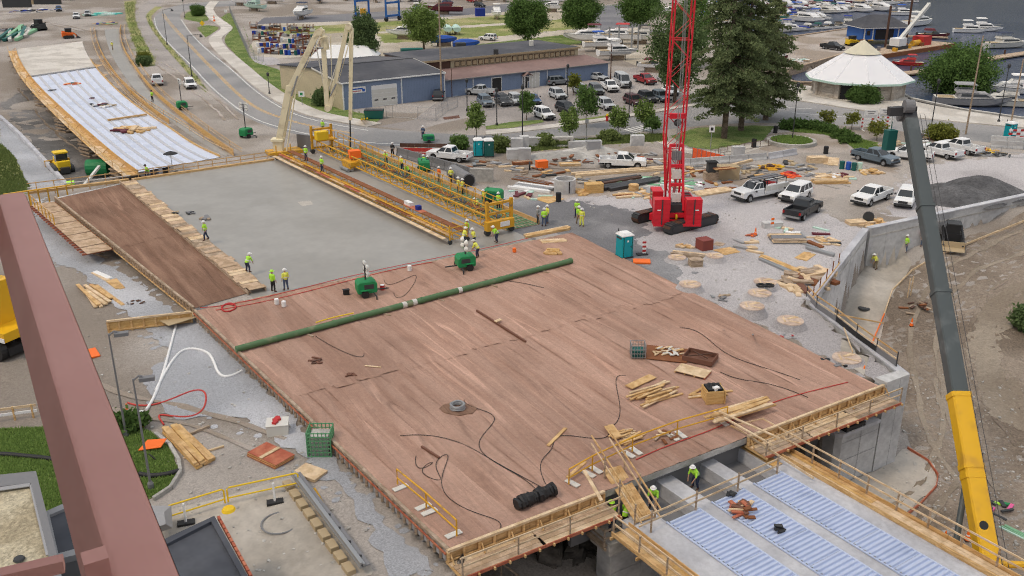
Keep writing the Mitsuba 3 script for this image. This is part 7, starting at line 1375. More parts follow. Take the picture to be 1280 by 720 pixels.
# right gravel yard
def riser(label, u, v, r, hh, cover='pale_wood'):
    r *= .86; hh *= .8; c = at(u,v,0); k = thing('manhole_riser',label,'concrete ring'); put('ring',M().lathe([(0,-.1),(r + .35,-.02),(r + .06,hh * .7),(r,hh),(r - .1,hh),(0,hh)],c,26),'gravel',k); put('cover',M().lathe([(r - .02,hh - .02),(r - .03,hh + .06),(0,hh + .07)],c,26),'pad_cover',k)
    for i in range(4): t = .4 + i * 1.1; put('cover_batten',M().box(c + [r * .45 * math.cos(t * 2),r * .45 * math.sin(t * 2),hh + .085],(r * .9,.14,.03),t),'pale_wood',k)
for u,v,r,hh,lab in [(862,362,1.1,.6,'plywood covered concrete ring on the edge of the dark stone'),(956,358,1.15,.5,'concrete ring with black gear on its lid'),(949,372,1.15,.5,'concrete ring in front of the one with black gear'),(939,393,1.15,.9,'tallest plywood covered ring next to the deck edge'),(987,408,1.2,.6,'plywood covered ring nearest the corner fence'),(1058,451,1.2,.25,'low pale covered ring near the deck corner'),(893,325,.95,.5,'small ring behind the dark trap door'),(846,326,1.0,.4,'flat ring below the long timber beams')]: riser(lab,u,v,r,hh)
ct_ = at(956, 358, .48)
for s in (-.3,.35): put('tyre',M().tube([ct_ + [s + .35 * math.cos(t),.3 * math.sin(t),.1] for t in np.linspace(0,6.28,14)],.1,8),'rubber',label='black tyre on the concrete ring lid, %s one' % ('left' if s < 0 else 'right'),cat='tyre')
bx_ = box('steel_box','square dark red steel box on the gravel behind the beams','box',880,311,(1.2,1.2,.95),25,'dark_red'); heap('pallet_scraps','low stack of boards left of the dark red box','boards',855,308,9,1.3,.6,0); pile('timber_beams','two long timber beams lying in front of the red box','beams',838,318,906,325,3,.25,.3,.9,0,ms=('pale_wood','old_wood'),jit=.06); box('trap_door','dark wooden hatch box beneath the long beams','box',869,332,(1.1,.9,.6),10,'old_wood')
pile('form_panel','flat wooden panels on the gravel right of the red box','panels',898,316,920,312,4,.45,.05,1.6,0,jit=.08); pile('form_panel','dark wet boards behind the dark red box','boards',892,304,905,307,3,.4,.05,1.0,0,ms=('old_wood',)); box('crate_sheet','orange yellow plywood sheet lying beside the toilet','plywood',802,328,(1.5,1.0,.12),-5,'orange'); heap('tarp_bundle','grey plastic bundle below the orange sheet','bundle',801,338,5,.7,.3,0,ms=('grey','steel'))
pile('pallet_stack','stack of weathered mats behind the black pickup','stack',962,300,1004,300,14,.5,.14,2.6,0,ms=('old_wood','pale_wood','mid_grey'),jit=.04,rows=3); pile('timber_beams','long yellow beams with a grey pipe on the gravel','beams',948,321,998,343,5,.25,.2,1.3,0,ms=('wood','ply','steel'),jit=.12); pile('steel_pipe','two shiny steel pipes lying near the wing wall','pipes',1007,311,1045,321,2,.3,.25,.5,0,ms=('steel',),jit=.1,part='pipe'); pile('form_panel','yellow form panel beside the steel pipes','panel',1000,325,1013,316,4,.35,.06,1.1,0,ms=('ply','wood')); heap('board_scraps','scattered boards left of the wing wall corner','boards',1030,301,10,1.3,1.4,0); heap('rebar_scraps','rusty rebar and laths by the corner fence','rebar',1000,355,16,2.0,2.2,0,ms=('rebar','old_wood','pale_wood')); heap('lath_bundle','tangle of laths just left of the wing wall','laths',1018,345,14,2.6,1.6,0,ms=('pale_wood','old_wood','rust'))
kx = heap('timber_heap','heap of yellow timber and a cable reel at the wing wall corner','timber heap',1092,280,22,1.7,1.3,0,ms=('wood','ply','pale_wood')); c = at(1084,279,0); put('reel',M().tube([c + [0,-.1,.7],c + [.1,.1,.7]],.55,16),'charcoal',kx); box('plywood_stack','pale plywood stack left of the cable reel','stack',1070,280,(1.9,1.2,.3),12,'pale_wood')
put('survey_post',M().tube([at(905,412,0),at(905,412,1.9)],.03,6),'steel',label='thin steel post at the deck edge, left one',cat='post'); put('survey_post',M().tube([at(941,418,0),at(941,418,1.9)],.06,6),'steel',label='thick steel post at the deck edge, right one',cat='post')
heap('stone_scraps','grey green sheet scraps beside the deck edge','scraps',900,372,8,.9,.8,0,ms=('mid_grey','old_wood','steel')); heap('rubbish','little pile of red and grey rubbish near the corner','rubbish',985,421,5,.4,.5,0,ms=('red','grey','green')); pile('boards','thin boards on the gravel next to the last ring','boards',1030,470,1075,477,3,.12,.06,.9,0); heap('spoil_heap','low heap of old sheets near the deck corner','heap',1050,455,9,1.1,.9,0,ms=('old_wood','mid_grey','black'))
box('concrete_block', 'concrete block with a striped marker board in front of the black pickup', 'block', 965, 284, (2.0, .8, .5), 8, 'concrete')
mk = thing('marker_board', 'small orange and white striped board standing on a concrete block', 'marker board'); c = at(965, 284, .55)
for i in range(4): put('stripe', M().box(c + [0, 0, .2 + i * .22], (.35, .06, .2), .4), 'orange' if i % 2 else 'white', mk)
mk = thing('marker_board', 'striped marker board leaning beside the teal toilet', 'marker board'); c = at(805, 318, 0)
for i in range(6): put('stripe', M().box(c + [0, .02 * i, .15 + i * .2], (.35, .06, .18), .2), 'red' if i % 2 else 'white', mk)
put('foot',M().box(c + [-.2,-.1,.06],(1.0,.6,.12),.2),'black',mk); cone('orange cone beside the long concrete block',944,294); heap('orange_net','scrap of orange netting left of the concrete block','netting',938,294,6,.8,.5,0,ms=('orange','red_wood'))
# stone piles
for i,(u,v,Rx,Ry,Hh,m,lab) in enumerate([(1198,248,5.2,4.2,1.6,'asphalt_pile','front dark grey stone pile behind the long wing wall'),(1225,241,5.6,4.2,1.9,'asphalt_pile','rear dark grey stone pile behind the long wing wall'),(1180,243,4.2,3.4,1.4,'asphalt_pile','low left lobe of the dark stone piles'),(700,196,5.5,2.2,.9,'old_concrete','heap of grey rubble between track and verge, left part'),(740,192,5.5,2.4,1.1,'old_concrete','heap of grey rubble behind the utility pickup'),(800,190,4,2,.9,'site_dirt','small spoil heap left of the red boom')]):
    c = at(u,v,0); g = np.linspace(0,1,13); t = np.linspace(0,6.2832,31); P = np.array([[c + [Rx * r * math.cos(a),Ry * r * math.sin(a),0] for a in t[:-1]] + [c + [Rx * r,0,0]] for r in g]); hh_ = Hh * (1 - g[:,None] ** 1.35) * (.75 + .5 * meshkit.fbm(P * [.35,.35,0] + i,3,i)); P[...,2] = np.maximum(0,hh_ * (g[:,None] < 1)) - .02 + .25 * (meshkit.fbm(P * 1.3,2,i + 3) - .5) * (1 - g[:,None]); put('stone_pile',M().grid(P),m,smooth=True,label=lab,cat='stone pile')
bar('timber',at(1205,252,.15),at(1228,246,.15),.2,.25,'pale_wood',label='pale timber lying at the foot of the dark stone piles',cat='timber'); heap('board_scraps','boards on the ground right of the dark stone piles','boards',1258,244,8,1.6,1.6,0)
# storage band beyond the track
def blk(u,v,size,a,label,m='concrete',name='concrete_block'): c = at(u,v,0); return put(name,M().box(c + [0,0,size[2] / 2],size,math.radians(a)),m,label=label,cat=name.replace('_',' '))
for u,v,s,a,lab in [(646,190,(1.6,1.0,1.9),5,'tall grey concrete block at the left of the block store'),(655,188,(1.2,1.0,2.0),8,'second tall grey concrete block in the store'),(642,198,(1.8,1.2,1.3),5,'lower grey concrete block in front of the tall ones'),(656,199,(1.6,1.0,1.5),0,'grey concrete block beside the rusty logs'),(670,183,(2.2,1.0,1.3),4,'concrete block with a round dark mark'),(731,184,(4.6,1.0,.9),8,'long low concrete block on the verge'),(796,186,(1.8,1.0,1.9),4,'upright grey concrete block left of the red boom'),(922,196,(1.6,.9,1.4),4,'small grey block on the curved path')]: blk(u,v,s,a,lab)
fr = thing('concrete_portal', 'open rectangular concrete frame on the verge', 'frame'); c = at(703, 184, 0)
for o,s in (([-1.2,0,.6],(.35,.9,1.2)),([1.2,0,.6],(.35,.9,1.2)),([0,0,1.32],(2.9,.9,.3)),([0,0,.12],(2.9,.9,.25))): put('beam',M().box(c + o,s,.08),'old_concrete',fr)
pile('log_stack','rusty timbers lying beside the concrete blocks','timbers',641,206,664,204,4,.35,.35,1.0,0,ms=('rust','old_wood'),jit=.05); put('spare_wheel',M().tube([at(661,207,.55),at(663,207,.55)],.5,14),'rubber',label='black wheel standing by the rusty timbers',cat='wheel'); box('red_machine','orange red compactor machine on the dirt track','machine',677,210,(1.4,.9,.9),20,'orange',0,'black'); pile('lumber_pile','flat stack of yellow boards in front of the rubble','lumber pile',699,207,725,206,10,.4,.12,1.5,0,jit=.05,rows=3); box('covered_mixer','grey sheeted machine standing on legs by the rubble','machine',741,193,(1.8,1.0,1.8),10,'grey',0,'steel')
heap('rubble','broken concrete and rusty bars strewn before the rubble heap','rubble',712,199,26,1.4,4.2,0,ms=('old_concrete','rust','grey','rebar')); heap('rubble','pink and grey scraps behind the utility pickup','rubble',800,195,26,1.5,3.4,0,ms=('maroon','grey','red_wood','white','old_concrete')); SL = ['beside the rusty timbers','on the dirt track by the orange machine','right of the steel bars','in front of the steel beams','behind the red crane gantry','left of the brown crate','in front of the tan box','right of the red boom foot','behind the red boom','behind the service truck','on the plaza side of the yellow timbers','behind the long yellow timbers','behind the culvert pipe','near the white pickup by the red barrier','right of the white service truck','behind the mat stack','left of the long yellow beams','near the shiny pipes','below the barricades','left of the boom head','left of the red barrier','in front of the service truck nose']
for i,(u,v,n_) in enumerate([(655,214,9),(690,216,10),(725,229,12),(660,243,10),(840,222,14),(875,214,12),(935,213,12),(850,232,14),(820,205,12),(945,220,9),(1010,214,10),(1045,221,10),(620,206,8),(580,204,8),(970,226,8),(1000,290,8),(935,310,7),(1015,300,7),(1120,182,10),(1140,178,10),(520,186,8),(905,232,9)]): heap('scrap_heap','scraps ' + SL[i],'scraps',u,v,n_,1.7,2.6,0,ms=[('old_wood','pale_wood','grey'),('rust','steel','wood','charcoal'),('tan','old_concrete','mid_grey'),('mint','pale_wood','maroon','white')][i % 4])
heap('rubble', 'scraps and rubble between pickup and rubble heap', 'rubble', 762, 195, 24, 1.3, 3.6, 0, ms=('old_concrete', 'rust', 'grey', 'tan'))
pile('timber_beams','very long tan timbers lying along the dirt track','timbers',717,220,835,211,3,.35,.3,1.6,0,ms=('pale_wood','old_wood'),jit=.03); pile('steel_beams','bundle of grey steel beams left of the concrete ring','steel beams',642,233,694,240,6,.35,.3,2.2,0,ms=('steel','grey','white'),jit=.1); pile('steel_beams','thin steel bars behind the steel beam bundle','steel bars',641,222,690,231,5,.12,.14,1.4,0,ms=('steel','rust'),jit=.12)
rg = thing('concrete_pipe','upright concrete pipe ring beside the plywood boxes','concrete pipe'); c = at(706,240,0); put('ring',M().lathe([(1.25,0),(1.25,1.6),(1.05,1.6),(1.05,0),(1.25,0)],c,28),'concrete',rg); bar('slot',c + [.45,-1.2,.2],c + [.45,-1.2,1.5],.1,.1,'black',rg)
box('plywood_box','plywood box right of the concrete pipe ring','box',742,240,(2.0,1.2,1.0),10,'ply'); heap('timber_heap','heap of yellow boards leaning on the plywood box','timber heap',728,240,16,1.8,1.1,0,ms=('wood','ply')); pile('plywood_sheets','big yellow plywood sheets lying on the gravel','plywood',676,246,696,252,4,.9,.05,2.2,0,ms=('ply','wood'),jit=.08); drum('bin','black bin beside the plywood sheets','bin',698,252,.3,1.0,'black',0)
pile('dark_pipes','bundle of long black pipes beyond the crane','pipes',753,238,826,226,4,.5,.4,1.6,0,ms=('charcoal','black','dark_steel'),jit=.1,part='pipe'); pile('dark_pipes','second row of dark pipes behind the first','pipes',748,230,802,221,4,.3,.25,1.4,0,ms=('charcoal','brown','dark_steel'),jit=.1,part='pipe'); pile('green_forms','green sheets lying behind the red crane','sheets',775,226,876,234,9,.5,.08,6.0,0,ms=('leafgreen','mint','old_concrete'),jit=.25)
pile('timber_beams','timbers lying in front of the black pipes','timbers',770,246,818,243,5,.4,.2,1.6,0,ms=('wood','rust','pale_wood'),jit=.15); drum('cable_drum','brown wooden drum in the bundle of black pipes','drum',792,238,.6,.7,'wood',0); heap('board_scraps','boards and tarps left of the crane cab','boards',806,242,16,1.6,2.0,0,ms=('wood','pale_wood','grey','mint')); pile('timber_beams','flat timber stack right of the red crane','timbers',868,244,915,237,5,.4,.2,1.6,0,ms=('pale_wood','wood'),jit=.08)
on = thing('orange_net', 'bright orange safety net fence below the spruce lawn', 'net fence'); na, nb2 = at(865, 199), at(911, 200)
for i in range(8): a,b = lerp(na,nb2,i / 8),lerp(na,nb2,(i + 1) / 8); zt = 1.5 * (1 - i * .09); put('net',M().loft([[a + [0,0,.05],b + [0,0,.05],b + [0,.12 * (i % 2),zt - .1],a + [0,.12 * ((i + 1) % 2),zt]],[a + [0,.03,.05],b + [0,.03,.05],b + [0,.03 + .12 * (i % 2),zt - .1],a + [0,.03 + .12 * ((i + 1) % 2),zt]]]),'orange_net',on); bar('net_post',a,a + [0,0,1.4],.05,.05,'steel',on)
fk = thing('equipment_crate','brown crate with black machine on top near the tan box','crate'); c = at(888,225,0); put('crate',M().box(c + [0,0,.5],(1.6,1.2,1.0),.1),'old_wood',fk); put('machine',M().box(c + [0,0,1.6],(1.0,.9,1.2),.1),'charcoal',fk); put('frame',M().box(c + [0,0,2.25],(1.3,1.1,.1),.1),'black',fk)
box('tan_box','large tan plywood box behind the service truck','box',908,223,(2.6,1.6,1.5),8,'tan',0,'pale_wood'); pile('timber_beams','orange planks on top of the large tan box','planks',893,212,918,210,4,.3,.1,1.0,1.6,ms=('wood','rust'))
def jersey(u0, v0, u1, v1, n, label, group, hh=.85, m='concrete'):
    a, b = at(u0, v0), at(u1, v1); d = (b - a) / np.linalg.norm(b - a); n2 = np.array([-d[1], d[0], 0])
    for i in range(n):
        p,q = lerp(a,b,i / n),lerp(a,b,(i + .975) / n); put('concrete_barrier',M().loft([[x + n2 * o + [0,0,z * hh / .85] for o,z in ((-.32,0),(-.32,.1),(-.15,.35),(-.09,.85),(.09,.85),(.15,.35),(.32,.1),(.32,0))] for x in (p,q)]),m,label=label,cat='barrier',group=group)
jersey(838,208,958,199,5,'pale concrete barrier in the row below the spruce lawn','concrete barriers below the spruce lawn'); jersey(960,199,995,193,2,'white concrete barrier left of the plaza path','white barriers by the plaza',m='girder'); jersey(1238,184,1300,188,3,'long concrete barrier right of the parked white pickups','barriers at the right edge',1.0); jersey(1238,178,1300,182,3,'rear concrete barrier behind the right edge barriers','rear barriers at the right edge',1.0); jersey(497,195,590,222,6,'dark grey concrete barrier behind the paver truss','dark barriers behind the truss',1.2,'mid_grey')
bar('timber', at(905, 209, .4), at(940, 200, .6), .35, .3, 'pale_wood', label='long pale beam propped on the barriers', cat='timber')
rp = thing('red_barrier_panel', 'long faded red timber barrier behind the white pickup', 'barrier'); a, b = at(500, 196), at(563, 197)
for i in range(7):
    for j in range(3): p,q = lerp(a,b,i / 7),lerp(a,b,(i + .98) / 7); bar('board',p + [0,.3 * j,.35 + j * .55],q + [0,.3 * j,.35 + j * .55],.06,.5,'hose_red' if j < 2 else 'brown',rp)
cu = thing('culvert_pipe','dark concrete culvert section lying open towards the viewer','pipe'); c0_,c1_ = at(566,214,.7),at(586,226,.7); put('shell',M().tube([c0_,c1_],.85,16),'mid_grey',cu); put('opening',M().tube([c1_,c1_ + (c1_ - c0_) * .01],.7,16),'black',cu); blk(602,227,(2.8,.5,1.6),-8,'grey concrete panel standing beside the culvert pipe','old_concrete','concrete_slab')
heap('yellow_heap','yellow steel gear heaped behind the service truck','gear',965,210,22,1.6,1.4,0,ms=('yellow','yellow_paint','brown')); heap('orange_heap','orange barrels and mesh heaped beside the yellow gear','gear',990,219,20,1.2,1.3,0,ms=('orange','orange_net','red')); heap('sheet_scraps','grey sheets scattered by the plaza edge','sheets',995,208,14,1.6,3.0,0,ms=('grey','steel','charcoal','tan')); pile('timber_beams','stack of long yellow timbers right of the orange gear','timbers',1015,229,1060,228,6,.35,.2,1.6,0,jit=.06,rows=2); pile('timber_beams','boards behind the long yellow timbers','boards',1020,222,1055,219,4,.35,.1,1.6,0,jit=.1); box('crate','low wooden crate near the plaza rim','crate',1021,203,(2.4,1.2,.7),5,'pale_wood',0,'old_wood'); pile('plywood_sheets','tan plywood sheets leaning near the plaza rim','plywood',1037,208,1042,197,3,.6,.08,1.6,0,ms=('pale_wood','tan'))
for u,v,c in ((1052,211,'dark_green'),(1060,212,'blue'),(1067,213,'dark_green'),(1074,213,'mint')): drum('barrel','%s plastic barrel in the row by the blue grey pickup' % {1052: 'left dark green',1060: 'blue',1067: 'right dark green',1074: 'pale green'}[u],'barrel',u,v,.32,.95,c,0)
heap('lumber_heap','heap of yellow lumber in front of the blue grey pickup','lumber',1088,216,22,1.5,1.3,0,ms=('wood','ply','pale_wood')); drum('bin','black litter bin on the plaza edge','bin',1032,192,.32,.95,'black',0); drum('bin','black litter bin at the left end of the plaza','bin',969,166,.32,.95,'black',0); drum('bin','black litter bin by the lawn path','bin',942,184,.35,1.1,'black',0)
pl_ = thing('planter_ring','round concrete planter ring with grass and a lamp post','planter'); c = at(989,179,0); put('kerb',M().lathe([(3.4,0),(3.4,.5),(2.9,.5),(2.9,.1)],c,36),'old_concrete',pl_); put('soil',M().lathe([(0,.5),(1.5,.48),(2.9,.38)],c,24),'grass',pl_)
tufts('grass_tufts','grass in the round planter',[c + [2.8 * math.cos(t),2.8 * math.sin(t),0] for t in np.linspace(0,6.28,16)[:-1]],2500,.25,'grass_blade',8,.42)
for i, (u, v) in enumerate(((1086, 163), (1105, 161))):
    k = thing('road_barricade','%s of two tall red and white striped barricades with white sign plates' % ('left' if i == 0 else 'right'),'barricade'); c = at(u,v,0)
    for s in (-.95,.95): bar('post',c + [s,0,0],c + [s,0,3.1],.1,.1,'white',k); bar('foot',c + [s,-.8,.06],c + [s,.8,.06],.1,.12,'white',k)
    for j in range(3):
        for q in range(7): put('stripe',M().box(c + [-1.05 + q * .35,0,.6 + j * .55],(.34,.05,.25)),'white' if q % 2 else 'pink' if 0 else ('red' if q % 4 == 0 else 'white'),k)
    put('sign_plate', M().box(c + [0, 0, 2.65], (1.9, .05, .75)), 'white', k)
    for q in range(2): put('plate_mark', M().box(c + [0, -.04, 2.8 - q * .3], (1.2 - .3 * q, .02, .12)), 'mid_grey', k)
rwb = thing('road_barricade', 'red and white barrier boards at the far right edge', 'barricade'); c = at(1272, 176, 0)
for j in range(3):
    for q in range(5): put('stripe', M().box(c + [-1.2 + q * .55, 0, .5 + j * .5], (.54, .06, .3)), 'red' if (q + j) % 2 else 'white', rwb)
for s in (-1.2, 1.2): bar('post', c + [s, .1, 0], c + [s, .1, 1.8], .1, .1, 'white', rwb)
heap('machine_parts','yellow machine parts stacked right of the timber loaded pickup','machinery',1226,189,26,1.6,1.8,0,ms=('yellow_paint','yellow','charcoal','rust')); heap('gear','dark machine gear left of the fence end','gear',1243,194,18,1.3,2.0,0,ms=('charcoal','grey','tan','mid_grey')); heap('signs','pile of folded signs behind the parked pickups','signs',1192,176,12,1.4,2.0,0,ms=('white','grey','orange')); heap('gear','dark gear stacked behind the boom head','gear',1155,172,20,1.4,2.0,0,ms=('charcoal','brown','black','tan'))
# poles and signs
def lamp(label, u, v, Hh, arm=0, az=0, m='charcoal', head='cobra', r=.09):
    b = G(u,v); k = thing('street_lamp',label,'street lamp'); put('pole',M().tube([b,b + [0,0,Hh * .5],b + [0,0,Hh]],[r,r * .8,r * .6],8),m,k); put('base',M().lathe([(0,0),(r * 2.2,0),(r * 2.2,.35),(r * 1.2,.5),(0,.5)],b,10),m,k)
    if arm:
        d = np.array([math.cos(az),math.sin(az),0]); t = b + [0,0,Hh - .1]; put('arm',M().tube([t,t + d * arm * .6 + [0,0,.25],t + d * arm + [0,0,.2]],.05,6),m,k); put('lamp_head',M().box(t + d * (arm + .2) + [0,0,.02],(.8,.36,.22),az) if head == 'box' else M().lathe([(0,.3),(.12,.25),(.35,-.25),(.0,-.3)],t + d * arm + [0,0,-.05],10),m,k)
    else: put('lamp_head', M().lathe([(0, 0), (.2, .05), (.26, .5), (.12, .7), (0, .75)], b + [0, 0, Hh], 10), m, k)
lamp('tall black street lamp beside the far part of the bend',209,56,8.5,2.2,.5); lamp('tall black street lamp in front of the white wagon',240,96,8.0,2.6,.4); lamp('black lamp post inside the round planter',990,177,7.6); lamp('black lamp post at the left side of the car park verge',653,176,7.2); lamp('black lamp post near the slim yellow tree',709,121,5); lamp('black lamp post by the car park entrance',584,139,4.6); lamp('black lamp post between front row cars',621,157,5); lamp('black lamp post beside the hydrant island',786,147,5); lamp('black lamp post in front of the pavilion promenade',1164,159,6.5); lamp('black lamp post at the right of the promenade tree',1248,153,8.2); lamp('thin black lamp on the sidewalk left of the boom',337,118,3.2); lamp('small black post on the grass corner by the far bend',231,22,5)
lamp('grey parking lamp post on the left, taller one',158,546,7.0,.5,.3,'mid_grey','box',.08); lamp('grey parking lamp post on the lawn island',189,611,7.0,.5,.3,'mid_grey','box',.08)
def upole(label,u,v,Hh,m='old_wood',r=.16): b = G(u,v); k = thing('utility_pole',label,'utility pole'); put('pole',M().tube([b,b + [0,0,Hh]],[r,r * .65],8),m,k); return k,b
upole('wooden utility pole in front of the blue warehouse',552,126,18); upole('brown steel post at the step of the warehouse',565,122,5,'brown',.08); upole('pole at the far end of the warehouse',763,101,7,'brown',.12); upole('wooden pole beside the dark evergreen',461,76,7,'pale_wood',.14); upole('wooden utility pole rising through the promenade tree',1207,168,14,'old_wood',.14); upole('wooden pole at the far right promenade',1264,152,9.5,'old_wood',.14); upole('leaning lamp stem left of the boom head',1112,172,4.5,'steel',.05)
def sign(label,u,v,Hh,w,hh,m,m2=None,az=.0,cat='sign'): b = G(u,v); k = thing('sign',label,cat); put('post',M().tube([b,b + [0,0,Hh]],.05,6),'steel',k); put('plate',M().box(b + [0,-.06,Hh - hh / 2],(w,.04,hh),az),m,k); m2 and put('symbol',M().box(b + [0,-.09,Hh - hh / 2],(w * .45,.02,hh * .5),az),m2,k); return k
sign('white and dark sign on a post below the spruces',888,186,3.2,.75,.9,'white','black'); k = thing('sign','yellow diamond warning sign on the grass island','sign'); b = G(254,40); put('post',M().tube([b,b + [0,0,2.2]],.05,6),'steel',k); put('plate',M().loft([[b + [.75 * math.cos(t),y,2.4 + .75 * math.sin(t)] for t in (0,1.5708,3.1416,4.7124)] for y in (-.1,-.06)]),'yellow',k); sign('white sign on the lawn beside the boom base',378,132,2.4,1.0,.9,'white','green'); sign('small white sign on the grass beside the storage yard fence',283,22,2.4,.9,.8,'white'); sign('tall thin sign between the street trees',733,175,3.0,.5,.6,'steel'); cone('orange warning board on the sidewalk by the far bend',268,27,None,2.2)
hy = thing('fire_hydrant','red hydrant with yellow cap on the island by the road','fire hydrant'); c = at(759,151,.1); put('barrel',M().lathe([(0,0),(.22,0),(.2,.8),(0,.85)],c,12),'red',hy); put('cap',M().lathe([(.24,.8),(.2,1.05),(0,1.15)],c,12),'yellow',hy); put('outlet',M().box(c + [0,0,.6],(.6,.2,.2)),'red',hy)
for i in range(3): put('yellow_bollard',M().tube([at(452 + 3.5 * i,149 - .5 * i),at(452 + 3.5 * i,149 - .5 * i,1.2)],.14,10),'yellow',label='%s yellow bollard by the green dumpster' % ('left','middle','right')[i],cat='bollard')
k = thing('dumpster','green dumpster on the grass beside the yellow bollards','dumpster'); c = at(468,148); put('bin',M().loft([[c + [x * w,y * w,z] for x,y in ((-1.5,-.8),(1.5,-.8),(1.5,.8),(-1.5,.8))] for z,w in ((.1,.9),(1.3,1))]),'dark_green',k); [put('lid',M().box(c + [s,0,1.38],(1.45,1.6,.07)),'charcoal',k) for s in (-.75,.75)]
def chain(label, pts, hh=1.8, step=3.0, m='steel', mesh=True, cat='fence'):
    k = thing('chain_fence', label, cat)
    for (a, b) in zip(pts, pts[1:]):
        a, b = G(*a), G(*b); L = np.linalg.norm(b - a); n = max(1, int(L / step))
        for i in range(n + 1): p = lerp(a, b, i / n); put('post', M().tube([p, p + [0, 0, hh]], .04, 5), m, k)
        for z in (hh, .1) + ((hh * .5,) if mesh else ()): put('rail', M().tube([a + [0, 0, z], b + [0, 0, z]], .025, 4), m, k)
        if mesh:
            w = M(); 
            for i in range(min(160, int(L / .25))): t = i / (L / .25); p = lerp(a, b, t); w.beam(p + [0, 0, .1], p + [0, 0, hh], .012, .012)
            put('mesh_wire', w, m, k, kind='stuff')
chain('grey chain link fence round the fenced storage yard',[(287,14),(300,45),(312,72),(330,78)],2.0); chain('grey chain link gate fence by the warehouse drive',[(483,147),(491,147),(522,149),(545,151),(560,139),(572,134)],2.0); chain('chain link fence along the front of the car park',[(590,140),(640,134),(672,130)],1.8); chain('steel fence at the far right of the haul road',[(1218,195),(1250,196),(1300,200)],1.4); chain('low dark fence in front of the plaza lawn',[(898,192),(940,186),(970,181)],.9,1.2,'brown',False)
sf = thing('boat_shed', 'grey open steel frame beyond the warehouse', 'shed')
for i, u in enumerate((761, 773, 789, 797)): p = at(u, 66 - (i % 2) * 3); put('post', M().tube([p, p + [0, 0, 6.0]], .2, 8), 'steel', sf)
for z in (3.4, 5.6): bar('beam', at(761, 66, z), at(789, 66, z), .3, .3, 'steel', sf); bar('beam', at(773, 63, z), at(797, 63, z), .3, .3, 'steel', sf)
# junk in the fenced yard and other far stores
jr = random.Random(3); GJ = 'odds and ends in the fenced yard'
for row in range(5):
    for i in range(19):
        u, v = 318 + i * 4.1 + row * 1.5 + jr.uniform(-1, 1), 36 + row * 7.5 + i * .25 + jr.uniform(-.8, .8); c = at(u, v); kind = jr.random()
        if kind < .3: put('barrel',M().lathe([(0,0),(.38,0),(.38,1.1),(0,1.1)],c,10),(bc := jr.choice(['blue','blue','royal','white','dark_green'])),label=bc.replace('_',' ') + ' plastic barrel standing among the junk of the fenced yard',cat='barrel',group='barrels in the fenced yard')
        elif kind < .65: k = thing('storage_rack','steel rack with boat gear in the fenced yard','rack','racks in the fenced yard'); [bar('post',c + [x,y,0],c + [x,y,2.0],.12,.12,'rust',k) for x in (-.9,.9) for y in (-.6,.6)]; [put('load',M().box(c + [0,0,.4 + z * .8],(1.6,.9,jr.uniform(.2,.5)),jr.uniform(-.2,.2)),jr.choice(['rust','maroon','mid_grey','grey','brown','mid_grey','charcoal']),k) for z in range(2)]
        else: put('crate',M().box(c + [0,0,.5],(jr.uniform(.7,1.5),jr.uniform(.6,1.0),jr.uniform(.5,1.0)),jr.uniform(-.4,.4)),jr.choice(['rust','grey','off_white','brown','charcoal','mid_grey','maroon','royal']) if (bc := jr.choice(['rust','grey','off_white','brown','charcoal','maroon','royal'])) == 0 else bc,label=bc.replace('_',' ') + ' crate or box among the junk of the fenced yard',cat='crate',group='crates in the fenced yard')
tn = thing('marquee_tent','white marquee tent behind the tan warehouse wall','tent'); c = at(433,84); put('canopy',M().loft([[c + [-7,-4,2.4],c + [7,-4,2.4],c + [7,4,2.4],c + [-7,4,2.4]],[c + [-4.5,-.3,4.6],c + [4.5,-.3,4.6],c + [4.5,.3,4.6],c + [-4.5,.3,4.6]]]),'white',tn); put('wall',M().box(c + [0,3.9,1.2],(13.8,.1,2.4)),'off_white',tn); [bar('pole',c + [x,-3.9,0],c + [x,-3.9,2.4],.1,.1,'white',tn) for x in (-6.8,-2.3,2.3,6.8)]
for u,v,s,c,lab in [(600,20,(3,2.2,2.4),'royal','dark blue bin on the yard lane'),(576,68,(2.2,2,2.6),'charcoal','dark box standing behind the warehouse roof'),(560,71,(5.5,2.5,1.0),'lift_blue','flat blue sheeted stack behind the warehouse'),(588,72,(6,3,1.6),'grey','grey trailer behind the warehouse roof'),(515,71,(5,2.4,1.8),'dark_green','dark green sheeted boat store beside the leafy tree'),(640,88,(.2,.2,.2),'grey','tiny vent on the brown roof')][:5]: box('yard_box',lab,'container',u,v,s,12,c,0)
heap('pipe_frame','yellow frame of pipes behind the leafy tree','frame',545,66,8,2.0,1.0,0,ms=('yellow','tan')); heap('aqua_bags','long heap of aqua sheeting at the far end of the new lane','sheeting',128,18,26,4.5,5.0,0,ms=('aqua','aqua','mint','white')); heap('green_form_stack','green sheeted timber stacks by the far end of the span','stacks',132,30,22,3.4,3.2,0,ms=('tan','leafgreen','wood','royal','pale_wood')); pile('green_beams','pale green steel beams lying at the far left','steel beams',8,55,30,36,5,.8,.7,7,0,ms=('leafgreen','dark_green','old_concrete'),jit=.2,part='beam'); pile('green_beams','pale green steel beams beside the dark loader','steel beams',22,48,40,32,5,.8,.7,6,0,ms=('leafgreen','dark_green','old_concrete'),jit=.2,part='beam'); heap('spoil','dark scrap heap at the top left corner','scrap',12,38,18,3,5,0,ms=('charcoal','brown','mid_grey')); heap('gear','blue and grey gear heap at the top left','gear',45,14,26,3,8,0,ms=('royal','grey','white','old_wood','charcoal'))
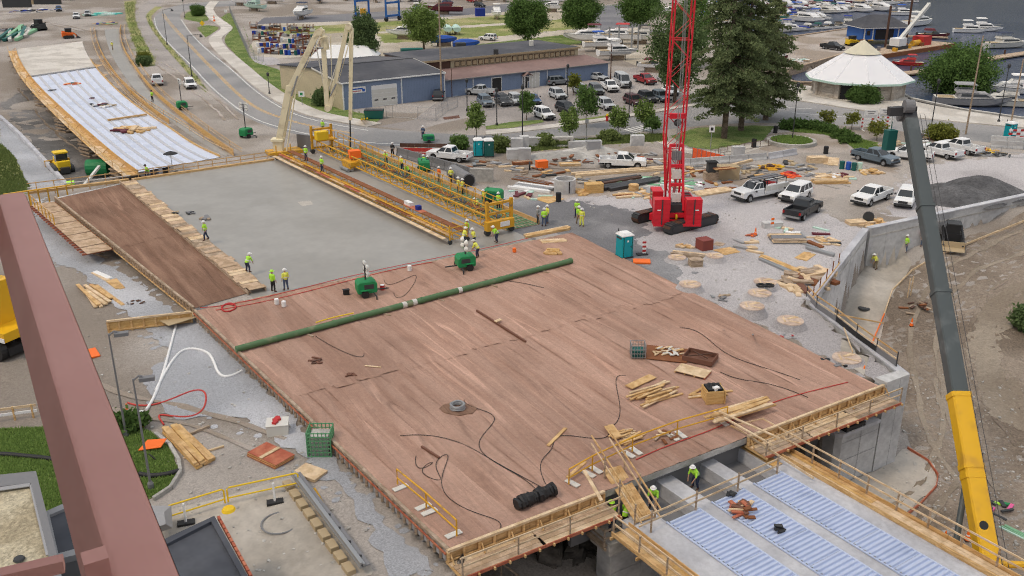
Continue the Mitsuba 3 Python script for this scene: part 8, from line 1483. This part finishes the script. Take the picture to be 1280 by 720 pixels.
for u,v,c,lab in ((38,5,'tan','tan lorry body at the top left corner'),(60,5,'charcoal','dark lorry body at the top left corner'),(22,9,'charcoal','dark machine left of the tan lorry body'),(80,0,'black','black lorry body at the top edge')): box('lorry',lab,'lorry',u,v,(9,3,2.6),5,c,0,'off_white' if c == 'tan' else None)
veh('pickup_truck',1040,62,16,2,'black','dark pickup parked on the marina quay'); skid('skid_loader','small yellow loader on the quay beside the boathouse',1064,57,.4,'yellow',1.1); heap('quay_gear','gear and ropes heaped on the quay edge','gear',1078,52,20,2.2,3.4,0,ms=('tan','rust','yellow_paint','charcoal')); heap('quay_gear','blue red and white boxes stacked at the left of the quay','boxes',975,76,24,2.4,3.6,0,ms=('blue','red','white','mint','tan')); heap('quay_gear','ropes and nets on the quay timber deck','gear',1000,76,16,2.0,3.0,0,ms=('mint','tan','old_wood','white'))
# pan deck clutter
heap('pan_gear','heap of timber and tarps in the middle of the pan span','gear',163,163,20,2.4,2.6,.15,ms=('wood','ply','pale_wood','maroon')); bar('timber',at(135,150,.3),at(183,143,.3),.35,.25,'wood',label='long yellow timber lying across the pan span',cat='timber'); heap('pan_gear','boards and ropes on the upper pans','gear',125,133,12,2.0,2.4,.15,ms=('tan','maroon','white','charcoal')); heap('pan_gear','dark bag on the pans near the fill edge','bag',115,123,5,.9,.5,.15,ms=('maroon','black')); heap('pan_gear','red boxes beside the timber at the fill edge','boxes',90,105,8,1.4,1.2,.15,ms=('orange','pale_wood','dark_green')); heap('pan_gear','black bag close to the left end of the fill','bag',66,113,5,1.0,.5,.15,ms=('charcoal','black')); um = thing('umbrella_stand','black umbrella on a thin pole near the pan span end','umbrella'); c = at(216,214,.1); put('pole',M().tube([c,c + [0,0,2.4]],.04,6),'steel',um); put('canopy',M().lathe([(0,.35),(.5,.2),(.9,0),(.0,.1)],c + [0,0,2.2],10),'black',um)
ce = thing('compressor_tank','green tank leaning below the pan span with a white pole','tank'); c = G(122,222); put('tank',M().tube([c + [-1.2,0,1.4],c + [1.6,.3,1.4]],1.1,14),'green',ce); bar('white_pole',at(105,232,-.5),at(124,208,-.5),.3,.3,'off_white',ce); k = bar('lime_sheet',at(83,229,.1),at(93,228,.1),.8,.3,'lime',label='bright lime vest draped over the end rail',cat='vest')
wk_ = thing('white_kerb', 'long white kerb line along the left excavation', 'kerb'); kp = [G(0, 148), G(25, 170), G(50, 197), G(70, 218), G(84, 234)]
for a, b in zip(kp, kp[1:]):
    for i in range(4): bar('kerb_stone', lerp(a, b, i / 4) + [0, 0, .25], lerp(a, b, (i + .97) / 4) + [0, 0, .25], .5, .6, 'girder', wk_)
# left gravel
pile('lumber_pile','pile of yellow boards on the gravel left of the dark burlap','lumber pile',110,358,138,384,9,.3,.12,1.9,None,jit=.2,rows=2); pile('loose_planks','pair of boards above the yellow pile on the gravel','boards',138,350,152,362,2,.5,.12,.7,None,ms=('wood',)); pile('loose_planks','white sheet and block beside the yellow board pile','sheet',117,340,138,351,2,.5,.1,.6,None,ms=('white','pale_wood')); pile('form_panel','tan plywood flap at the left corner of the deck','plywood',203,404,243,392,2,1.0,.05,1.6,-.3,ms=('tan','old_wood'),jit=.03); heap('wet_patch','damp sand patch with stones on the gravel','stones',172,380,10,.5,.8,None,ms=('mid_grey','brown'))
pile('lumber_stack','long bundle of yellow timbers on the dirt by the lawn island','lumber',214,537,258,583,14,.24,.13,1.2,None,ms=('wood','ply','wood','pale_wood'),jit=.05,rows=3); bar('timber',G(236,545,.1),G(262,535,.1),.14,.14,'old_wood',label='grey post lying across the timber bundle',cat='timber'); bar('timber',G(230,575,.08),G(280,559,.08),.12,.1,'pale_wood',label='thin pale lath on the dirt near the timber bundle',cat='timber')
pw = thing('plywood_stack','stack of orange edged plywood sheets on the dirt','plywood stack'); c = G(338,573); [put('sheet',M().box(c + [.02 * i,0,.05 + .06 * i],(2.5,1.45,.05),-.62),'ply' if i % 2 else 'red_wood',pw) for i in range(5)]; put('batten',M().box(c + [0,0,.36],(.25,1.45,.04),-.62),'pale_wood',pw); bx = box('plastic_crate','white plastic crate full of red gear beside the deck form','crate',348,541,(1.3,1.1,.7),10,'off_white',None); c = G(348,541); [put('gear',M().box(c + [cr_.uniform(-.4,.4),cr_.uniform(-.3,.3),.8],(.4,.25,.2),cr_.uniform(0,3)),'red',bx) for i in range(5)]; box('pallet','pallet with a red item at the head of the guard rail','pallet',388,593,(1.6,1.1,.15),-30,'pale_wood',None); cgk = thing('rebar_cage','green rebar cage leaning on the edge form','rebar cage'); c = G(402,566)
for s in np.linspace(-.7, .7, 7):
    for t in (-.6,.6): bar('bar',c + [s,t,0],c + [s,t,1.7],.05,.05,'epoxy_rebar',cgk); bar('bar',c + [t * 1.16,s * .86,0],c + [t * 1.16,s * .86,1.7],.05,.05,'epoxy_rebar',cgk)
for z in np.linspace(.1, 1.65, 7):
    for s in (-.6,.6): bar('bar',c + [-.7,s,z],c + [.7,s,z],.05,.05,'epoxy_rebar',cgk); bar('bar',c + [s * 1.16,-.6,z],c + [s * 1.16,.6,z],.05,.05,'epoxy_rebar',cgk)
put('core', M().box(c + [0, 0, .7], (1.1, 1.0, 1.3)), 'old_concrete', cgk)
gr = thing('guard_rail','galvanised steel guard rail on concrete blocks right of the pad','guard rail'); ga_,gb_ = G(366,604,.55),G(452,722,.55); d = (gb_ - ga_); n2 = np.array([-d[1],d[0],0]) / np.linalg.norm(d[:2])
for z, o in ((0, 0), (.22, .02), (.1, .09)): bar('beam', ga_ + n2 * o * 2 + [0, 0, z], gb_ + n2 * o * 2 + [0, 0, z], .12, .12, 'steel', gr)
bar('web',ga_ + [0,0,.1],gb_ + [0,0,.1],.05,.34,'steel',gr); bar('top_channel',ga_ + n2 * .3 + [0,0,.0],gb_ + n2 * .3 + [0,0,.0],.4,.06,'mid_grey',gr)
for i in range(9): c = lerp(ga_,gb_,(i + .3) / 9) - n2 * .35; put('block',M().box([c[0],c[1],c[2] - .45],(.8,.45,.35),math.atan2(d[1],d[0])),'tan',gr)
for i in range(4): c = lerp(ga_, gb_, .5 + i * .14) + n2 * .3; put('anchor', M().box(c + [0, 0, .05], (.15, .15, .08)), 'black', gr)
pile('loose_planks', 'yellow boards leaning beside the guard rail', 'boards', 387, 612, 408, 648, 4, .14, .1, .6, None, ms=('wood', 'yellow_paint'), jit=.08)
yb_ = thing('yellow_barrier', 'yellow tube barricades along the edge of the concrete pad', 'barrier')
for a, b in (((212, 655), (282, 633)), ((286, 632), (374, 612))):
    p,q = G(*a),G(*b); put('rail_frame',M().tube([p + [0,0,.2],p + [0,0,1.0],p + (q - p) * .03 + [0,0,1.1],q - (q - p) * .03 + [0,0,1.1],q + [0,0,1.0],q + [0,0,.2]],.05,8).tube([p + [0,0,.45],q + [0,0,.45]],.045,8),'yellow',yb_)
for u,v in ((233,656),(344,630)): p = G(u,v); put('rubber_foot',M().box(p + [0,0,.08],(.9,.45,.16),.3),'rubber',yb_); put('white_post',M().box(p + [0,0,.7],(.1,.1,1.2)),'white',yb_)
p = G(286, 638); put('yellow_foot', M().lathe([(0, 0), (.4, 0), (.3, .15), (0, .2)], p, 12), 'yellow', yb_)
c = G(350,655,.07); put('access_cover',M().lathe([(1.02,0),(1.02,.02),(.93,.02),(.93,0)],c,32),'mid_grey',label='round steel cover ring set in the concrete pad',cat='manhole'); 
hose('white_hose','white hose curving over the gravel in a wide loop','hose',[(195,490),(205,470),(222,445),(240,438),(262,445),(272,465),(285,472),(303,465)],.10,'white'); hose('white_hose','straight white hose running down to the lamp post','hose',[(220,408),(212,440),(200,480),(183,514)],.10,'white'); hose('red_hose','red hose lying in a loop on the dirt','hose',[(160,505),(200,505),(235,492),(256,492),(252,515),(225,522),(202,520),(205,532)],.06,'hose_red'); hose('black_pipe','black corrugated pipe across the lawn, left of the handrail','pipe',[(-20,570),(20,572),(68,577)],.16,'black'); hose('black_pipe','black corrugated pipe across the lawn, right of the handrail','pipe',[(175,596),(200,597),(224,591)],.16,'black')
lk = thing('lawn_kerb','pale kerb stones round the right end of the lawn island','kerb'); kp = [G(u,v) for u,v in [(195,545),(212,558),(224,578),(226,592),(214,612),(192,627)]]
for a,b in zip(kp,kp[1:]): [bar('kerb_stone',lerp(a,b,i / 3) + [0,0,.1],lerp(a,b,(i + .96) / 3) + [0,0,.1],.2,.3,'old_concrete',lk) for i in range(3)]
cone('orange cone with white bands near the lamp posts',160,518); cone('orange cone lying near the foot of the wing wall mound',1139,408); cone('small cone in the dark under the deck edge',675,697); cone('orange cone behind the yellow boom base',1209,676,None,1.1); cone('orange cone hidden behind the bridge rails',1180,678)
k = thing('orange_sign','orange cloth sign lying on the lawn island','sign'); c = G(191,563,.3); put('cloth',M().loft([[c + [-.7,-.4,-.1],c + [.6,-.2,.0],c + [.8,.4,.25],c + [-.4,.4,.15]],[c + [-.7,-.4,-.06],c + [.6,-.2,.04],c + [.8,.4,.29],c + [-.4,.4,.19]]]),'orange',k); bar('stand',c + [0,-.6,-.2],c + [.6,-1.2,-.2],.06,.06,'black',k)
k = thing('valve_post','small yellow and white valve post by the lawn edge','valve'); c = G(179,533); put('post',M().tube([c,c + [0,0,.9]],.09,8),'yellow',k); put('cap',M().box(c + [0,0,1.0],(.3,.2,.2)),'white',k); box('red_sheet','red plastic sheet lying on the dirt beside the handrail','sheet',115,443,(.8,1.6,.06),35,'orange',None)
wb2 = thing('wooden_barrier','low wooden rail beside the lawn at the left edge','barrier'); a,b = G(-10,530),G(48,522); bar('rail',a + [0,0,.9],b + [0,0,.9],.06,.18,'pale_wood',wb2); bar('rail',a + [0,0,.5],b + [0,0,.5],.06,.18,'white',wb2); [bar('post',lerp(a,b,t),lerp(a,b,t) + [0,0,1.0],.1,.1,'wood',wb2) for t in (.1,.5,.9)]
# right bank bits
for u,v in ((1134,365),(1138,362)): bar('stake',G(u,v + 8),G(u,v + 8,2.0),.12,.08,'pale_wood',label='%s pale wooden stake beside the mud slab' % ('left' if u < 1136 else 'right'),cat='stake')
lf = thing('slab_form','thin orange edge form round the mud slab and up the bank','edge form'); fp2 = [G(u,v) for u,v in [(1080,462),(1090,430),(1105,395),(1115,365),(1140,340),(1170,322),(1225,300),(1282,277)]]
for a, b in zip(fp2, fp2[1:]): bar('board', a + [0, 0, .12], b + [0, 0, .12], .08, .22, 'pale_wood' if b[0] > 36 else 'orange', lf)
lf = thing('slab_form','thin edge form round the slab before the abutment','edge form'); fp2 = [G(u,v) for u,v in [(1134,562),(1160,578),(1172,596),(1170,610),(1150,632),(1134,645),(1128,672)]]
for a, b in zip(fp2, fp2[1:]): bar('board', a + [0, 0, .12], b + [0, 0, .12], .07, .2, 'red_wood', lf)
drum('manhole_cover','dark round cover on the upper mud slab','cover',1080,386,.55,.08,'charcoal',None); heap('gear','pink and lime gear with cables lying behind the yellow boom','gear',1258,640,9,1.0,1.1,None,ms=('pink','lime','charcoal','green')); pile('green_pipe_rack','pale green pipes on the ground at the right edge','pipes',1250,658,1285,675,4,.12,.12,.7,None,ms=('mint','leafgreen'),part='pipe'); heap('mud_clods','dark hollow with rocks on the dirt bank','rocks',1150,385,18,.9,2.2,None,ms=('brown','rust','old_wood','mid_grey'))
rkm = random.Random(4); rk_ = M()
for i in range(800):
    u, v = rkm.uniform(1100, 1285), rkm.uniform(470, 700)
    p = G(u,v); s = rkm.uniform(.04,.09) * (1 + (rkm.random() < .1)); V_ = CUBE_V * 1.2 + nrs.normal(0,.18,CUBE_V.shape); rk_.add(V_ * s + p + [0,0,s * .2],CUBE_F)
put('bank_stones', rk_, 'old_concrete', label='pale stones strewn over the dirt bank', cat='stones', kind='stuff')
rk2 = M()
for i in range(700):
    u,v = rkm.choice([(rkm.uniform(100,470),rkm.uniform(420,715)),(rkm.uniform(720,1060),rkm.uniform(230,440)),(rkm.uniform(10,130),rkm.uniform(120,330))]); p = G(u,v)
    if Polygon([A0, D0, C0, B0]).contains(Point(p[:2])): continue
    s = rkm.uniform(.05, .13); rk2.add((CUBE_V * 1.2 + nrs.normal(0, .18, CUBE_V.shape)) * s + p + [0, 0, s * .2], CUBE_F)
put('loose_stones', rk2, 'old_concrete', label='loose stones scattered over the site ground', cat='stones', kind='stuff')
# near bridge clutter and underside
heap('rebar_heap','small red heap of rebar and boards on the steel pans','rebar',930,638,22,.75,.75,ZB + .15,ms=('rust','red_wood','pale_wood','rebar')); heap('black_bag','black bag of gear on the steel pans','bag',974,662,10,.5,.35,ZB + .15,ms=('black','charcoal')); heap('black_bag','small black bag close to the cross rail','bag',914,617,6,.4,.25,ZB + .15,ms=('black','charcoal'))
ek = thing('rock_bank', 'dark broken rock face under the deck', 'rock face')
for i in range(46): t = rkm.uniform(6.5,14); s = rkm.uniform(.5,1.1); p = dk(t,rkm.uniform(1.0,4.2)); zz = -6.4 + (p[1] * 0) + rkm.uniform(0,3.6) * min(1,(rkm.random() + .3)); put('rock',M().add((CUBE_V * 1.3 + nrs.normal(0,.2,CUBE_V.shape)) * s + [p[0],p[1],zz],CUBE_F),'rock',ek)
hr = thing('debris', 'grey plates and posts in the dark pit below the front form', 'debris')
for i in range(7): p = at(615 + rkm.uniform(-25,40),712 + rkm.uniform(-8,14),-5.2); put('plate',M().box(p,(rkm.uniform(.6,1.6),.6,rkm.uniform(.2,1.0)),rkm.uniform(0,3)),'mid_grey',hr)
sr2 = thing('stair_rail', 'yellow stair rails going down below the front left corner', 'stair'); 
for o in (0, .9): bar('rail', at(622, 700, -3.0 - o), at(668, 735, -5.2 - o), .08, .08, 'old_wood', sr2); 
for t in (.1, .5, .9): p = lerp(at(622, 700, -3.0), at(668, 735, -5.2), t); bar('post', p - [0, 0, 1.2], p, .08, .08, 'old_wood', sr2)
# balcony rail and low roofs below
ru = np.array([-.512, .859, 0]); ru /= np.linalg.norm(ru); rn = np.array([ru[1], -ru[0], 0]); Hr = .60
d = ray(28, 240); e_end = float((d * (Hr / -d[2])) @ ru)
def rp_(a, hgt, s): return EYE + rn * a + ru * s + np.array([0, 0, -hgt])
prof = [(.0215, .665), (.041, .612), (.046, .603), (.053, .600), (.096, .600), (.102, .604), (.105, .612), (.105, .68), (.03, .68)]
rl = thing('balcony_rail','reddish brown painted metal handrail crossing the left foreground','handrail'); put('hand_rail',M().loft([[rp_(a,z,s) for a,z in prof] for s in (-1.5,0,e_end * .5,e_end)]),'rail_paint',rl,smooth=35)
put('end_rail', M().beam(rp_(.065, .645, e_end - .04), rp_(-1.2, .645, e_end - .04), .07, .085), 'rail_paint', rl)
put('wall',M().beam(rp_(-2,17,-14),rp_(-2,17,9),.3,40),'old_concrete',rl); pz = ray(118,694); t = .56 / -pz[2]; pc_ = EYE + pz * t; put('baluster',M().box(pc_ + [0,0,-.5],(.022,.022,1.0),math.atan2(ru[1],ru[0])),'rail_paint',rl); put('lower_bar',M().beam(at(80,704,HC - 1.3),at(-60,736,HC - 1.3),.03,.03),'rail_paint',rl)  # wall: unseen, behind the viewer, placed to darken the side of the rail
def roof(label, outer, inner, z, m, edge, par=.35):
    k = thing('low_roof', label, 'roof'); o, n = px(outer, z), px(inner, z); po, pi_ = Polygon(o), Polygon(n)
    put('wall', M().prism(po.buffer(-.05), -1.6, z - .32), 'mid_grey', k); put('roof_surface', M().prism(pi_.buffer(.02), z - .30, z - par * .4), m, k)
    ring_ = po.difference(pi_); put('parapet',M().prism(ring_ if ring_.geom_type == 'Polygon' else max(ring_.geoms,key=lambda g: g.area),z - .3,z + .02),edge,k); return k
rk = roof('tan gravel roof with grey parapet at the bottom left corner',[(-90,603),(45,589),(71,692),(92,790),(-110,790)],[(-90,619),(38,604),(60,692),(78,790),(-110,790)],3.5,'roof_gravel','mid_grey'); c = at(24,699,3.45); put('roof_drain',M().lathe([(0,.1),(.2,.08),(.25,0)],c,12),'charcoal',rk); put('flashing',M().beam(at(38,606,3.5),at(59,694,3.5),.1,.04).beam(at(-60,620,3.5),at(37,606,3.5),.3,.04),'grey',rk)
r3 = roof('narrow grey lower roof between gravel roof and handrail',[(56,640),(90,625),(110,690),(70,700)],[(62,644),(86,634),(103,684),(73,692)],2.0,'membrane','grey'); r2 = roof('flat dark grey roof right of the handrail with a brick edge',[(150,700),(268,645),(318,735),(330,800),(120,800)],[(160,705),(264,652),(310,735),(320,800),(130,800)],2.6,'membrane','membrane')
for i in range(16): a = lerp(at(270,647,2.5),at(322,742,2.5),i / 16); b = lerp(at(270,647,2.5),at(322,742,2.5),(i + .8) / 16); bar('brick',a + [.12,0,0],b + [.12,0,0],.12,.2,'red_wood',r2)
k = thing('grey_canopy','grey fabric canopy edge beside the handrail','canopy'); put('fabric',M().loft([[at(180,632,.2),at(214,632,.2),at(216,660,.2),at(180,672,.2)],[at(180,640,1.2),at(205,640,1.2),at(207,655,1.2),at(180,665,1.2)]]),'grey',k)
